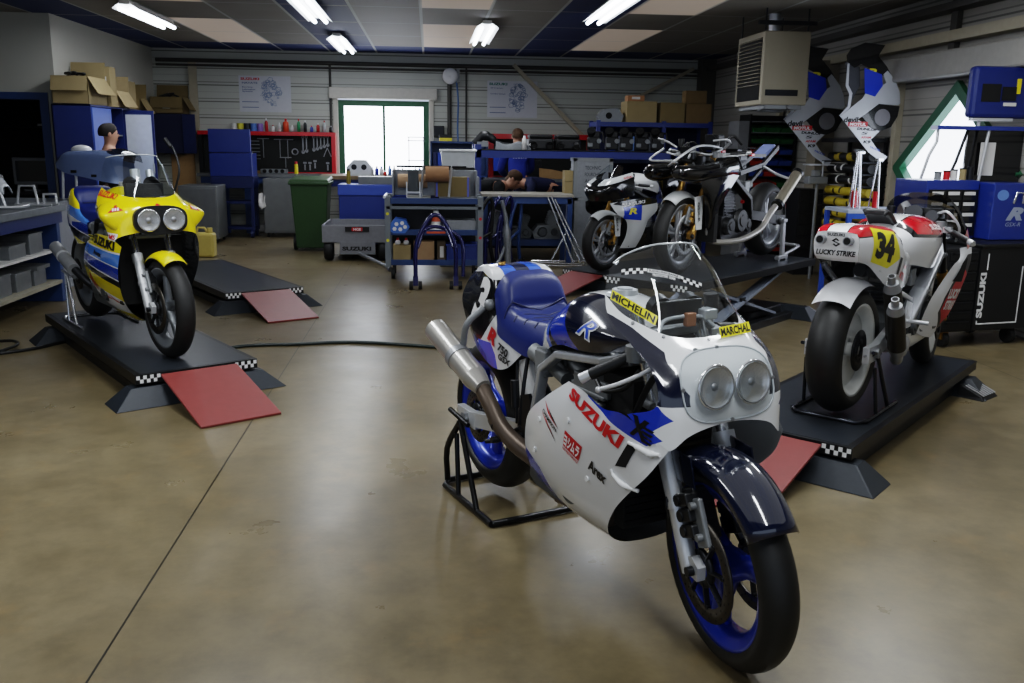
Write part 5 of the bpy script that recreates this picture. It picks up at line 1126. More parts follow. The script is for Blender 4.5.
# ---------------------------------------------------------------- black stripped motorcycle on the raised scissor lift
def bike_black():
    t = thing('stripped_motorcycle', 'black motorcycle with bare wiring and no nose, up on the raised scissor lift', 'motorcycle', (2.853, 7.537, .5), R(-135.87))
    S = steer_M(1.426, .298, 1); wr = mat('silver_rim', '#a8abb0', .3, .5); modern_wheels(t, S, .027, wr, 1.426)
    fork(t, 1.426, .298, S, 24, .1, M['gold'], M['gold'], .62, .87, .027, .025, cal_m=M['gold'])
    fw = mat('fender_white'); fo = part('front_fender', arc_fender((1.426, 0, .298), .325, 55, 160, .068, S, 14, .05, .8), fw, t, solid=.003)
    b = MB(); b.prism([(-.06, -.22), (.02, -.22), (.06, .02), (-.06, .03)], .006, Mx.Translation((1.365, .13, .56)) @ Mx(((1, 0, 0, 0), (0, 0, -1, 0), (0, 1, 0, 0), (0, 0, 0, 1)))); b.use(1)
    word(b, 'GSX-R', (1.39, .1305, .54), (-.15, 0, -1), (-1, 0, .15), .15, .03, None, .04); part('fender_side', b, [fw, M['ink']], fo)
    gb = M['gloss_black']
    # air intake snouts and black tank shell
    for s in (-1, 1):
        rows = []
        for x, w, z, r1, r2 in ((1.70, .09, .76, .01, .01), (1.66, .12, .755, .05, .05), (1.5, .15, .75, .075, .065), (1.35, .16, .76, .08, .06), (1.15, .17, .77, .07, .07), (.95, .16, .78, .06, .08)):
            rows.append([(x, s * w + r1 * math.cos(2 * PI * k / 12), z + r2 * math.sin(2 * PI * k / 12)) for k in range(12)])
        part('air_intake', MB().grid(net([r + [r[0]] for r in rows], 2, 5), True).outward((1.3, s * .16, .76)), gb, t)
        rows = [[(1.44, s * .17, .74), (1.2, s * .22, .75), (.94, s * .22, .73)], [(1.44, s * .18, .68), (1.25, s * .235, .66), (1.05, s * .23, .66)], [(1.36, s * .17, .55), (1.3, s * .21, .5), (1.18, s * .2, .5)], [(1.27, s * .14, .36), (1.24, s * .16, .34), (1.18, s * .16, .34)]]
        part('side_panel', MB().grid(net(rows, 6, 6), True).outward((1.1, 0, .6)), gb, t)
    Tk = [[(.72, 0, .82), (.72, .08, .81), (.72, .12, .77), (.73, .1, .71)], [(.85, 0, .88), (.85, .11, .865), (.85, .17, .80), (.86, .15, .71)], [(1.02, 0, .90), (1.02, .11, .885), (1.02, .17, .83), (1.02, .15, .74)], [(1.2, 0, .86), (1.2, .08, .85), (1.2, .12, .81), (1.2, .1, .76)]]
    part('fuel_tank', MB().grid(net(Tk, 6, 6, True), True).outward((.95, 0, .75)), gb, t)
    b = MB(); b.tube([(1.6, .0, .80), (1.72, .12, .84), (1.5, .14, .93), (1.26, .12, .945), (1.02, .1, .93)], .009, 8, sub=6); b.tube([(1.72, .12, .84), (1.66, -.12, .84), (1.45, -.14, .92)], .007, 8, sub=5); b.tube([(1.5, .1, .86), (1.35, .05, .9), (1.2, .1, .88), (1.05, .12, .92)], .008, 8, sub=5)
    part('fairing_stay', b, M['alu'], t)
    for s, lab in ((-1, None), (1, None)):
        clip_on(t, (1.15, s * .13, .88), (1.02, s * .33, .90), S, .12)
        b = MB(); b.tube([(1.16, s * .2, .93), (1.2, s * .26, .97), (1.3, s * .28, .99), (1.34, s * .2, .98)], .008, 8, sub=5); part('lever_guard', b, M['alu'], t)
    b = MB()
    random.seed(3)
    for k in range(9):
        p = V((1.45 - .09 * k + random.uniform(-.04, .04), random.uniform(-.12, .16), .88 + random.uniform(-.03, .05))); q = p + V((random.uniform(-.3, -.1), random.uniform(-.1, .1), random.uniform(-.12, .06)))
        b.piece().tube([p, (p + q) / 2 + V((0, 0, random.uniform(.02, .08))), q], random.choice((.006, .008, .01)), 7, sub=5)
    parts_each('wiring_loom', b, M['black'], t)
    b = MB()
    for p, d in (((1.4, .05, .87), (.06, .08, .05)), ((1.25, -.05, .91), (.07, .1, .05)), ((1.32, .1, .84), (.05, .05, .07)), ((.62, .03, .86), (.12, .12, .06)), ((.5, -.04, .84), (.1, .1, .05)), ((.72, .05, .9), (.08, .1, .05))): b.piece().box(p, d)
    parts_each('electronics_box', b, M['dark_steel'], t, bev=.006)
    b = MB(); b.box((.95, .0, .97), (.1, .12, .12)); b.use(1).cyl((1.0, 0, .98), (1.01, 0, .98), .045, n=18); part('clock_unit', b, [M['black'], M['dark_steel']], t, bev=.01)
    for p, m in (((.55, .12, .88), M['red']), ((.62, -.1, .9), M['red']), ((.68, .14, .52), M['red'])): part('red_connector', MB().box(p, (.06, .025, .025)), m, t, bev=.005)
    # seat rails and tail
    for s in (-1, 1):
        b = MB(); b.bar((.7, s * .1, .74), (.28, s * .09, .8), .025, .035); b.bar((.28, s * .09, .8), (-.02, s * .07, .94), .025, .035); b.bar((.62, s * .1, .6), (.25, s * .08, .78), .02, .025); part('seat_rail', b, M['black'], t)
    b = MB(); b.prism([(.22, .85), (.18, .88), (.0, .965), (-.03, .945), (.1, .88)], .1, Mx.Translation((0, .05, 0)) @ Mx(((1, 0, 0, 0), (0, 0, -1, 0), (0, 1, 0, 0), (0, 0, 0, 1)))); part('tail_tray', b, mat('pale_blue_plastic', '#7f8fc4', .4), t, bev=.006)
    b = MB(); b.b2((.25, -.1, .86), (.55, .1, .885)); part('battery_tray', b, M['black'], t)
    engine_block(t, .58, 1.1, .24, .62, .17, M['black'], cover=True, cyl=M['dark_steel'])
    b = MB(); b.box((1.2, 0, .42), (.05, .38, .36)); part('radiator', b, M['cavity_shade'], t); 
    beam(t, [(1.2, .08, .84), (.95, .17, .7), (.68, .17, .55), (.6, .15, .4)], .035, .075, M['black'])
    swingarm(t, .58, .42, .339, .135, M['black'], .075)
    b = MB(); b.tube([(1.12, .1, .5), (1.2, .12, .36), (1.18, .14, .25), (1.02, .19, .23), (.8, .22, .24), (.54, .23, .30), (.4, .23, .40), (.28, .225, .47)], [.02, .022, .022, .024, .024, .024, .024, .026], 14, sub=6); eo = part('exhaust_pipe', b, mat('exhaust_steel', '#8f8b86', .25, 1., var=.15, scale=12), t)
    p, q = V((-.1, .23, .735)), V((.25, .225, .475)); d = (q - p).normalized(); b = MB(); b.cyl(p, q, .046, .044, 22); b.use(1).cyl(p, p + d * .03, .05, n=22).cyl(q - d * .03, q, .048, n=22); b.use(2).cyl(p - d * .002, p - d * .001, .035, n=16); part('silencer', b, [mat('warm_steel', '#8b8577', .35, .6), M['dark_steel'], M['cavity_shade']], eo); part('silencer_hanger', MB().tube([p + d * .1, (.12, .15, .72), (.3, .1, .79)], .012, 8, sub=4), M['alu'], eo)
    for k in range(3): b = MB(); b.tube([(1.12, .02 - k * .07, .5), (1.19, .03 - k * .07, .38), (1.18, .05 - k * .06, .27), (1.0, .15, .24)], .02, 10, sub=5); part('exhaust_header', b, mat('exhaust_steel'), eo)
    return t
bike_black()
def lift_stand(label, x, y, z, rz, m=None):
    t = thing('paddock_stand', label, 'motorcycle stand', (x, y, z), rz); m = m or M['steel']
    for s in (-1, 1):
        b = MB(); b.bar((0, s * .19, .03), (-.02, s * .17, .33), .05, .03, up=V((0, 1, 0))); b.box((-.02, s * .165, .335), (.07, .06, .03)); b.cyl((.08, s * .19 - .015, .02), (.08, s * .19 + .015, .02), .02, n=12); b.cyl((-.06, s * .19 - .015, .02), (-.06, s * .19 + .015, .02), .02, n=12); b.box((.01, s * .19, .03), (.18, .04, .03)); part('upright', b, m, t, bev=.005)
    b = MB(); b.tube([(.0, -.19, .04), (-.3, -.19, .09), (-.36, -.14, .1), (-.36, .14, .1), (-.3, .19, .09), (.0, .19, .04)], .014, 10, sub=3); part('handle_loop', b, m, t)
    return t
lift_stand('silver paddock stand holding the rear wheel of the black stripped motorcycle', 2.853, 7.537, .5, R(-135.87))
# ---------------------------------------------------------------- motorcycle lifts
DECK = mat('lift_deck', '#23272c', .36, .1, var=.35, scale=14, bump=.05); LEDGE = mat('lift_edge', '#0e0f11', .4); LFOOT = mat('lift_foot', '#20252b', .5, .2, var=.2, scale=60); LRED = mat('ramp_red', '#712f2c', .45, var=.12, scale=20, bump=.05)
def lift(label, x, y, rz, zt=.17, ramp=True, foot=True):
    t = thing('motorcycle_lift', label, 'motorcycle lift', (x, y, 0), R(rz), 'black motorcycle lifts'); L_ = 2.19; w = .35
    b = MB(); b.b2((-L_, -w, zt - .055), (0, w, zt)); b.use(1); b.b2((-L_ + .03, -w + .03, zt), (-.02, w - .03, zt + .0015))
    d = part('deck', b, [LEDGE, DECK], t, bev=.004)
    dk, lt = checker(7, 2)
    for y0 in (-w, w - .14):
        b = MB(); b.use(0); lay(b, dk, (0, y0 + .005, zt - .048), (0, 1, 0), (0, 0, 1), .13, .042, None, .0015); b.use(1); lay(b, lt, (0, y0 + .005, zt - .048), (0, 1, 0), (0, 0, 1), .13, .042, None, .0015)
        part('checker_strip', b, [M['ink'], M['inkwhite']], d)
    if ramp:
        b = MB(); T = Mx.Translation((.015, 0, zt - .012)) @ Mx.Rotation(math.atan2(zt - .02, .60), 4, 'Y'); b.b2((0, -.218, -.008), (.62, .218, .006), T)
        part('ramp', b, LRED, t, bev=.003)
    for xf in (-.02, -2.0):
        b = MB(); pr = [(-.49, 0), (.49, 0), (.38, .10), (-.38, .10)]; n = 4
        vs = [(xf + .12, a, 0) for a, _ in pr[:2]] + [(xf + .03, a, z) for a, z in pr[2:]] + [(xf - .12, a, 0) for a, _ in pr[:2]] + [(xf - .07, a, z) for a, z in pr[2:]]
        b.add(vs, [(0, 1, 2, 3), (7, 6, 5, 4), (0, 4, 5, 1), (1, 5, 6, 2), (2, 6, 7, 3), (3, 7, 4, 0)]); part('foot', b, LFOOT, t, bev=.006)
    for s in (-1, 1): part('base_rail', MB().b2((-1.93, s * .26 - .035, 0), (-.1, s * .26 + .035, .06)), LEDGE, t, bev=.004)
    if zt > .3:
        for s in (-1, 1):
            b = MB(); b.bar((-.35, s * .255, .08), (-1.65, s * .255, zt - .06), .02, .09, up=V((0, s, 0))); part('scissor_arm', b, mat('lift_grey', '#8b93a3', .4, .4), t)
            b = MB(); b.bar((-1.65, s * .23, .08), (-.35, s * .23, zt - .06), .02, .07, up=V((0, s, 0))); part('scissor_arm', b, mat('lift_grey'), t)
            b = MB(); b.box((-1.0, s * .275, (zt + .02) / 2), (.07, .02, .06)); b.cyl((-1.0, s * .28, (zt + .02) / 2), (-1.0, s * .3, (zt + .02) / 2), .018, n=12); part('pivot_plate', b, M['black'], t)
        b = MB(); b.cyl((-1.75, 0, .1), (-1.0, 0, .26), .03, n=12); part('ram', b, M['black'], t)
        b = MB(); b.b2((-1.9, -.2, .02), (-1.3, .2, .12)); part('pump_box', b, M['black'], t, bev=.01)
    else:
        for s in (-1, 1): part('scissor_arm', MB().bar((-1.9, s * .23, .05), (-.4, s * .23, .1), .02, .04, up=V((0, s, 0))), M['dark_steel'], t)
    return t
lift('low black lift with a red ramp under the yellow motorcycle', -1.32, 5.135, -56.7)
lift('empty black lift with a red ramp behind the yellow motorcycle', -1.42, 7.87, -59.3)
lift('low black lift under the white and red motorcycle number 34', 1.58, 3.82, -134.7)
lift('low black lift with a red ramp under the white sport motorcycle', 1.60, 8.98, -142)
lift('raised scissor lift carrying the black stripped motorcycle', 1.527, 6.25, -135.87, .5, False)
def pedal(label, x, y, rz):
    t = thing('foot_pedal', label, 'foot pedal', (x, y, 0), R(rz), None)
    b = MB(); b.add([(-.14, -.1, 0), (.14, -.1, 0), (.14, .1, 0), (-.14, .1, 0), (-.12, -.08, .03), (.12, -.08, .03), (.12, .1, .1), (-.12, .1, .1)], [(3,2,1,0), (4,5,6,7), (0,1,5,4), (1,2,6,5), (2,3,7,6), (3,0,4,7)]); part('housing', b, M['black'], t, bev=.004)
    b = MB()
    for k in range(6): b.box((-.1 + .04 * k, .01, .068), (.014, .16, .006), Mx.Rotation(R(21), 4, 'X') @ Mx.Translation((0, 0, -.0)))
    part('tread_rib', b, M['alu'], t); t.scale = (.75, .75, .75)
    part('hose', MB().tube([(0, .1, .03), (-.05, .2, .02), (-.2, .25, .015), (-.3, .15, .012)], .008, 7, sub=5), M['black'], t)
pedal('black ribbed foot pedal at the far corner of the lift under motorcycle 34', 3.27, 4.93, 35)
pedal('black ribbed foot pedal on the floor beside the raised scissor lift', 3.3, 7.5, 40)
# hose and cables on the floor
HO = mat('hose_green_black', '#0f1c1a', .4)
part('air_hose', MB().tube([(-1.65, 5.95, .012), (-1.35, 6.35, .012), (-.95, 6.42, .012), (-.55, 6.48, .012), (-.1, 6.35, .012), (.3, 6.2, .012), (.8, 6.2, .012), (1.3, 6.4, .012)], .012, 8, sub=6), HO, label='dark air hose lying across the floor from the yellow motorcycle lift', cat='hose')
c = thing('power_cable', 'coiled black power cable with a plug on the floor by the yellow motorcycle lift', 'cable', (-2.95, 6.2, 0))
b = MB(); b.tube([(.35, .35, .012), (.2, .1, .012), (-.1, -.1, .012), (-.3, 0, .012), (-.28, .25, .014), (0, .3, .03), (.1, .1, .03), (-.1, -.2, .012), (-.45, -.15, .012), (-.8, -.05, .012)], .011, 8, sub=6); part('lead', b, M['black'], c)
b = MB(); b.cyl((-.25, .02, .04), (-.08, .1, .045), .028, n=12); b.use(1).cyl((-.3, 0, .04), (-.25, .02, .04), .02, n=12); part('plug', b, [M['black'], M['grey_metal']], c)
# ---------------------------------------------------------------- along the back wall
BLU, BLM, STEEL = M['blue'], M['blue_metal'], mat('sheet_steel', '#6d6f6f', .42, .6, var=.18, scale=7)
GAL = mat('galvanised', '#83868a', .45, .6, var=.2, scale=30); WOODT = mat('bench_board', '#6b5a45', .6, var=.2)
def simple(name, label, cat, mb, m, loc=(0, 0, 0), rz=0, group=None, bev=.004, **k): return part(name, mb, m, None, label, cat, group, bev=bev, loc=loc, rz=rz, **k)
# posters
def poster(label, x0, z0, x1, z1, head, hc, sub):
    t = thing('poster', label, 'poster', (x0, YB - .004, z0), 0); w, h = x1 - x0, z1 - z0
    part('sheet', MB().b2((0, 0, 0), (w, .004, h)), mat('poster_paper', '#b9bcc2', .6, var=.05), t)
    X, Z = V((1, 0, 0)), V((0, 0, 1)); b = MB()
    b.use(0); word(b, 'SUZUKI', (.03, 0, h * .88), X, Z, w * .36, h * .07, None, .04, off=.002)
    b.use(1)
    for k, (s, z, wd, hh) in enumerate(sub): word(b, s, (.05, 0, h * z), X, Z, wd * w, hh * h, None, .02, off=.002)
    for z in (.12, .27): lay(b, SQ, (.04, 0, h * z), X, Z, w * .32, h * .018, None, .002)
    part('printing', b, [hc, mat('print_blue', '#3a4e78', .6)], t)
    b = MB(); random.seed(len(head))
    for k in range(60):
        a = random.uniform(0, 6.28); r = random.random() ** .5; cx, cz = (.62 + .17 * r * math.cos(a) + .06 * math.sin(a), .55 + .34 * r * math.sin(a) - .12 * math.cos(a) * r)
        s = random.uniform(.01, .05); n_ = random.choice((3, 5, 8))
        pts = [V((w * cx + s * math.cos(q * 6.28 / n_ + a), -.0015, h * cz + s * math.sin(q * 6.28 / n_ + a) * .8)) for q in range(n_)]
        b.tube(pts, .0035, 4, closed=True, smooth=False)
    part('engine_drawing', b, mat('print_pale', '#6d7f9e', .6), t)
poster('engine poster with red brand heading on the back wall above the tool panel', -2.97, 1.86, -2.17, 2.41, 'red', M['inkred'], (('HAYATE', .78, .3, .05), ('Engine', .66, .2, .045), ('Lubrication', .6, .25, .045), ('System', .54, .2, .045)))
poster('engine poster with green brand heading near the diagonal wall brace', .94, 1.84, 1.75, 2.41, 'green!', mat('ink_teal', '#1c6b5c', .5), (('GP-X System', .78, .25, .04), ('Cooling System', .62, .3, .045)))
# hose reel, speaker
t = thing('hose_reel', 'round white hose reel high on the back wall with a blue hose', 'hose reel', (.34, YB - .02, 2.46)); b = MB(); A = Mx(((1, 0, 0, 0), (0, 0, 1, 0), (0, 1, 0, 0), (0, 0, 0, 1)))
b.lathe([(0, -.13), (.03, -.14), (.11, -.14), (.125, -.12), (.125, -.03), (.1, -.01), (0, -.01)], 24, A); part('drum', b, M['white'], t); part('hose', MB().tube([(.1, -.08, -.05), (.13, -.06, -.4), (.12, -.05, -.8), (.14, -.05, -1.2)], .014, 8, sub=5), mat('hose_blue', '#4a6d9c', .4), t)
part('bracket', MB().b2((.1, -.1, -.1), (.15, -.01, .12)), M['grey_metal'], t)
t = thing('wall_speaker', 'small black loudspeaker on the back wall beside the window', 'loudspeaker', (.16, YB - .08, 1.6)); part('cabinet', MB().box((0, 0, 0), (.17, .15, .18)), M['black'], t, bev=.008); part('grille', MB().box((0, -.077, 0), (.14, .005, .15)), M['dark_steel'], t)
# tool panel: red frame, dark board, hung tools
t = thing('tool_board', 'red framed black tool board hung with spanners on the back wall', 'tool board', (-3.6, 14.8, .9))
b = MB(); b.b2((0, 0, .6), (2.12, .17, .66)); b.b2((2.06, 0, 0), (2.12, .17, .6)); b.b2((.4, 0, 0), (2.06, .03, .035)); part('frame', b, M['red'], t); part('board', MB().b2((0, .14, 0), (2.06, .17, .6)), mat('pegboard_black', '#0f1210', .7, bump=.1, scale=60), t)
part('bin_rail', MB().b2((0, 0, 0), (.06, .14, .6)), M['dark_steel'], t)
TOOL = M['steel']
def tool(label, mb, x, z, group, name, m=None): o = part(name, mb, m or TOOL, None, label, 'tool', group, loc=(x, 14.915, z)); return o
ord_ = ('longest', 'second longest', 'third', 'fourth', 'fifth', 'sixth', 'shortest')
def spanner(L_):
    b = MB(); b.box((0, 0, 0), (.018, .008, L_ * .8)); b.lathe([(.010, -.005), (.024, -.005), (.024, .005), (.010, .005), (.010, -.005)], 14, Mx.Translation((0, 0, L_ * .42)) @ Mx.Rotation(R(90), 4, 'X')); b.prism([(-.022, -.02), (-.006, 0), (.006, 0), (.022, -.02), (.026, .015), (.01, .035), (-.01, .035), (-.026, .015)], .008, Mx.Translation((0, .004, -L_ * .44)) @ Mx.Rotation(R(90), 4, 'X') @ Mx.Rotation(PI, 4, 'Z')); return b
for k in range(7): tool('combination spanner on the tool board, %s of the rising row under the red frame' % ord_[k], spanner(.26 - .02 * k), -2.0 + .055 * k + (.06 if k > 1 else 0), 1.37 + .01 * k, 'spanners hanging on the tool board', 'spanner')
for k in range(6):
    b = MB(); b.cyl((-.1 + .015 * k, 0, 0), (.1 - .01 * k, 0, 0), .007, n=8); b.cyl((-.1 + .015 * k, 0, 0), (-.09 + .015 * k, 0, -.05), .007, n=8)
    tool('L-shaped box key on the tool board, %s from the top of the stepped stack' % ('first', 'second', 'third', 'fourth', 'fifth', 'sixth')[k], b, -2.78 + .012 * k, 1.41 - .055 * k, 'box keys stacked on the tool board', 'box_key')
for k, (x, z, L_) in enumerate(((-2.62, 1.3, .3), (-2.36, 1.3, .28), (-2.24, 1.29, .3), (-2.28, 1.08, .16))):
    b = MB(); b.cyl((0, 0, L_ / 2), (0, 0, -L_ / 2), .007, n=8); b.cyl((-.09, 0, L_ / 2), (.09, 0, L_ / 2), .008, n=8); tool(('T-handled key beside the stepped box keys', 'T-handled key in the middle of the tool board', 'T-handled key next to the ring tool', 'short T-handled key low on the tool board')[k], b, x, z, 'T-handled keys on the tool board', 'socket_key')
b = MB(); b.lathe([(.035, -.006), (.055, -.006), (.055, .006), (.035, .006), (.035, -.006)], 18, Mx.Rotation(R(90), 4, 'X')); tool('steel ring tool in the middle of the tool board', b, -2.13, 1.25, None, 'ring_tool')
for k, (x, z) in enumerate(((-1.98, 1.05), (-1.9, 1.05), (-1.82, 1.08), (-1.62, 1.05))):
    b = MB(); b.box((0, 0, -.04), (.022, .012, .09)); b.box((0, 0, .03), (.05, .015, .03)); tool('small hammer or puller low on the tool board, %s of four' % ('first', 'second', 'third', 'last')[k], b, x, z, 'small tools low on the tool board', 'hammer')
b = MB()
for s in (-1, 1): b.bar((0, 0, .07), (s * .06, 0, -.07), .012, .012)
tool('open pliers near the red upright of the tool board', b, -1.62, 1.25, None, 'pliers')
t = thing('tool_tray', 'grey socket tray with small tools on a ledge of the tool board', 'tool tray', (-3.1, 14.85, 1.1)); part('tray', MB().b2((-.12, -.03, 0), (.14, .08, .03)), M['grey_metal'], t); part('handle', MB().b2((.16, -.03, 0), (.3, 0, .03)), M['red'], t)
# bottles and cans along the top of the tool board
BC = ['#b8b8b4', '#c9c13a', '#20242a', '#4a6fb0', '#7a5fa0', '#b02a2a', '#d8d8d6', '#c6c6c4', '#cc4a2a', '#c8c8c8', '#2b8a5a', '#22252a', '#3a4a9a', '#b52a2a', '#aeb2b4', '#222428']
BN = ['pale grey', 'yellow', 'black', 'blue', 'violet', 'tall red', 'white', 'short white', 'orange and white', 'squat pale', 'green', 'narrow black', 'dark blue', 'short red', 'silver', 'last black']
for k in range(16):
    x = -3.05 + 1.5 * k / 15; tall = (5, 8, 10); h = .12 if k < 5 else (.2 if k in tall else .1 + .04 * (k % 3)); r = .045 if k < 5 or k == 8 else .026; lab = BN[k] + (' roll' if k < 5 else ' bottle') + ' standing along the top of the red tool board frame'
    if k < 5: simple('tape_roll', lab, 'tape roll', MB().cyl((0, 0, 0), (0, 0, h), r * 1.1, n=16), mat('bottle%d' % k, BC[k], .4), (x, 14.87, 1.561), 0, 'things along the top of the tool board', 0)
    else:
        t = thing('bottle', lab, 'bottle', (x, 14.87, 1.561), 0, 'things along the top of the tool board'); part('body', MB().lathe([(0, 0), (r, 0), (r, h * .7), (r * .4, h * .8), (r * .35, h * .86), (0, h * .86)], 14), mat('bottle%d' % k, BC[k], .35), t); part('cap', MB().cyl((0, 0, h * .84), (0, 0, h), r * .42, n=10), M['white'] if k % 2 else M['red'], t)
# workbench under the tool board, one blue legged bench with white drawers
t = thing('workbench', 'blue legged workbench below the red tool board', 'workbench', (-2.55, 14.68, 0)); part('top', MB().b2((-1.0, -.27, .87), (1.2, .27, .92)), STEEL, t, bev=.004); part('apron', MB().b2((-.95, -.25, .77), (1.15, -.2, .87)), BLM, t)
for x in (-.6, -.25, .9): part('leg', MB().b2((x - .05, -.25, 0), (x + .05, -.15, .77)), BLM, t)
b = MB(); b.b2((-.2, -.15, .35), (.1, .3, .38)); b.b2((-.2, -.15, .02), (.12, .3, .12)); part('under_shelf', b, M['white'], t)
t = thing('engine_gasket', 'brown cardboard gasket sheet lying on the bench under the tool board', 'gasket', (-2.8, 14.55, .921)); part('sheet', MB().prism([(-.2, -.05), (.2, -.06), (.22, .05), (.0, .08), (-.18, .05)], .04), M['wood'], t)
t = thing('cylinder_head', 'cast alloy cylinder head on the bench under the tool board', 'cylinder head', (-2.4, 14.52, .921)); part('casting', MB().b2((-.2, -.08, 0), (.2, .08, .07)), M['rough_alu'], t, bev=.01)
for k in range(4): part('bore', MB().cyl((-.135 + .09 * k, -.082, .04), (-.135 + .09 * k, -.086, .04), .03, n=14), M['cavity_shade'], t)
t = thing('spray_can', 'yellow spray can standing on the bench beside the cylinder head', 'spray can', (-2.06, 14.5, .921)); part('body', MB().cyl((0, 0, 0), (0, 0, .15), .03, n=14), M['yellow'], t); part('cap', MB().cyl((0, 0, .15), (0, 0, .19), .022, n=12), M['red'], t)
# steel cabinets, blue tool trolley
def steel_cab(label, x, y, w, d, h):
    t = thing('steel_cabinet', label, 'cabinet', (x, y, 0)); part('carcass', MB().b2((-w / 2, 0, .06), (w / 2, d, h)), STEEL, t, bev=.008); part('door', MB().b2((-w / 2 + .015, -.012, .09), (w / 2 - .015, 0, h - .03)), STEEL, t, bev=.004)
    for sx in (-1, 1):
        for yy in (.05, d - .05): part('castor', MB().cyl((sx * w * .4 - .015, yy, .03), (sx * w * .4 + .015, yy, .03), .03, n=12), M['rubber'], t)
    return t
steel_cab('brushed steel cabinet on castors behind the yellow motorcycle', -3.2, 12.95, .52, .6, .80)
steel_cab('brushed steel cabinet between the blue tool trolley and the green bin', -2.22, 13.85, .5, .5, .87)
t = thing('tool_trolley', 'tall blue tool trolley with raised lid on two castors and shelf', 'tool trolley', (-2.9, 13.75, 0)); DB = mat('deep_blue_enamel', '#1d2f70', .35, var=.06); NB = mat('navy_enamel', '#0f1d4a', .4)
part('lid', MB().b2((-.31, .05, 1.245), (.29, .12, 1.58)), DB, t, bev=.006); part('chest', MB().b2((-.3, 0, .9), (.31, .4, 1.235)), DB, t, bev=.008); part('drawer_unit', MB().b2((-.3, 0, .73), (.32, .4, .9)), NB, t, bev=.005)
for x in (-.27, .29):
    for y in (.04, .36): part('leg', MB().b2((x - .025, y - .025, .1), (x + .025, y + .025, .73)), NB, t)
b = MB(); b.b2((-.27, .02, .5), (.29, .38, .54)); part('shelf', b, NB, t); part('shelf', MB().b2((-.27, .02, .12), (.29, .38, .16)), NB, t)
for x in (-.24, .27):
    for y in (.02, .38): part('castor', MB().cyl((x - .02, y, .06), (x + .02, y, .06), .06, n=16), NB, t)
t = thing('cloth_rag', 'pale rag hanging from the side of the blue tool trolley', 'rag', (-2.53, 13.85, .45)); part('cloth', MB().grid(net([[(0, 0, .2), (.05, .02, .21), (.1, 0, .2)], [(-.01, -.02, .1), (.05, .02, .1), (.09, -.02, .1)], [(.0, 0, 0), (.05, -.03, -.02), (.1, 0, .01)]], 4, 4), True), M['paper'], t, solid=.01)
# green wheeled bin
t = thing('wheeled_bin', 'dark green wheeled refuse bin in front of the steel cabinet', 'bin', (-1.56, 12.3, 0)); G = M['green']
b = MB(); b.add([(-.19, -.2, .04), (.19, -.2, .04), (.19, .2, .06), (-.19, .2, .06), (-.24, -.26, .88), (.24, -.26, .88), (.24, .26, .88), (-.24, .26, .88)], [(3,2,1,0), (4,5,6,7), (0,1,5,4), (1,2,6,5), (2,3,7,6), (3,0,4,7)]); part('body', b, G, t, bev=.015)
b = MB(); b.b2((-.265, -.285, .87), (.265, .285, .91)); part('rim', b, G, t, bev=.01); part('lid', MB().add([(-.26, -.28, .91), (.26, -.28, .91), (.26, .3, .93), (-.26, .3, .93), (-.24, -.26, .94), (.24, -.26, .94), (.24, .3, .97), (-.24, .3, .97)], [(3,2,1,0), (4,5,6,7), (0,1,5,4), (1,2,6,5), (2,3,7,6), (3,0,4,7)]), G, t, bev=.01)
for s in (-1, 1): part('wheel', MB().cyl((s * .22 - .025, .0, .1), (s * .22 + .025, .0, .1), .1, n=20), M['rubber'], t)
part('handle', MB().cyl((-.24, .33, .9), (.24, .33, .9), .016, n=10), G, t)
# grey trailer cart
t = thing('hand_trailer', 'grey sheet metal hand trailer with black brand lettering and thick tyres', 'trailer', (-.9, 11.1, 0)); TG = mat('trailer_grey', '#74757a', .6, .1, var=.2, scale=25)
b = MB(); b.b2((-.4, 0, .23), (.4, .02, .44)); b.b2((-.4, .88, .23), (.4, .9, .44)); b.b2((-.4, .02, .23), (-.38, .88, .44)); b.b2((.38, .02, .23), (.4, .88, .44)); b.b2((-.4, .02, .22), (.4, .88, .24)); part('tray', b, TG, t, bev=.004)
fp = part('front_plate', MB().b2((-.19, -.008, .085), (.24, .0, .235)), TG, t); b = MB(); word(b, 'SUZUKI', (-.16, -.008, .13), (1, 0, 0), (0, 0, 1), .35, .05, None, .05); part('lettering', b, M['ink'], fp)
b = MB(); b.b2((-.12, -.012, .36), (.17, 0, .42)); b.use(1); lay(b, SQ, (-.04, -.012, .368), (1, 0, 0), (0, 0, 1), .13, .045); b.use(2); word(b, 'HGE', (-.02, -.012, .375), (1, 0, 0), (0, 0, 1), .09, .03, None, .03, off=.003); part('maker_plate', b, [M['black'], M['inkred'], M['inkwhite']], t)
for s in (-1, 1):
    b = MB(); b.lathe([(.05, -.045), (.1, -.055), (.12, -.04), (.125, 0), (.12, .04), (.1, .055), (.05, .045)], 22, Mx.Translation((s * .33, .1, .125)) @ Mx.Rotation(R(90), 4, 'Y')); w = part('wheel', b, M['rubber'], t); part('hub', MB().cyl((s * .33 - .04, .1, .125), (s * .33 + .04, .1, .125), .052, n=16), M['grey_metal'], w)
b = MB(); b.cyl((.05, 0, .09), (.42, -.85, .05), .022, n=10); b.cyl((.42, -.85, .05), (.46, -.92, .03), .03, n=10); part('tow_bar', b, GAL, t)
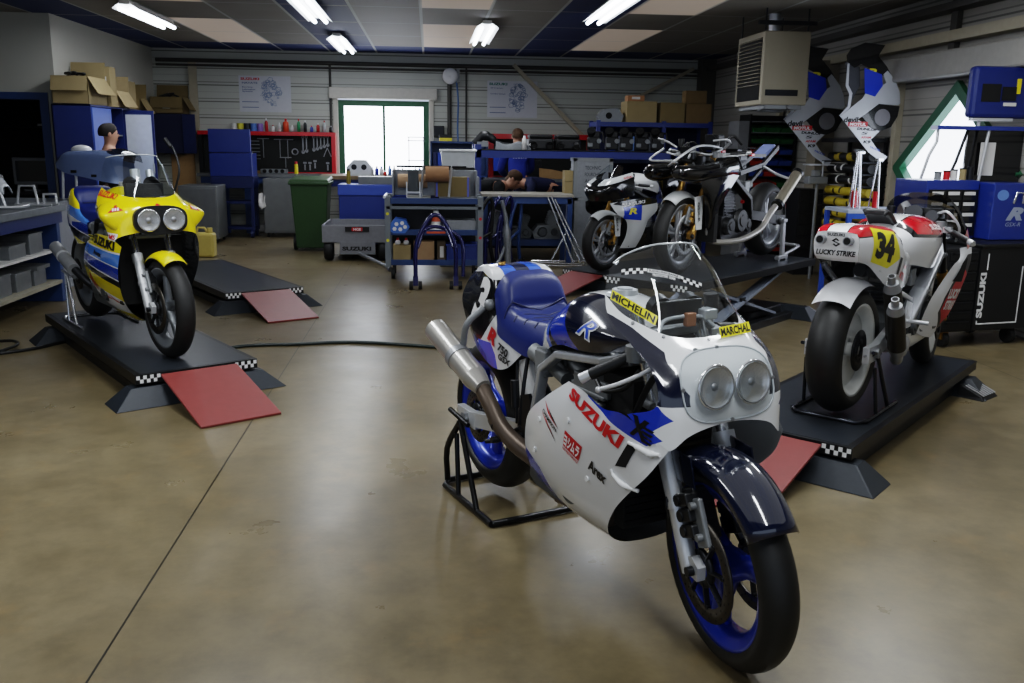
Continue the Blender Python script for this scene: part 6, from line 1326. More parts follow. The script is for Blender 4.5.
# bench by the window with bottles, engine case, blue bin
t = thing('workbench', 'long workbench under the back window crowded with bottles', 'workbench', (-.7, 13.5, 0)); part('top', MB().b2((-.85, -.4, .9), (1.0, .3, .95)), WOODT, t)
for x in (-.78, .9): part('leg', MB().b2((x - .05, -.37, 0), (x + .05, -.27, .9)), BLU, t)
part('apron', MB().b2((-.8, -.37, .8), (.95, -.33, .9)), BLU, t)
t = thing('engine_case', 'pair of bare alloy engine cases on the bench in front of the window', 'engine case', (-1.0, 13.35, .951)); b = MB(); b.prism([(-.17, 0), (.17, 0), (.18, .12), (.1, .22), (-.08, .22), (-.18, .12)], .2, Mx.Translation((0, .1, 0)) @ Mx.Rotation(R(90), 4, 'X')); part('casting', b, M['alu'], t, bev=.012)
for x in (-.07, .07): part('bore', MB().lathe([(.04, -.01), (.058, -.015), (.058, 0)], 18, Mx.Translation((x, -.1, .12)) @ Mx.Rotation(R(90), 4, 'X')).cyl((x, -.1, .12), (x, -.103, .12), .04, n=16), M['dark_steel'], t)
random.seed(5)
cols = ['#c8ccd2', '#2a3f9a', '#e0e0e0', '#b02a2a', '#5a7fc0', '#d9d9d4', '#23262c', '#8a2a40', '#dfe3e6', '#3558b8']
cn = ['grey', 'dark blue', 'white', 'red', 'pale blue', 'cream', 'black', 'maroon', 'clear', 'royal blue']
for k in range(14):
    x = -.82 + .062 * k; h = random.uniform(.07, .15); r = random.uniform(.02, .03); t = thing('bottle', '%s bottle on the bench under the window, %s' % (cn[k % 10], 'toward the engine cases' if k < 5 else ('in the middle of the row' if k < 10 else 'toward the metal frame')), 'bottle', (x, 13.35 + .08 * (k % 3), .951), 0, 'bottles on the bench under the window')
    part('body', MB().lathe([(0, 0), (r, 0), (r, h * .65), (r * .45, h * .8), (0, h * .8)], 12), mat('cb%d' % (k % 10), cols[k % 10], .35), t); part('cap', MB().cyl((0, 0, h * .78), (0, 0, h), r * .5, n=10), M['white'] if k % 2 else M['inkblue'], t)
t = thing('metal_stand', 'thin metal frame standing against the back window', 'frame', (-.18, 13.4, .951)); b = MB()
for p, q in (((-.11, 0, 0), (-.11, 0, .55)), ((.1, 0, 0), (.1, 0, .55)), ((-.13, 0, .55), (.12, 0, .55)), ((-.13, 0, .22), (.12, 0, .22)), ((-.13, 0, .5), (.12, 0, .5))): b.bar(p, q, .014, .014)
part('bars', b, GAL, t)
t = thing('storage_bin', 'bright blue steel bin unit behind the grey hand trailer', 'storage unit', (-.8, 12.05, 0)); part('body', MB().b2((-.38, 0, .1), (.5, .45, .74)), DB, t, bev=.01); part('top_band', MB().b2((-.39, -.015, .74), (.51, .46, .88)), mat('mid_blue', '#30489a', .4), t, bev=.006); part('bottom', MB().b2((-.36, .02, .02), (.48, .43, .1)), M['cavity_shade'], t)
simple('metal_tray', 'long grey metal tray lying on the bright blue bin unit', 'tray', MB().b2((-.27, -.12, 0), (.35, .15, .1)), STEEL, (-.66, 12.25, .881))
t = thing('spray_can', 'olive spray can on the bright blue bin unit', 'spray can', (-1.06, 12.2, .881)); part('body', MB().cyl((0, 0, 0), (0, 0, .17), .028, n=14), mat('olive_can', '#7a6a25', .4), t); part('cap', MB().cyl((0, 0, .17), (0, 0, .2), .02, n=10), M['black'], t)
# blue racks with books right of the window
t = thing('file_shelf', 'low blue shelf of folders beside the back window', 'shelf', (.32, 14.4, 0)); b = MB(); b.b2((-.3, 0, .9), (.6, .3, .93)); b.b2((-.3, .28, .9), (.6, .3, 1.45)); b.b2((-.3, 0, .9), (-.28, .3, 1.45)); b.b2((.58, 0, .9), (.6, .3, 1.45)); b.b2((-.3, 0, 1.42), (.6, .3, 1.45)); part('carcass', b, BLM, t); part('support', MB().b2((-.3, .05, 0), (.6, .28, .9)), M['navy'], t)
for k in range(7): simple('folder', '%s folder on the low blue shelf beside the back window' % ('navy', 'blue', 'white', 'violet', 'royal blue', 'grey', 'black')[k], 'folder', MB().b2((0, 0, 0), (.06, .22, .34)), mat('folder%d' % k, ('#1a2450', '#2848a8', '#c9ccd0', '#6a68a0', '#2040b0', '#8a8c90', '#1b1c20')[k], .5), (.06 + .075 * k, 14.42, .931), 0, 'folders on the low blue shelf')
simple('battery_case', 'yellow and black case on top of the low blue shelf', 'case', MB().b2((-.1, -.08, 0), (.1, .08, .05)).use(1).b2((-.1, -.08, .05), (.1, .08, .1)), [M['yellow'], M['black']], (.26, 14.55, 1.451))
# blue and grey shelf trolley
t = thing('shelf_trolley', 'grey framed trolley with three blue shelves full of boxes', 'trolley', (.05, 9.65, 0)); GF = mat('trolley_grey', '#6e7479', .5, .2)
for x in (-.49, .49):
    for y in (0, .45): part('post', MB().b2((x - .03, y - .03, .13), (x + .03, y + .03, .88)), GF, t, bev=.003)
for z, h in ((.15, .06), (.47, .06), (.8, .06)): part('shelf', MB().b2((-.46, -.02, z), (.46, .47, z + .02)).b2((-.46, -.025, z), (.46, -.01, z + h)), BLM, t, bev=.003)
part('dark_backing', MB().b2((-.46, .455, .17), (.46, .465, .78)), M['dark_steel'], t); part('top_lip', MB().b2((-.5, -.03, .745), (.5, -.01, .775)), GF, t); part('handle', MB().cyl((-.52, -.05, .87), (-.52, .5, .87), .015, n=10), M['alu'], t)  # sheet added as dark backing so the lower shelves read dark
for x in (-.44, .44):
    for y in (.02, .42): part('castor', MB().cyl((x - .018, y, .06), (x + .018, y, .06), .06, n=16), M['rubber'], t)
for x, z, m, nm in ((-.49, .68, 'inkyellow', 'yellow'), (-.49, .4, 'inkyellow', 'yellow'), (.49, .63, 'inkred', 'red'), (.49, .43, 'inkred', 'red')): b = MB(); lay(b, ngon(16), (x - .016, -.03, z), (1, 0, 0), (0, 0, 1), .032, .032); part('dot_sticker', b, M[m], t, nm + ' dot sticker')
def ct(x, z): return (.05 + x, 9.72, z + .001)
t = thing('tissue_box', 'blue and white six sided box on the middle shelf of the shelf trolley', 'box', ct(-.36, .49)); b = MB(); b.prism([(-.1, .02), (-.07, 0), (.05, .0), (.1, .06), (.06, .14), (-.05, .16), (-.1, .1)], .2, Mx.Translation((0, .1, 0)) @ Mx.Rotation(R(90), 4, 'X')); part('carton', b, mat('pack_blue', '#3b68b8', .5), t); b = MB()
for p in ((-.06, .04), (-.0, .035), (.05, .06), (-.04, .09), (.02, .1)): lay(b, ngon(6), (p[0] - .02, -.1, p[1] - .015), (1, 0, 0), (0, 0, 1), .045, .045, None, .002)
part('printing', b, M['inkwhite'], t)
t = thing('traffic_cone', 'small orange and white cone on the middle shelf of the shelf trolley', 'cone', ct(.02, .49)); part('base', MB().b2((-.1, -.1, 0), (.1, .1, .02)), mat('cone_orange', '#c2512a', .5), t); b = MB(); b.lathe([(.075, .02), (.05, .12)], 18); b.use(1).lathe([(.05, .12), (.035, .2)], 18); b.use(0).lathe([(.035, .2), (.022, .26), (0, .26)], 18); part('body', b, [M['white'], mat('cone_orange')], t)
simple('toolbox', 'long pale grey box on the middle shelf of the shelf trolley', 'box', MB().b2((0, -.08, 0), (.35, .2, .14)), GAL, ct(.09, .49))
simple('cardboard_box', 'small yellowish cardboard box with red topped bottles on the bottom trolley shelf', 'box', MB().b2((-.09, -.08, 0), (.1, .15, .19)), M['card2'], ct(-.35, .17))
for k in (0, 1): t = thing('bottle', ('red capped bottle in the yellowish box, nearer the trolley post', 'red capped bottle in the yellowish box, nearer the cardboard carton')[k], 'bottle', (.05 - .39 + .09 * k, 9.74, .362)); part('body', MB().lathe([(0, 0), (.03, 0), (.03, .03), (.012, .05), (0, .05)], 12), M['white'], t); part('cap', MB().cyl((0, 0, .045), (0, 0, .07), .015, n=10), M['red'], t)
simple('cardboard_box', 'plain brown carton in the middle of the bottom trolley shelf', 'box', MB().b2((-.12, -.08, 0), (.1, .2, .23)), mat('carton_tan', '#9a7d5e', .85), ct(-.1, .17)); simple('cardboard_box', 'dark brown carton with a label on the bottom trolley shelf', 'box', MB().b2((-.04, -.06, 0), (.05, .2, .23)).use(1).b2((-.01, -.062, .06), (.03, -.06, .18)), [mat('carton_dark', '#54483a', .85), M['paper']], ct(.07, .17)); simple('plastic_crate', 'blue plastic crate on the bottom trolley shelf', 'crate', MB().b2((-.16, -.08, 0), (.17, .2, .2)).b2((-.17, -.09, .185), (.18, .21, .205)), DB, ct(.29, .17))
# things on top of the trolley
TZ = .861
t = thing('paper_roll_stand', 'stand holding a wide brown paper roll on top of the shelf trolley', 'roll stand', (.1, 9.9, TZ)); part('bar', MB().cyl((-.45, 0, .32), (.3, 0, .32), .012, n=8), M['dark_steel'], t); part('paper_roll', MB().cyl((-.14, 0, .24), (.11, 0, .24), .085, n=24), mat('kraft_roll', '#8f6a4b', .8), t)
for x in (-.16, .14): part('leg', MB().bar((x, 0, .33), (x - .03, -.06, 0), .02, .02), M['alu'], t)
t = thing('paper_roll', 'grey roll on a wire stand on top of the shelf trolley', 'roll', (-.17, 9.85, TZ)); part('roll', MB().cyl((0, 0, .06), (0, 0, .28), .058, n=20), mat('grey_roll', '#43474a', .7), t)
for x in (-.07, .07): part('leg', MB().bar((x, -.03, .16), (x, -.04, 0), .01, .01), M['alu'], t)
part('base', MB().box((0, 0, .05), (.15, .1, .015)), M['alu'], t)
simple('sheet_metal_box', 'open galvanised sheet box at the rear of the trolley top', 'box', MB().b2((-.45, .0, 0), (.47, .02, .28)).b2((-.45, -.2, 0), (-.43, 0, .28)).b2((.45, -.2, 0), (.47, 0, .28)), GAL, (.05, 10.12, TZ)); t = thing('cardboard_box', 'cardboard box with blue tape edges on top of the shelf trolley', 'box', (.26, 9.98, TZ)); part('carton', MB().b2((-.2, -.05, 0), (.18, .1, .21)), M['card'], t)
b = MB()
for x in (-.19, .15): lay(b, SQ, (x, -.05, .0), (1, 0, 0), (0, 0, 1), .022, .21)
part('tape', b, mat('tape_blue', '#5560b0', .5), t); simple('cardboard_roll', 'pale brown roll lying behind the grey roll on the trolley', 'roll', MB().cyl((-.22, 0, .16), (.1, 0, .16), .075, n=20), mat('kraft_pale', '#b09070', .8), (-.12, 10.02, TZ), bev=0)
# central blue rack
t = thing('storage_rack', 'long blue beam rack with engines on top across the middle of the workshop', 'rack', (0, 0, 0))
part('beam', MB().b2((.58, 11.3, 1.26), (3.08, 11.36, 1.35)), DB, t); part('beam', MB().b2((.58, 11.9, 1.26), (3.08, 11.96, 1.35)), DB, t); part('deck', MB().b2((.6, 11.3, 1.345), (3.06, 11.96, 1.36)), M['dark_steel'], t)
for x in (.6, 3.06):
    for y in (11.33, 11.93): part('upright', MB().b2((x - .04, y - .03, 0), (x + .04, y + .03, 1.42)), DB, t)
t = thing('workbench', 'blue low bench with wooden top and a lower shelf of engines', 'workbench', (1.0, 10.7, 0)); part('top', MB().b2((-.38, 0, .82), (.71, .62, .85)), mat('pale_board', '#8f8a80', .6), t); part('front_beam', MB().b2((-.36, .02, .74), (.69, .06, .82)), BLM, t); part('lower_shelf', MB().b2((-.36, .55, .18), (.69, 1.0, .26)), BLM, t)
for x in (-.34, .67):
    for y in (.05, .57): part('leg', MB().b2((x - .03, y - .03, 0), (x + .03, y + .03, .8)), BLM, t)
part('back_panel', MB().b2((-.36, 1.0, .1), (.69, 1.03, .8)), M['cavity_shade'], t)
def small_engine(label, loc, s=1., m=None, group=None, rz=0):
    t = thing('engine', label, 'engine', loc, rz, group); m = m or M['rough_alu']
    b = MB(); b.prism([(-.2*s, 0), (.18*s, 0), (.22*s, .12*s), (.12*s, .22*s), (-.15*s, .2*s), (-.23*s, .1*s)], .3*s, Mx.Translation((0, .15*s, 0)) @ Mx.Rotation(R(90), 4, 'X')); part('crankcase', b, m, t, bev=.012)
    b = MB(); F = Mx.Translation((.05*s, 0, .2*s)) @ Mx.Rotation(R(18), 4, 'Y')
    for k in range(5): b.box((0, 0, .025*s + .035*s*k), (.16*s, .28*s, .016*s), F)
    b.box((0, 0, .1*s), (.14*s, .26*s, .2*s), F); part('cylinder', b, m, t)
    for x, z, r in ((-.08, .1, .075), (.1, .1, .055)): part('cover', MB().cyl((x*s, -.15*s, z*s), (x*s, -.185*s, z*s), r*s, r*s*.8, 20), M['engine'], t)
    return t
small_engine('bare alloy engine on the lower shelf of the blue low bench, beside the stacked stands', (.8, 11.45, .261), .85); small_engine('dark engine in the middle of the lower shelf of the blue low bench', (1.14, 11.5, .261), .75, M['engine']); small_engine('alloy engine on the lower shelf of the blue low bench, behind the chrome stand', (1.49, 11.45, .261), .85)
def airbox(label, x):
    t = thing('air_box', label, 'air box', (x, 11.6, 1.361), 0, 'black air boxes on the blue rack'); b = MB(); b.b2((-.16, -.15, 0), (.16, .15, .14)); b.b2((-.15, -.14, .14), (.15, .14, .19)); part('body', b, M['black'], t, bev=.03)
    for xx in (-.1, .1): part('intake', MB().cyl((xx, -.15, .06), (xx, -.2, .055), .05, .045, 18).use(1).cyl((xx, -.2005, .055), (xx, -.201, .055), .036, n=16), [M['gloss_black'], M['cavity_shade']], t)
airbox('black twin mouthed air box on the blue rack, next to the pale bottle', 1.4); airbox('black twin mouthed air box on the blue rack, next to the carburettors', 1.74)
t = thing('grip_heater', 'black pistol shaped tool lying on the blue rack above the white crate', 'power tool', (.72, 11.6, 1.361)); b = MB(); b.tube([(-.15, 0, .06), (-.05, 0, .16), (.05, 0, .14), (.15, 0, .07), (.3, 0, .05)], [.05, .06, .05, .035, .03], 12, sub=5); part('body', b, M['black'], t); part('label_plate', MB().b2((-.12, -.06, .03), (.02, -.05, .09)), M['grey_metal'], t)
simple('plastic_bag', 'crumpled clear plastic bag on the blue rack', 'bag', MB().grid(net([[(-.2, -.05, .0), (-.05, -.06, .0), (.1, -.05, .0), (.25, -.05, 0)], [(-.19, 0, .1), (-.05, 0, .06), (.1, 0, .1), (.22, 0, .05)], [(-.2, .1, .0), (-.05, .1, .0), (.1, .1, .0), (.25, .1, 0)]], 5, 5), True), mat('cloudy_film', '#5d6164', .6, var=.3, scale=40), (1.02, 11.45, 1.361), bev=0)
t = thing('bottle', 'pale tall bottle standing on the blue rack before the man in blue', 'bottle', (1.18, 11.4, 1.361)); part('body', MB().lathe([(0, 0), (.03, 0), (.03, .12), (.015, .15), (0, .15)], 14), M['paper'], t); part('cap', MB().cyl((0, 0, .145), (0, 0, .17), .016, n=10), M['white'], t)
# carburettor sets on the rack
for k, x in enumerate((2.08, 2.31, 2.5, 2.7, 2.9)):
    t = thing('carburettor_set', 'black carburettor and throttle assembly on the blue rack, %s along from the air boxes' % ('first', 'second', 'third', 'fourth', 'fifth')[k], 'carburettor', (x, 11.55, 1.361), 0, 'throttle assemblies on the blue rack')
    b = MB(); b.box((0, 0, .09), (.15, .14, .16)); b.box((.02, -.02, .2), (.1, .1, .08)); part('body', b, M['black'], t, bev=.015); part('throat', MB().cyl((-.03, -.02, .2), (-.05, -.08, .25), .05, .055, 16).use(1).cyl((-.0502, -.0805, .2503), (-.0504, -.081, .2506), .042, n=14), [M['black'], M['cavity_shade']], t); part('bracket', MB().box((-.06, -.08, .07), (.06, .05, .05)).cyl((.05, -.08, .12), (.05, -.1, .12), .03, n=12), M['rough_alu'], t, bev=.006); part('hose', MB().tube([(.05, 0, .2), (.1, -.05, .22), (.11, -.08, .1)], .012, 8, sub=4), M['black'], t)
# upper rack with boxes behind
t = thing('storage_rack', 'upper blue rack carrying cardboard boxes and a bare crankcase', 'rack', (0, 0, 0)); part('shelf', MB().b2((2.2, 12.0, 1.67), (3.75, 12.6, 1.73)), DB, t); part('shelf', MB().b2((2.2, 12.0, 1.2), (3.75, 12.6, 1.25)), BLM, t)
for x in (2.22, 3.1, 3.73):
    for y in (12.03, 12.57): part('upright', MB().b2((x - .025, y - .025, 0), (x + .025, y + .025, 1.75)), DB, t)
part('dark_backing', MB().b2((2.23, 12.55, .2), (3.72, 12.57, 1.67)), M['navy'], t)
for k in range(5): simple('book', '%s binder standing in the upper blue rack behind the carburettors' % ('blue', 'white', 'pale blue', 'navy', 'grey')[k], 'binder', MB().b2((0, 0, 0), (.05, .2, .3)), mat('binder%d' % k, ('#2248b0', '#b8bcc2', '#6c8fc8', '#14204a', '#70747a')[k], .5), (2.42 + .13 * k, 12.1, 1.251), 0, 'binders in the upper blue rack')
def carton(label, lo, hi, m=None, flaps=False, open_=False, name='cardboard_box', lab=False):
    t = thing(name, label, 'cardboard box', ((lo[0] + hi[0]) / 2, (lo[1] + hi[1]) / 2, lo[2])); w, d, h = hi[0] - lo[0], hi[1] - lo[1], hi[2] - lo[2]; m = m or M['card']
    b = MB(); th = .008
    if open_:
        b.b2((-w/2, -d/2, 0), (w/2, -d/2 + th, h)); b.b2((-w/2, d/2 - th, 0), (w/2, d/2, h)); b.b2((-w/2, -d/2, 0), (-w/2 + th, d/2, h)); b.b2((w/2 - th, -d/2, 0), (w/2, d/2, h)); b.b2((-w/2, -d/2, 0), (w/2, d/2, th))
    else: b.b2((-w/2, -d/2, 0), (w/2, d/2, h)); b.b2((-w/2, -.015, h), (w/2, .015, h + .002))
    part('carton', b, m, t)
    if lab: part('label_sheet', MB().b2((-.06, -d/2 - .003, h * .3), (.05, -d/2 - .001, h * .75)), M['paper'], t)
    if open_:
        for k, (ax, sx, sy) in enumerate((('X', 0, -1), ('X', 0, 1), ('Y', 1, 0))):
            L_ = (w if sy else d) * .5; fh = .17 * (1 + .15 * k); b = MB()
            if sy: b.box((0, 0, fh / 2), (w * .98, .006, fh), Mx.Translation((0, sy * (d/2 - .004), h)) @ Mx.Rotation(-sy * R(163 if sy < 0 else 10), 4, 'X'))
            else: b.box((0, 0, fh / 2), (.006, d * .98, fh), Mx.Translation((sx * (w/2 - .004), 0, h)) @ Mx.Rotation(R(150) if sx > 0 else R(-4), 4, 'Y'))
            part('flap', b, m, t)
    return t
z = 1.731
carton('large tan cardboard box on the upper rack beside the crankcase', (2.6, 12.05, z), (3.0, 12.45, z + .27), M['card2']); carton('small flat orange box on the large tan cardboard box', (2.62, 12.1, z + .275), (2.84, 12.3, z + .345), mat('carton_orange', '#9c6f4c', .8), lab=True); carton('brown cardboard box with folded front flap on the upper rack', (3.05, 12.05, z), (3.38, 12.45, z + .26), M['card']); carton('plain brown cardboard box at the corner end of the upper rack', (3.4, 12.05, z), (3.74, 12.45, z + .25), mat('carton_brown', '#6e5a3a', .85)); carton('small brown box on the boxes at the corner end of the upper rack', (3.4, 12.1, z + .255), (3.68, 12.3, z + .42), mat('carton_brown'))
t = thing('crankcase', 'bare alloy crankcase on top of the upper rack beside the boxes', 'crankcase', (2.4, 12.2, z)); b = MB(); b.prism([(-.14, 0), (.14, 0), (.17, .08), (.08, .18), (-.1, .16), (-.17, .07)], .2, Mx.Translation((0, .1, 0)) @ Mx.Rotation(R(90), 4, 'X')); part('casting', b, M['rough_alu'], t, bev=.01); part('opening', MB().lathe([(.04, 0), (.06, -.02), (.065, 0)], 18, Mx.Translation((-.03, -.1, .08)) @ Mx.Rotation(R(90), 4, 'X')).use(1).cyl((-.03, -.1, .08), (-.03, -.104, .08), .042, n=16), [M['alu'], M['cavity_shade']], t)
# red framed tool wall behind the men
t = thing('tool_board', 'second red framed tool board behind the man in blue', 'tool board', (.95, 14.7, .9)); b = MB(); b.b2((0, 0, 0), (.08, .2, .68)); b.b2((1.6, 0, 0), (1.68, .2, .68)); b.b2((0, 0, .6), (1.68, .2, .68)); b.b2((.08, .02, -.02), (1.6, .06, .02)); part('frame', b, M['red'], t); part('board', MB().b2((.08, .15, 0), (1.6, .2, .6)), mat('pegboard_black'), t)
t = thing('workbench', 'workbench under the second red tool board', 'workbench', (1.75, 14.2, 0)); part('top', MB().b2((-.9, -.3, .86), (.9, .5, .9)), GAL, t); part('apron', MB().b2((-.88, -.28, .76), (.88, -.24, .86)), BLM, t)
for x in (-.8, .8): part('leg', MB().b2((x - .04, -.26, 0), (x + .04, -.18, .8)), BLM, t)
part('drawer_unit', MB().b2((.2, -.25, .3), (.7, .3, .76)), mat('pale_drawer', '#8b90a8', .5), t)
t = thing('engine_gasket', 'light brown board template on the bench behind the men', 'template', (1.95, 14.1, .901)); part('board', MB().prism([(-.25, 0), (.3, 0), (.25, .08), (-.05, .14), (-.25, .16)], .03, Mx.Rotation(R(80), 4, 'X')), M['wood'], t)
t = thing('engine_block', 'small alloy part on the bench behind the men', 'engine part', (2.3, 14.1, .901)); part('casting', MB().b2((-.12, -.08, 0), (.12, .08, .16)), M['rough_alu'], t, bev=.02)
t = thing('drawer_stack', 'black drawer stack standing on the bench behind the men', 'drawers', (1.65, 14.3, .901)); part('carcass', MB().b2((-.1, -.1, 0), (.1, .1, .28)), M['black'], t)
for k in range(4): part('drawer', MB().b2((-.09, -.108, .01 + .067 * k), (.09, -.1, .07 + .067 * k)), M['dark_steel'], t)
t = thing('spray_gun', 'blue spray gun hanging beside the red tool board', 'spray gun', (1.06, 14.5, 1.0)); part('body', MB().b2((-.05, -.03, 0), (.05, .03, .22)).b2((-.14, -.02, .2), (.08, .02, .25)), M['inkblue'], t, bev=.01)
# crates with writing
def crate(label, x, y, z, w, d, h, txt=None):
    t = thing('aluminium_crate', label, 'crate', (x, y, z)); part('body', MB().b2((0, 0, 0), (w, d, h)), GAL, t, bev=.008)
    for xx in (-.012, w - .03): part('corner_profile', MB().b2((xx, -.012, 0), (xx + .042, .03, h)), M['grey_metal'], t)
    part('lid_rim', MB().b2((-.012, -.012, h - .035), (w + .012, d, h + .004)), M['grey_metal'], t)
    if txt:
        b = MB()
        for k, s in enumerate(txt): word(b, s, (w * .28, 0, h * (.72 - .17 * k)), (1, 0, 0), (0, 0, 1), w * (.42 - .04 * (k % 2)), h * .09, None, .0)
        part('lettering', b, M['dark_steel'], t)
    return t
crate('grey metal crate with handwriting, standing on the lower crate behind the white sport motorcycle', 1.76, 11.02, .80, .46, .28, .47, ('TECHNIC', 'FOURCHE', 'AVANT', 'SUPER'))
crate('lower grey metal crate on the floor behind the white sport motorcycle', 1.78, 11.02, .0, .44, .28, .798)
b = MB(); lay(b, SQ, (0, 0, 0), (1, 0, 0), (0, 0, 1), .05, .12); 
t = thing('wooden_box', 'two pale wooden boxes beside the crates on the low bench', 'box', (1.69, 11.1, .851)); part('box', MB().b2((-.05, -.1, 0), (.05, .1, .14)), M['card2'], t); part('box', MB().b2((-.05, -.1, .145), (.05, .1, .27)), M['card2'], t)
t = thing('plastic_crate', 'clear white lidded plastic box on the rack end above the shelf trolley', 'box', (.335, 10.75, 1.151)); b = MB(); b.add([(-.18, -.13, 0), (.18, -.13, 0), (.18, .13, 0), (-.18, .13, 0), (-.2, -.15, .19), (.2, -.15, .19), (.2, .15, .19), (-.2, .15, .19)], [(3,2,1,0), (4,5,6,7), (0,1,5,4), (1,2,6,5), (2,3,7,6), (3,0,4,7)]); part('body', b, mat('cloudy_plastic', '#b4b8ba', .35), t, bev=.01); part('lid', MB().b2((-.215, -.165, .185), (.215, .165, .21)), M['white'], t, bev=.008)
t = thing('drill_press', 'dark machine under the clear plastic box behind the shelf trolley', 'machine', (.34, 10.75, 0)); part('cabinet', MB().b2((-.22, -.16, 0), (.24, .2, 1.05)), GAL, t, bev=.01); part('chuck', MB().b2((-.17, -.14, 1.05), (.2, .15, 1.15)), M['black'], t, bev=.02)
# purple-blue A-frame stand and the stacked ones
PB = mat('purple_blue_paint', '#15174f', .25, .2, coat=.6)
t = thing('paddock_stand', 'dark blue arched paddock stand on twin castors before the shelf trolley', 'motorcycle stand', (.06, 8.95, 0)); b = MB(); b.tube([(-.2, .0, .12), (-.19, .0, .45), (-.08, .02, .68), (0, .02, .74), (.08, .02, .68), (.19, 0, .45), (.2, 0, .12)], .022, 12, sub=5); part('arch', b, PB, t); b = MB(); b.tube([(-.18, .0, .42), (-.1, .25, .58), (.1, .25, .58), (.18, 0, .42)], .02, 10, sub=4); b.tube([(.12, .25, .58), (.27, .26, .45), (.28, .2, .1)], .02, 10, sub=4); part('rear_brace', b, PB, t)
for x in (-.2, .2):
    part('foot', MB().b2((x - .025, -.04, .04), (x + .025, .04, .13)), PB, t)
    for s in (-1, 1): part('castor', MB().cyl((x + s * .045 - .018, 0, .042), (x + s * .045 + .018, 0, .042), .042, n=16), M['rubber'], t)
for k in range(4):
    t = thing('paddock_stand', '%s stacked on end under the blue low bench' % ('black paddock stand outermost', 'dark blue paddock stand second', 'dark blue paddock stand third', 'blue paddock stand inner')[k], 'motorcycle stand', (.62 + .13 * k, 10.45 + .09 * k, 0), R(20 + 8 * k), 'paddock stands stacked beside the shelf trolley'); m = (M['black'], PB, PB, BLM)[k]
    part('frame', MB().tube([(-.12, 0, .02), (-.1, 0, .45), (.05, 0, .8), (.12, 0, .72), (.1, .02, .3), (.16, .04, .02)], .022, 10, sub=5), m, t); part('cross_bar', MB().tube([(-.11, 0, .3), (.1, .01, .42)], .018, 8), m, t); part('castor', MB().cyl((.16, .0, .04), (.16, .04, .04), .04, n=14), M['rubber'], t)
t = thing('paddock_stand', 'bare aluminium paddock stand leaning among the dark ones', 'motorcycle stand', (.87, 10.3, 0), R(10)); part('frame', MB().tube([(-.05, 0, .8), (.0, 0, .6), (.02, 0, .35), (.03, 0, .02)], [.02, .025, .045, .04], 10, sub=5).tube([(.02, 0, .35), (-.1, 0, .08), (-.3, -.05, .03)], .02, 8, sub=4), GAL, t)
t = thing('front_stand', 'folded chrome stand of thin rods leaning on the blue low bench', 'motorcycle stand', (1.6, 10.62, 0)); 
for a, c in (((-.2, .08, .82), (.12, 0, .03)), ((-.16, .08, .83), (.2, .02, .05)), ((-.12, .06, .8), (.24, .0, .1))): part('rod', MB().cyl(a, c, .012, n=8), M['chrome'], t)
for a, c in (((-.35, -.05, .06), (.25, 0, .03)), ((-.38, .1, .06), (.3, .12, .05)), ((.02, .05, .4), (-.15, .05, .06)), ((.25, 0, .03), (.32, .12, .12)), ((-.3, -.1, .03), (.2, -.08, .02))): part('rod', MB().cyl(a, c, .012, n=8), M['chrome'], t)
# ---------------------------------------------------------------- left side: cabinets, cartons, bench, office
t = thing('tall_cabinet', 'tall blue steel cabinet with open doors against the wall by the office', 'cabinet', (XL + .02, 10.92, 0)); W = .43
CB = mat('cabinet_blue', '#1c2a60', .38, var=.08); CBL = mat('cabinet_blue_light', '#3f58a8', .3, var=.1)
b = MB(); b.b2((0, 0, .05), (W, .02, 1.8)); b.b2((0, 2.2, .05), (W, 2.22, 1.8)); b.b2((0, 0, .05), (.02, 2.22, 1.8)); b.b2((0, 0, 1.78), (W, 2.22, 1.8)); b.b2((0, 0, .05), (W, 2.22, .1)); b.b2((0, 1.1, .05), (W, 1.12, 1.8)); part('carcass', b, CB, t, bev=.004)
for z in (.6, 1.1, 1.45): part('shelf', MB().b2((.02, .02, z), (W - .02, 2.2, z + .02)), M['grey_metal'], t)
part('door', MB().b2((W, .0, .08), (W + .02, .62, 1.77)), CBL, t, bev=.003); d = part('door', MB().b2((W, 1.1, .08), (W + .37, 1.12, 1.77)), CB, t, bev=.003); part('door_lining', MB().b2((W + .03, 1.094, .15), (W + .34, 1.1, 1.72)), mat('bright_sheet', '#dfe6f4', .25, .3), d); part('handle', MB().cyl((W + .34, 1.08, 1.0), (W + .34, 1.08, 1.12), .012, n=8), M['alu'], d); part('door', MB().b2((W, 1.75, .08), (W + .02, 2.2, 1.77)), CB, t, bev=.003)
t = thing('wall_cupboard', 'dark navy cupboard hung on the back wall behind the tall blue cabinet', 'cupboard', (-4.24, 14.55, 1.21)); part('carcass', MB().b2((0, 0, 0), (.48, .43, .59)), M['navy'], t, bev=.004); part('door', MB().b2((.49, -.02, 0), (.68, .0, .585)), mat('navy_enamel'), t); part('bracket', MB().b2((.1, .3, -.02), (.4, .43, 0)), M['dark_steel'], t)
simple('plywood_board', 'brown wooden board leaning under the navy wall cupboard', 'board', MB().b2((0, 0, 0), (.36, .03, 1.2)), M['wood'], (-4.05, 14.9, 0))
zt = 1.802
carton('big open tan box with cables on the tall blue cabinet, nearest the office', (-4.24, 10.95, zt), (-3.84, 11.55, zt + .31), M['card2'], open_=True)
carton('small light box with a printed label on the tall blue cabinet', (-3.98, 11.58, zt), (-3.8, 11.8, zt + .46), M['card2'], lab=True)
carton('open cream box in the middle of the tall blue cabinet top', (-4.2, 11.85, zt), (-3.83, 12.35, zt + .2), mat('carton_cream', '#b5a078', .85), open_=True)
carton('narrow brown box at the far end of the tall blue cabinet top', (-4.1, 12.45, zt), (-3.88, 12.8, zt + .35), M['card2'])
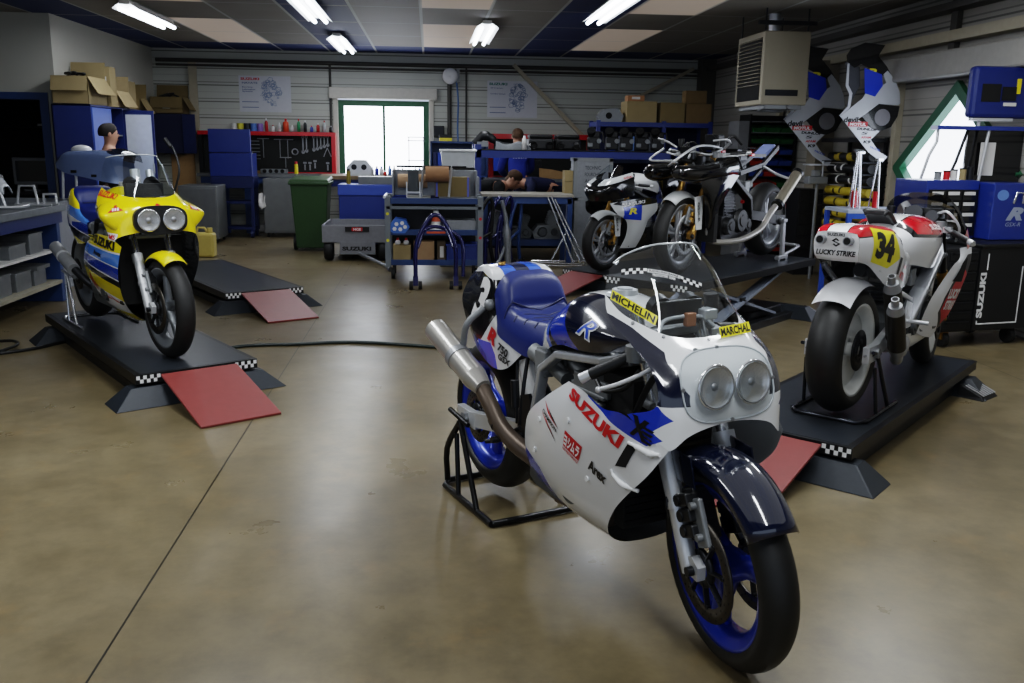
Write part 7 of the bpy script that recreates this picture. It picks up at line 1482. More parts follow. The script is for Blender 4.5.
carton('low brown box with lifted flaps beside the narrow box on the tall blue cabinet', (-4.1, 12.82, zt), (-3.84, 13.12, zt + .15), M['card'], open_=True)
carton('open brown box full of black parts on the navy wall cupboard', (-4.22, 14.58, 1.803), (-3.74, 14.95, 2.05), M['card'], open_=True, lab=True)
for x, y, z, lab in ((-4.05, 11.2, zt + .24, 'tangle of black cable in the big open tan box'), (-3.98, 14.75, 2.0, 'tangle of black rubber parts in the open box on the wall cupboard')):
    b = MB(); random.seed(int(x * 10)); pts = [V((random.uniform(-.14, .14), random.uniform(-.12, .12), random.uniform(0, .12))) for _ in range(14)]; b.tube(pts, .014, 7, sub=5); part('cable_bundle', b, M['black'], None, lab, 'cable', loc=(x, y, z))
# office interior
t = thing('office_desk', 'dark desk inside the unlit office doorway', 'desk', (-5.2, 12.3, 0)); part('top', MB().b2((-.8, -.4, .72), (.7, .4, .75)), M['dark_steel'], t)
for x in (-.75, .65): part('leg', MB().b2((x - .03, -.35, 0), (x + .03, .35, .72)), M['dark_steel'], t)
t = thing('computer_monitor', 'grey computer monitor on the desk in the dark office', 'monitor', (-5.05, 12.2, .751)); part('case', MB().b2((-.24, 0, .08), (.24, .05, .42)), mat('monitor_grey', '#77797c', .5), t, bev=.01); part('screen', MB().b2((-.2, -.003, .12), (.2, 0, .38)), M['gloss_black'], t); part('foot', MB().b2((-.1, -.05, 0), (.1, .12, .02)).b2((-.03, .02, 0), (.03, .05, .1)), mat('monitor_grey'), t)
t = thing('office_shelf', 'faint shelf on the rear wall of the dark office', 'shelf', (-5.6, 13.75, 1.55)); part('board', MB().b2((-.5, -.2, 0), (1.0, .14, .03)), M['dark_steel'], t); part('paper_stack', MB().b2((.1, -.15, .03), (.5, .1, .06)), M['paper'], t)
# blue workbench with steel boxes
BT = mat('scratched_steel_top', '#6e7378', .4, .5, var=.3, scale=12)
t = thing('workbench', 'long blue workbench with a scratched steel top and shelves of metal boxes', 'workbench', (-3.22, 8.4, 0))
part('top', MB().b2((-1.3, -3.0, .80), (0, 0, .86)), BT, t, bev=.004); part('apron', MB().b2((-1.25, -2.95, .70), (-.03, -.03, .80)), BLU, t)
part('end_panel', MB().b2((-.9, -.12, .0), (-.05, -.05, .70)), BLM, t, bev=.004); part('end_panel', MB().b2((-.9, -2.9, .0), (-.05, -2.83, .70)), BLM, t); part('back_panel', MB().b2((-.95, -2.9, .0), (-.9, -.05, .70)), M['navy'], t)
part('shelf', MB().b2((-.9, -2.85, .45), (-.06, -.12, .47)), M['paper'], t); part('shelf', MB().b2((-.9, -2.85, .17), (-.04, -.12, .20)), mat('shelf_board', '#8d8878', .6), t)
labs = ['upper shelf, at the end nearest the yellow motorcycle', 'upper shelf, second from the yellow motorcycle', 'lower shelf, at the end nearest the yellow motorcycle', 'lower shelf, second from the yellow motorcycle', 'lower shelf, third from the yellow motorcycle']
for k, (y, z, w, h) in enumerate(((-.42, .471, .26, .16), (-.78, .471, .3, .1), (-.40, .201, .24, .12), (-.72, .201, .28, .14), (-1.1, .201, .3, .16))):
    t = thing('metal_box', 'grey steel parts box on the ' + labs[k] + ', blue workbench', 'box', (-3.55, 8.4 + y, z), 0, 'steel boxes on the workbench shelves'); t['label'] = 'grey steel box, ' + labs[k]; part('body', MB().b2((-.25, -w / 2, 0), (.22, w / 2, h)), mat('box_steel', '#8a8d8f', .35, .7, var=.15), t, bev=.004); part('lid', MB().b2((-.255, -w / 2 - .005, h), (.225, w / 2 + .005, h + .012)), mat('box_steel'), t)
t = thing('steel_tray', 'flat steel tray stacked on the box at the end of the lower workbench shelf', 'tray', (-3.5, 8.02, .334)); part('body', MB().b2((-.2, -.15, 0), (.2, .12, .03)), mat('box_steel'), t)
t = thing('drawer_cabinet', 'pale grey drawer cabinet at the end of the blue workbench behind the yellow motorcycle', 'cabinet', (-3.62, 8.75, 0)); part('carcass', MB().b2((-.6, 0, 0), (.12, .7, .80)), mat('pale_metal', '#83868c', .5, .2), t, bev=.005)
for k in range(4): part('drawer', MB().b2((-.55, -.015, .06 + .18 * k), (.1, 0, .21 + .18 * k)), M['paper'], t, bev=.004)
part('top', MB().b2((-.62, -.02, .80), (.14, .72, .84)), BT, t)
# silver subframes and tail unit on the bench
t = thing('tail_unit', 'grey and white motorcycle tail unit on a silver subframe on the blue workbench', 'motorcycle part', (-3.5, 7.75, .861))
Tq = [[(0, 0, .42), (.0, .1, .40), (.0, .14, .33)], [(.12, 0, .40), (.12, .1, .38), (.12, .15, .30)], [(.24, 0, .3), (.24, .08, .28), (.26, .12, .2)], [(.33, 0, .18), (.33, .06, .17), (.34, .08, .12)]]
part('tail_shell', MB().grid(net([[(x - .25, y, z) for x, y, z in r] for r in Tq], 5, 5, True), True).outward((0, 0, .2)), mat('pale_grey_shell', '#a9b0b6', .25, coat=.4), t, solid=.006); part('inner_tray', MB().b2((-.25, -.1, .1), (.03, .1, .28)), M['black'], t, bev=.03)
b = MB(); b.tube([(-.25, -.1, .02), (.15, -.1, .02), (.2, -.05, .02), (.2, .08, .02)], .012, 8); b.tube([(-.05, -.1, .02), (-.02, -.08, .2)], .012, 8); b.tube([(.1, -.1, .02), (.06, -.08, .14)], .012, 8); part('subframe', b, M['alu'], t)
t = thing('subframe', 'bare silver tubular bracket frame on the end of the blue workbench', 'motorcycle part', (-3.4, 8.1, .861)); b = MB()
for pts in ([(-.1, -.05, .012), (.2, -.05, .012)], [(-.1, .1, .012), (.2, .1, .012)], [(-.08, -.05, .02), (-.06, -.03, .17), (.06, -.03, .17), (.09, -.05, .02)], [(.12, .0, .02), (.12, .0, .1), (.22, .0, .1), (.22, .0, .02)]): b.tube(pts, .012, 8)
part('tubes', b, M['alu'], t)
# blue-grey fairing on a stand
t = thing('fairing_stand', 'blue-grey motorcycle nose fairing with smoked screen on a stand behind the yellow motorcycle', 'fairing', (-3.32, 9.5, -.03)); BG = mat('blue_grey_shell', '#7486ae', .18, .2, coat=.8, var=.08)
F = [[(-.36, 0, 1.24), (-.36, .06, 1.22), (-.34, .1, 1.17)], [(-.25, 0, 1.33), (-.25, .12, 1.29), (-.22, .18, 1.12)], [(-.05, 0, 1.345), (-.05, .15, 1.30), (-.02, .22, 1.08)], [(.15, 0, 1.34), (.15, .16, 1.29), (.16, .22, 1.04)], [(.32, 0, 1.30), (.32, .16, 1.25), (.32, .2, 1.02)]]
part('shell', MB().grid(net(F, 6, 6, True), True).outward((0, 0, 1.1)), BG, t); part('screen', MB().grid(net([[(.15, 0, 1.36), (.15, .12, 1.32), (.17, .16, 1.26)], [(.28, 0, 1.36), (.28, .11, 1.32), (.3, .15, 1.25)], [(.42, 0, 1.31), (.42, .09, 1.28), (.42, .13, 1.22)]], 5, 5, True), True).outward((.2, 0, 1.1)), clear('smoked_sheet', '#8d9096', .04, .86), t)
for x, z in ((-.14, 1.14), (.05, 1.1)): part('slot', MB().box((x, -.208, z), (.05, .02, .025)), M['cavity_shade'], t)
part('white_pad', MB().ball((-.13, .02, 1.345), (.1, .09, .05)), M['white'], t)
for a, c in (((-.28, -.1, 1.15), (-.36, -.12, 0)), ((-.16, -.1, 1.1), (-.2, -.12, 0)), ((.2, .1, 1.1), (.25, .1, 0))): part('leg', MB().cyl(a, c, .014, n=8), M['alu'], t)
part('cross_bar', MB().cyl((-.36, -.12, .25), (.25, .1, .25), .012, n=8), M['alu'], t)
t = thing('jerry_can', 'translucent yellowish plastic jerry can on the floor behind the yellow motorcycle', 'jerry can', (-2.78, 11.5, 0)); jc = mat('jerry_plastic', '#a8964e', .4, var=.1); part('body', MB().b2((-.14, -.1, 0), (.12, .1, .3)), jc, t, bev=.03); part('neck', MB().cyl((.06, 0, .3), (.06, 0, .36), .035, n=14), jc, t); part('handle', MB().tube([(-.1, 0, .29), (-.08, 0, .36), (.0, 0, .36), (.03, 0, .3)], .015, 8), jc, t)
# ---------------------------------------------------------------- right side
t = thing('unit_heater', 'large cream louvred heater hanging from the ceiling', 'heater', (3.36, 9.2, 1.86)); HC = mat('heater_cream', '#8f8774', .5, var=.05)
part('casing', MB().b2((0, 0, 0), (.48, .8, .72)), HC, t, bev=.012); part('opening', MB().b2((-.004, .06, .05), (0, .74, .66)), M['cavity_shade'], t)
for k in range(13): part('louvre', MB().box((-.012, .4, .2 + .037 * k), (.03, .68, .005), Mx.Identity(4)), HC, t)
part('lower_grille', MB().b2((.04, -.006, .09), (.38, 0, .15)), M['dark_steel'], t); part('flue', MB().cyl((.24, .4, .72), (.24, .4, .93), .06, n=18), M['alu'], t)
for x, y in ((.02, .05), (.46, .05), (.02, .75), (.46, .75)): part('hanger', MB().cyl((x, y, .72), (x, y, .94), .008, n=6), M['dark_steel'], t)
part('hanger_rail', MB().b2((-.06, .02, .78), (.54, .06, .82)), M['dark_steel'], t); part('burner_tube', MB().tube([(.06, -.01, -.02), (.06, .2, -.05), (.3, .2, -.05), (.3, -.01, -.02)], .02, 8), M['grey_metal'], t); part('base_tray', MB().b2((.04, .02, -.04), (.44, .76, 0)), M['grey_metal'], t)
# two hanging fairings
def hung_fairing(label, y, x0, z0, s, rz):
    """side view outline in units of the crop: u to the right, v down"""
    t = thing('hanging_fairing', label, 'fairing', (x0, y, z0), rz, 'race fairings hanging on the wall'); k = s
    T = Mx.Rotation(R(90), 4, 'X'); Q = lambda pts: [(u * k, -v * k) for u, v in pts]
    wm = mat('fairing_white', '#b9bcc2', .25, coat=.5, var=.03); bm_ = mat('fairing_black', '#0c0d10', .25, coat=.5); bl = mat('fairing_blue', '#1f3fc0', .3, coat=.5, var=.25, scale=3)
    tri = lambda m, d=.02, yy=0: MB()
    def plate(name, polys, m, y0, th=.012):
        b = MB()
        for p in polys: b.prism(Q(p), th, Mx.Translation((0, y0, 0)) @ T)
        return part(name, b, m, t, bev=.003)
    w = plate('white_panel', [[(-115, 265), (-5, 175), (20, 130), (0, 110), (60, 110), (95, 110), (60, 165), (85, 200), (0, 265), (-20, 280), (70, 330), (105, 335), (60, 380), (110, 440), (160, 465), (135, 495), (55, 445)]], wm, 0)
    plate('white_panel', [[(95, 110), (60, 165), (85, 200), (190, 205), (200, 195), (190, 140), (165, 90), (130, 50), (115, 35), (95, 55), (115, 95)]], wm, .004)
    plate('blue_patch', [[(-10, 25), (85, 55), (95, 110), (60, 165), (5, 150), (0, 110)]], bl, -.004, .01)
    plate('black_nose', [[(-105, -35), (-85, -68), (-15, -98), (90, -88), (60, -35), (110, 15), (160, 90), (85, 55), (-25, 5), (-60, 25), (-100, -5)]], bm_, .01)
    plate('strut', [[(-98, 5), (-90, 5), (-85, 110), (-60, 150), (-65, 220), (-105, 270), (-118, 262), (-78, 215), (-75, 155), (-98, 115)]], wm, .006)
    v = plate('vent_panel', [[(-0, 260), (85, 200), (200, 210), (195, 260), (165, 315), (115, 335), (70, 330)]], bm_, .012); b = MB(); lay(b, ngon(18), (70 * k, .0115 - .012, -310 * k), (1, 0, 0), (0, 0, 1), 85 * k, 85 * k, None, .004); part('vent_window', b, mat('pale_wall_view', '#77767a', .6), v)
    plate('rear_shell', [[(-98, -5), (-20, 20), (-10, 110), (-70, 240), (-60, 150)]], mat('shell_inside', '#3b3d42', .6), .06)
    b = MB(); X, Z = V((1, 0, 0)), V((0, 0, 1)); y0 = -.012
    def wd(s_, u, v_, w_, h_, i, bold=.03, ang=0):
        b.piece(); b.use(i); c_, n_ = math.cos(R(ang)), math.sin(R(ang)); word(b, s_, (u * k, y0, -v_ * k), (c_, 0, n_), (-n_, 0, c_), w_ * k, h_ * k, None, bold, .1)
    wd('devil', -95, 295, 78, 28, 0, .04); b.piece(); b.use(1); lay(b, SQ, (-70 * k, y0, -315 * k), X, Z, 105 * k, 24 * k, None, .001); wd('MOTUL', -62, 312, 88, 16, 2, .05); wd('DUNLOP', -20, 332, 110, 13, 0, .05, -3); wd('K9', 20, 400, 40, 16, 0, .05); wd('AFAM', 5, 375, 55, 12, 1, .03); wd('S', 5, 355, 35, 14, 0, .02); wd('YACCO', 55, 420, 60, 10, 3, .03, -20); y0 = .006; wd('SUZUKI', 20, 8, 110, 20, 2, .04, -33); y0 = -.01; wd('R', 12, 62, 55, 35, 4, .05); wd('1000', 25, 125, 40, 12, 4, .03)
    parts_each('printing', b, [M['ink'], M['inkred'], M['inkwhite'], M['inkblue'], M['inkyellow']], t)
    part('hook', MB().tube([(0, .02, .09 * s / .00183), (0, .02, .14 * s / .00183), (.05, .08, .16 * s / .00183)], .006, 6), M['alu'], t)
kf = 8.6 / 900 * 140 / 736 * 1.03
hung_fairing('black and white race fairing hanging near the diamond window', 8.6, 4.15, 2.235, kf, 0)
hung_fairing('black and white race fairing hanging partly hidden by the heater', 9.75, 4.08, 2.29, 9.75 / 900 * 140 / 736 * 1.03, 0)
# small parts bins on shelves
t = thing('bin_shelving', 'tall dark shelving unit of small coloured parts bins under the heater', 'shelving', (3.98, 11.2, 0)); b = MB(); b.b2((0, 0, 0), (.02, .4, 1.83)); b.b2((.58, 0, 0), (.6, .4, 1.83)); b.b2((0, .38, 0), (.6, .4, 1.83)); part('carcass', b, M['dark_steel'], t)
for k in range(13): part('shelf', MB().b2((.02, 0, .12 + .135 * k), (.58, .38, .13 + .135 * k)), M['grey_metal'] if k > 10 else M['dark_steel'], t)
part('side_cabinet', MB().b2((-.14, 0, 0), (-.01, .4, 1.75)), mat('pale_side', '#6f7072', .5), t)
bins = {'g': mat('bin_green', '#1d5a2c', .4), 'r': mat('bin_red', '#a32c20', .4), 'b': mat('bin_blue', '#21408f', .4)}
rows = ['ggg', 'ggg', 'rrb', 'rbb', 'brb', 'rrg', 'brr', 'rrr', 'rrb', 'grr', 'rrb', 'brr']
rn = ('top', 'second', 'third', 'fourth', 'fifth', 'sixth', 'seventh', 'eighth', 'ninth', 'tenth', 'eleventh', 'twelfth'); cn3 = ('at the pale side cabinet', 'in the middle', 'at the wall end'); nm = {'g': 'green', 'r': 'red', 'b': 'blue'}
proto = None
for r, row in enumerate(rows):
    for c_, ch in enumerate(row):
        x, z = 3.98 + .12 + .18 * c_, .131 + .135 * (11 - r); tt = thing('parts_bin', '%s parts bin, %s row of the bin shelving, %s' % (nm[ch], rn[r], cn3[c_]), 'parts bin', (x, 11.2, z), 0, 'parts bins in the tall shelving')
        part('tray', MB().add([(-.08, 0, 0), (.08, 0, 0), (.08, .3, 0), (-.08, .3, 0), (-.085, -.03, .05), (.085, -.03, .05), (.085, .3, .095), (-.085, .3, .095)], [(3,2,1,0), (0,1,5,4), (1,2,6,5), (2,3,7,6), (3,0,4,7)]), bins[ch], tt, solid=.004); part('contents', MB().b2((-.078, .0, .01), (.078, .29, .045)), M['dark_steel'], tt)
# dark parts cabinet and vice on post
t = thing('parts_cabinet', 'dark wire fronted parts cabinet beside the bin shelving', 'cabinet', (4.16, 9.95, 0)); part('carcass', MB().b2((0, 0, .3), (.28, .35, .98)), M['dark_steel'], t)
for k in range(5):
    for j in range(3): part('drawer', MB().b2((.015 + .088 * j, -.012, .33 + .13 * k), (.095 + .088 * j, 0, .44 + .13 * k)), M['cavity_shade'], t)
part('leg', MB().b2((.02, .05, 0), (.26, .3, .3)), M['dark_steel'], t)
struct('trim_10', MB().b2((4.42, 10.2, 0), (XR - .001, 10.45, 2.4)), mat('cream_post', '#7d7668', .6))
t = thing('pillar_drill', 'small grey vice on a thin post beside the wall cables', 'vice', (4.25, 9.7, 0)); part('post', MB().cyl((0, 0, 0), (0, 0, 1.05), .018, n=10), M['grey_metal'], t); part('vice_body', MB().b2((-.12, -.05, 1.05), (.1, .08, 1.13)).b2((-.06, -.03, 1.13), (.02, .05, 1.2)), M['grey_metal'], t, bev=.01); part('plate', MB().b2((-.14, -.1, 1.25), (.14, .1, 1.265)).cyl((.05, 0, 1.13), (.05, 0, 1.3), .012, n=8), M['alu'], t)
# rolled pouches on a wall rack
t = thing('roll_rack', 'wall rack holding black and yellow rolled fork pouches', 'rack', (XR - .02, 9.3, .55))
for y in (-.4, .4): part('upright', MB().b2((-.03, y - .02, 0), (0, y + .02, 1.0)), M['dark_steel'], t)
part('top_rail', MB().b2((-.3, -.5, .95), (-.05, .5, .99)), M['dark_steel'], t)
for k in range(7):
    for y in (-.45, .43): part('arm', MB().b2((-.3, y, .12 * k + .02), (0, y + .02, .035 + .12 * k)), M['dark_steel'], t)
for k in range(7):
    z = .55 + .036 + .12 * k + .045; col = ('yellow', 'yellow', 'yellow', 'yellow', 'black', 'black', 'black')[k]; lab = '%s rolled fork pouch on the wall rack, %s row from the top' % (col if k < 6 else 'black and yellow', ('seventh', 'sixth', 'fifth', 'fourth', 'third', 'second', 'top')[k])
    tt = thing('fork_pouch', lab, 'pouch', (XR - .2, 9.3, z), 0, 'rolled pouches on the wall rack'); YP_ = mat('pouch_yellow', '#b09a24', .45, var=.25, scale=25)
    b = MB(); b.tube([(0, y, .004 * math.sin(y * 37)) for y in (-.48, -.36, -.24, -.12, 0, .12, .24, .36, .48)], .045, 14, sub=2); part('roll', b, YP_ if col == 'yellow' else M['black'], tt)
    for y in ((-.2, .1, .25) if k % 2 else (-.1, .2)): part('band', MB().cyl((0, y, 0), (0, y + (.12 if k == 6 else .035), 0), .0465, n=14), YP_ if k == 6 else (M['black'] if col == 'yellow' else M['paper']), tt)
# small blue table with red crates and chrome jack stands
t = thing('work_table', 'light topped table with thin blue legs below the hanging fairings', 'table', (4.0, 8.1, 0)); part('top', MB().b2((-.2, -.15, .86), (.58, .35, .89)), mat('table_white', '#aab3c4', .4), t)
for x in (-.18, .56):
    for y in (-.13, .33): part('leg', MB().b2((x - .02, y - .02, 0), (x + .02, y + .02, .86)), mat('leg_blue', '#2c4fa8', .4), t)
part('rail', MB().b2((-.18, -.14, .81), (.56, -.11, .86)), mat('leg_blue'), t); part('lower_shelf', MB().b2((-.18, -.1, .5), (.56, .33, .52)), M['grey_metal'], t)
for k in range(2): t = thing('plastic_crate', 'red plastic crate on the lower shelf of the blue legged table, ' + ('nearer the bin shelving', 'nearer the diamond window')[k], 'crate', (4.0 + .34 * k, 8.02, .521), 0, 'red crates on the blue legged table'); part('body', MB().b2((-.15, -.05, 0), (.16, .3, .2)), M['red'], t, bev=.01); part('rim', MB().b2((-.16, -.06, .18), (.17, .31, .21)), M['red'], t, bev=.004)
for k, (x, y) in enumerate(((3.94, 8.15), (4.03, 8.3), (4.13, 8.12))):
    t = thing('axle_stand', 'chrome rod stand with a red foot on the table, %s' % ('beside the bin shelving', 'in the middle', 'beside the diamond window')[k], 'stand', (x, y, .891), .3 * k, 'chrome rod stands on the table'); h = (.52, .5, .44)[k]
    for a in range(3): q = a * 2.09; part('leg', MB().cyl((.055 * math.cos(q), .055 * math.sin(q), 0), (.01 * math.cos(q), .01 * math.sin(q), h), .0075, n=8), M['chrome'], t)
    part('head', MB().b2((-.04, -.02, h), (.04, .02, h + .02)), M['chrome'], t); part('jack', MB().cyl((0, 0, .01), (0, 0, .16), .025, n=12), M['red'], t)
# tool carts
DBL = mat('tool_blue', '#1c2f78', .3, var=.06, coat=.3)
t = thing('roller_cabinet', 'black roller cabinet with white brand lettering on its side panel', 'tool cabinet', (4.02, 6.25, 0), R(12))
part('carcass', MB().b2((-.28, .0, .12), (.5, .5, .74)), mat('cabinet_black', '#101113', .4), t, bev=.008); part('top_tray', MB().b2((.0, -.03, .74), (.54, .5, .77)), M['black'], t, bev=.01)
sp_ = part('side_panel', MB().b2((.0, -.012, .13), (.5, 0, .74)), mat('cabinet_black'), t)
b = MB(); word(b, 'SUZUKI', (.075, -.012, .22), (0, 0, 1), (-1, 0, 0), .34, .055, None, .05); 
for lo, hi in (((.03, -.0135, .17), (.40, -.0125, .18)), ((.40, -.0135, .17), (.41, -.0125, .60)), ((.03, -.0135, .17), (.04, -.0125, .20)), ((.07, -.0135, .58), (.08, -.0125, .70))): b.b2(lo, hi)
part('lettering', b, M['inkwhite'], sp_, 'white brand lettering and frame line')
for k in range(8):
    d = part('drawer', MB().b2((-.27, -.014, .14 + .073 * k), (-.02, 0, .205 + .073 * k)), M['black'], t, bev=.004); part('drawer_pull', MB().b2((-.25, -.028, .186 + .073 * k), (-.04, -.012, .20 + .073 * k)), M['dark_steel'], d)
for x in (-.2, .42):
    for y in (.06, .44): part('castor', MB().cyl((x - .02, y, .06), (x + .02, y, .06), .06, n=16), M['rubber'], t); part('castor_fork', MB().b2((x - .03, y - .03, .06), (x + .03, y + .03, .125)), M['gold'] if x < 0 else M['dark_steel'], t)
t = thing('tool_chest', 'black and blue tool chest with labelled small drawers before the diamond window', 'tool chest', (4.0, 6.62, .775), R(6)); part('carcass', MB().b2((-.25, .0, 0), (.2, .4, .44)), DBL, t, bev=.006); part('drawer_front', MB().b2((-.23, -.01, .02), (.19, 0, .37)), M['black'], t)
for r in range(4):
    for c_ in range(3):
        d = part('drawer', MB().b2((-.22 + .137 * c_, -.018, .05 + .08 * r), (-.095 + .137 * c_, -.008, .12 + .08 * r)), M['gloss_black'], t); part('label_strip', MB().b2((-.21 + .137 * c_, -.021, .09 + .08 * r), (-.115 + .137 * c_, -.018, .115 + .08 * r)), M['paper'], d)
t = thing('tool_cart', 'blue tool cart with a large white R emblem on its raised front', 'tool cart', (4.4, 6.55, .772), R(6)); part('panel', MB().b2((-.17, -.03, .0), (.2, .3, .43)), DBL, t, bev=.008); b = MB(); b.use(0); word(b, 'R', (-.045, -.03, .15), (1, 0, 0), (0, 0, 1), .15, .1, None, .06, .35); word(b, 'GSX-R', (-.04, -.03, .105), (1, 0, 0), (0, 0, 1), .13, .03, None, .0, .2); b.use(1); lay(b, ngon(14), (-.14, -.03, .3), (1, 0, 0), (0, 0, 1), .1, .08); lay(b, ngon(14), (.14, -.03, .3), (1, 0, 0), (0, 0, 1), .06, .08); part('emblem', b, [mat('emblem_grey', '#9aa3b8', .4, .3), mat('emblem_blue', '#5b7dc0', .4)], t)
part('handle', MB().tube([(.0, -.04, .28), (.01, -.055, .36), (.07, -.055, .36), (.08, -.04, .28)], .009, 8), M['chrome'], t)
t = thing('tool_canopy', 'bent tube canopy with a flat blue roof above the tool chest', 'canopy', (4.0, 6.75, 0)); part('roof', MB().b2((-.17, -.08, 1.59), (.57, .02, 1.62)), DBL, t)
part('post', MB().tube([(-.15, -.05, 1.6), (-.15, -.05, 1.5), (-.2, -.05, 1.4), (-.23, -.02, 1.22)], .012, 8), M['alu'], t); part('post', MB().tube([(.12, .0, 1.6), (.05, .0, 1.35), (.0, .0, 1.22)], .012, 8), M['dark_steel'], t); part('post', MB().tube([(.26, -.05, 1.6), (.24, -.05, 1.4), (.22, -.05, 1.2)], .012, 8), M['alu'], t); part('back_board', MB().b2((.14, .03, 1.2), (.6, .05, 1.6)), M['gloss_black'], t); part('clear_sheet', MB().b2((.24, .0, 1.25), (.36, .005, 1.5)), M['paper'], t)
t = thing('chest_lid', 'raised dark blue lid with a black cut-out above the canopy', 'lid', (4.33, 6.72, 1.68)); part('lid', MB().b2((-.25, -.04, 0), (.28, .06, .38)), mat('lid_navy', '#14235e', .4), t, bev=.03); part('cut_out', MB().b2((-.18, -.044, .12), (-.03, -.04, .25)), M['cavity_shade'], t); part('latch', MB().b2((-.02, -.05, .13), (.09, -.04, .23)), M['black'], t); part('yellow_strip', MB().b2((.09, -.05, .18), (.12, -.042, .29)), M['yellow'], t); part('name_plate', MB().b2((-.0, -.048, .09), (.1, -.042, .115)), M['paper'], t); part('strut', MB().cyl((-.15, 0, -.06), (-.15, 0, .02), .012, n=8).b2((-.22, -.03, -.02), (.1, .03, 0)), M['alu'], t)
random.seed(9)
for k, (x, m, nmx) in enumerate(((3.9, 'grey_metal', 'grey'), (3.97, 'red', 'red'), (4.03, 'paper', 'white'), (4.1, 'card2', 'tan'), (4.16, 'dark_steel', 'dark'))): t = thing('small_jar', nmx + ' jar standing on top of the labelled tool chest', 'jar', (x, 6.72, 1.216), 0, 'jars on the labelled tool chest'); part('body', MB().cyl((0, 0, 0), (0, 0, .05 + .01 * k), .025, n=12), M[m], t); part('lid', MB().cyl((0, 0, .05 + .01 * k), (0, 0, .06 + .01 * k), .027, n=12), M['black'], t)
# ---------------------------------------------------------------- people
def skin_mesh(name, joints, bones, mtl, parent=None, **k):
    """joints: {name: (pos, radius)}; one continuous tapered skin"""
    ids = list(joints); me = bpy.data.meshes.new(name); me.from_pydata([joints[i][0] for i in ids], [(ids.index(a), ids.index(b)) for a, b in bones], []); o = bpy.data.objects.new(name, me); COL.objects.link(o)
    md = o.modifiers.new('skin', 'SKIN'); md.use_smooth_shade = True
    if not me.skin_vertices: 
        bpy.context.view_layer.objects.active = o
    sv = me.skin_vertices[0].data
    for i, n in enumerate(ids):
        r = joints[n][1]; sv[i].radius = r if isinstance(r, tuple) else (r, r)
    sv[0].use_root = True
    s = o.modifiers.new('sub', 'SUBSURF'); s.levels = 2; s.render_levels = 2; me.materials.append(mtl)
    dg = bpy.context.evaluated_depsgraph_get(); m2 = bpy.data.meshes.new_from_object(o.evaluated_get(dg)); bpy.data.objects.remove(o)
    mb = MB(); mb.add([v.co for v in m2.vertices], [tuple(p.vertices) for p in m2.polygons], True); return mb
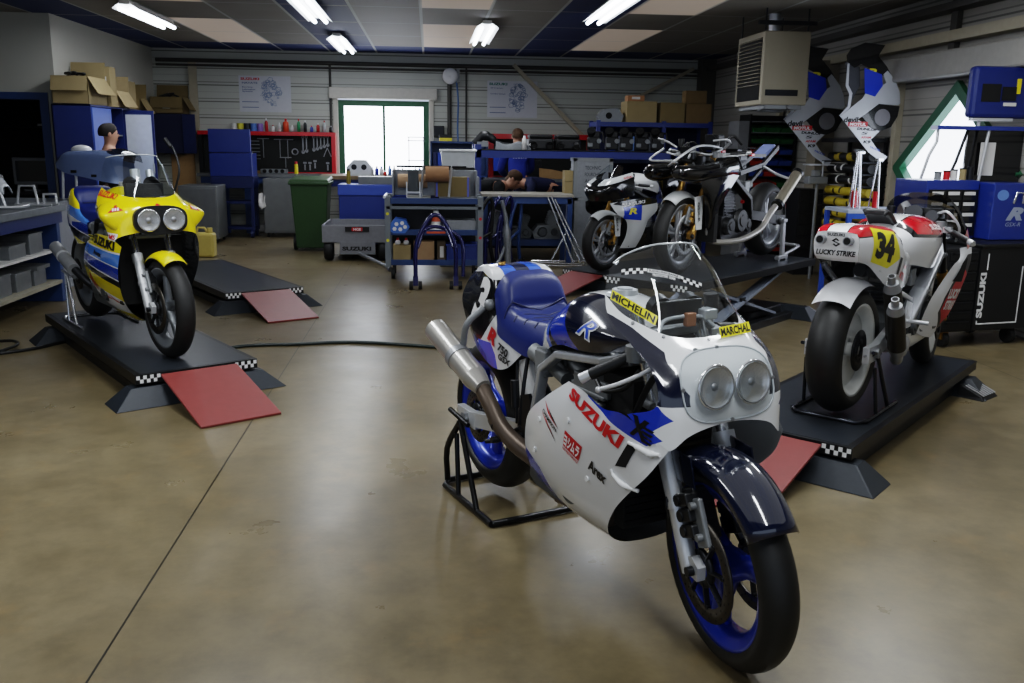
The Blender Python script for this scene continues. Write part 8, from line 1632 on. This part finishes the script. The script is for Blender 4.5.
def person(label, loc, rz, lean=0., arm='down', top='navy', shirt=None, headtilt=0, sink=0):
    """standing figure about 1.7 m, bending forward at the hips by lean degrees; x is ahead"""
    t = thing('person', label, 'person', loc, rz)
    h = V((0, 0, .92 - sink)); L_ = R(lean); up = V((math.sin(L_), 0, math.cos(L_))); fw = V((math.cos(L_), 0, -math.sin(L_)))
    chest = h + up * .36; neck = h + up * .54; hd = R(lean * .75 + headtilt); hu = V((math.sin(hd), 0, math.cos(hd))); hf = V((math.cos(hd), 0, -math.sin(hd))); head = neck + hu * .16
    J = {'pelvis': (h, (.13, .105)), 'belly': (h + up * .18, (.125, .1)), 'chest': (chest, (.15, .11)), 'collar': (neck - up * .06, (.1, .08)), 'neck': (neck + hu * .02, .056), 'jaw': (neck + hu * .085 + hf * .02, (.066, .075)), 'brow': (neck + hu * .165 + hf * .01, (.074, .09)), 'crown': (neck + hu * .225, (.055, .065))}
    B = [('pelvis', 'belly'), ('belly', 'chest'), ('chest', 'collar'), ('collar', 'neck'), ('neck', 'jaw'), ('jaw', 'brow'), ('brow', 'crown')]
    A = {}
    for s, n in ((1, 'l'), (-1, 'r')):
        sh = chest + V((0, s * .18, 0)) + up * .09
        if arm == 'down': el, wr = sh - up * .27 + V((0, s * .05, 0)), sh - up * .47 + fw * .1 + V((0, s * .03, 0))
        else: el, wr = sh + V((.12, s * .05, -.24)), sh + V((.34, -s * .06, -.33))
        J.update({n + 'sh': (sh, .062), n + 'el': (el, .044), n + 'wr': (wr, .03), n + 'hip': (h + V((0, s * .09, -.06)), .092), n + 'kn': (V((.03, s * .1, .49 - sink * .5)), .062), n + 'an': (V((-.02, s * .1, .09)), .042), n + 'toe': (V((.15, s * .11, .035)), .036)})
        B += [('collar', n + 'sh'), (n + 'sh', n + 'el'), (n + 'el', n + 'wr'), ('pelvis', n + 'hip'), (n + 'hip', n + 'kn'), (n + 'kn', n + 'an'), (n + 'an', n + 'toe')]
        d = (wr - el).normalized(); sd = V((0, s, 0)); palm = wr + d * .07; J[n + 'palm'] = (palm, (.036, .018)); B.append((n + 'wr', n + 'palm'))
        for q in range(4):
            o = sd.cross(d).normalized() * (q - 1.5) * .019; l = (.07, .08, .076, .06)[q]; a1 = palm + o + d * (.03 + l * .5); a2 = a1 + d * l * .4 - sd * .02
            J['%sf%d' % (n, q)] = (a1, .0095); J['%sg%d' % (n, q)] = (a2, .008); B += [(n + 'palm', '%sf%d' % (n, q)), ('%sf%d' % (n, q), '%sg%d' % (n, q))]
        th = wr + d * .04 + sd.cross(d).normalized() * -.045; J[n + 'th'] = (th, .011); J[n + 'tt'] = (th + d * .04, .009); B += [(n + 'wr', n + 'th'), (n + 'th', n + 'tt')]
    body = skin_mesh('body', J, B, M['skin'])
    # face: nose, ears, eyes and mouth modelled on to the same mesh
    sdv = V((0, 1, 0))
    nose = neck + hu * .135 + hf * .098; body.ball(nose - hf * .008, (.014, .012, .018), 10)
    for s in (-1, 1): body.ball(neck + hu * .14 + sdv * s * .078 - hf * .005, (.02, .01, .03), 10); body.use(1); body.ball(neck + hu * .155 + hf * .086 + sdv * s * .03, (.008, .012, .007), 8); body.use(0)
    body.use(2); body.ball(neck + hu * .09 + hf * .09, (.006, .025, .006), 8); body.use(0)
    part('body', body, [M['skin'], M['ink'], mat('lips', '#8a5548', .6)], t)
    hb = MB(); c = neck + hu * .165 - hf * .018
    rows = []
    for i in range(9):
        a = R(0 + 118 * i / 8); rows.append([c + hu * .098 * math.cos(a) + (hf * math.cos(q) * (.098 if math.cos(q) < 0 or a < R(62) else .098) + sdv * math.sin(q) * .086) * math.sin(a) - (hu * -.05 * max(0, math.cos(q)) * (a / 2)) for q in [2 * PI * k / 20 for k in range(20)]])
    hb.grid(rows, True, closed=True).outward(c); part('hair', hb, shirt[2] if shirt and len(shirt) > 2 else M['hair'], t)
    G = {k: (v[0], tuple(x + .016 for x in v[1]) if isinstance(v[1], tuple) else v[1] + .016) for k, v in J.items()}
    keep = ['pelvis', 'belly', 'chest', 'collar', 'lsh', 'lel', 'lwr', 'rsh', 'rel', 'rwr']; ti = {k: G[k] for k in keep}; ti['collar'] = (J['collar'][0], (.1, .085))
    part('jacket', skin_mesh('jacket', ti, [b for b in B if b[0] in keep and b[1] in keep], shirt[0]), shirt[0], t)
    keep = ['pelvis', 'lhip', 'lkn', 'lan', 'rhip', 'rkn', 'ran']; ti = {k: G[k] for k in keep}
    part('trousers', skin_mesh('trousers', ti, [b for b in B if b[0] in keep and b[1] in keep], shirt[1]), shirt[1], t)
    for s in (-1, 1): b = MB(); b.ball((.05, s * .105, .045), (.14, .052, .05), 14); part('shoe', b, M['black'], t)
    return t, chest, up, fw
bk = M['black_cloth']; bsh = mat('royal_cloth', '#1d2f86', .85, bump=.1)
person('dark haired man in a dark shirt standing beside the tall blue cabinet', (-3.53, 10.45, -.13), R(25), 4, shirt=(bk, M['navy'], mat('dark_hair', '#1d1713', .8, var=.4, scale=90)))
t, ch, up_, fw_ = person('man in a royal blue work jacket standing with his back turned behind the blue rack', (1.28, 13.2, -.07), R(95), 6, 'reach', shirt=(bsh, M['navy']))
b = MB(); word(b, 'SUZUKI', ch - fw_ * .165 + V((0, .1, .0)), (0, -1, 0), (up_.x, 0, up_.z), .2, .03, None, .03); part('lettering', b, M['inkwhite'], t)
person('man with brown hair in a black jacket bent over the bench beside the stacked stands', (.5, 12.3, -.1), R(-12), 84, 'reach', shirt=(bk, M['black_cloth']), headtilt=-15)
person('person in a navy jacket bent far down over the low bench, back showing', (1.78, 12.75, -.08), R(200), 84, 'reach', shirt=(M['navy'], M['navy']), headtilt=25)
# ---------------------------------------------------------------- ceiling lights, daylight, world
TUBE = mat('tube_glow', '#ffffff', .5, emit='#e9f1ff', estr=16.)
LH = mat('batten_white', '#c9c9c6', .5)
def batten(x, y0, y1, label):
    t = thing('ceiling_light', label, 'ceiling light', (x, (y0 + y1) / 2, ZC), 0, 'twin tube ceiling lights')
    h = (y1 - y0) / 2
    b = MB(); b.b2((-.05, -h, -.06), (.05, h, -.02)); b.add([(-.13, -h, -.1), (-.05, -h, -.05), (-.05, h, -.05), (-.13, h, -.1), (.13, -h, -.1), (.05, -h, -.05), (.05, h, -.05), (.13, h, -.1)], [(0,1,2,3), (4,7,6,5)])
    b.b2((-.02, -h * .6, -.03), (.02, -h * .5, 0)); b.b2((-.02, h * .5, -.03), (.02, h * .6, 0))
    part('reflector', b, LH, t)
    for s in (-1, 1): part('tube', MB().cyl((s * .06, -h + .02, -.1), (s * .06, h - .02, -.1), .02, n=10), TUBE, t)
    return t
for x, y0, y1, l in ((-3.02, 9.8, 11.4, 'twin tube light over the cardboard boxes on the tall blue cabinets'), (-1.17, 8.9, 10.5, 'twin tube light in the blue ceiling row, nearer of the two there'),
                     (-1.17, 12.2, 14.0, 'small twin tube light in the blue ceiling row, just in front of the back window'), (.66, 10.6, 12.4, 'twin tube light hanging alone in the middle of the grey ceiling trays'),
                     (1.75, 8.2, 10.0, 'large twin tube light beside the wide blue ceiling row near the heater')):
    batten(x, y0, y1, l)
for x, y, l in ((1.75, 3.2, 'twin tube light above the blue and white motorcycle'), (-1.17, 3.6, 'twin tube light in the blue ceiling row, over the open floor')): batten(x, y, y + 1.6, l)
def area(name, loc, size, power, col=(1, 1, 1), rot=(0, 0, 0)):
    l = bpy.data.lights.new(name, 'AREA'); l.shape = 'RECTANGLE'; l.size, l.size_y = size; l.energy = power; l.color = col
    o = bpy.data.objects.new(name, l); COL.objects.link(o); o.location = loc; o.rotation_euler = rot; return o
area('fill_panel', (.4, 2.8, 2.74), (8, 5), 55, (.95, .98, 1))  # wide unseen area lamp added as soft fill, not a ceiling fitting
for x, y in ((-1.17, 4.4), (1.75, 4.0), (-2.9, 3.0), (3.3, 5.4), (.66, 1.0)): area('batten_fill', (x, y, 2.66), (.14, 1.5), 42, (.93, .97, 1))  # unseen strips added to fill the front; most have no fixture
for x, y in ((-3.02, 10.6), (-1.17, 9.7), (-1.17, 13.1), (.66, 11.5), (1.75, 9.1)): area('batten_fill', (x, y, 2.66), (.2, 1.5), 15, (.93, .97, 1))
w = bpy.data.worlds.new('world'); bpy.context.scene.world = w; w.use_nodes = True
w.node_tree.nodes['Background'].inputs[0].default_value = (.55, .65, .8, 1); w.node_tree.nodes['Background'].inputs[1].default_value = 1.1
sc = bpy.context.scene; sc.view_settings.view_transform = 'Filmic'; sc.view_settings.look = 'Medium High Contrast'; sc.view_settings.exposure = 0.02
sc.cycles.use_denoising = True; sc.cycles.max_bounces = 8; sc.cycles.transparent_max_bounces = 16
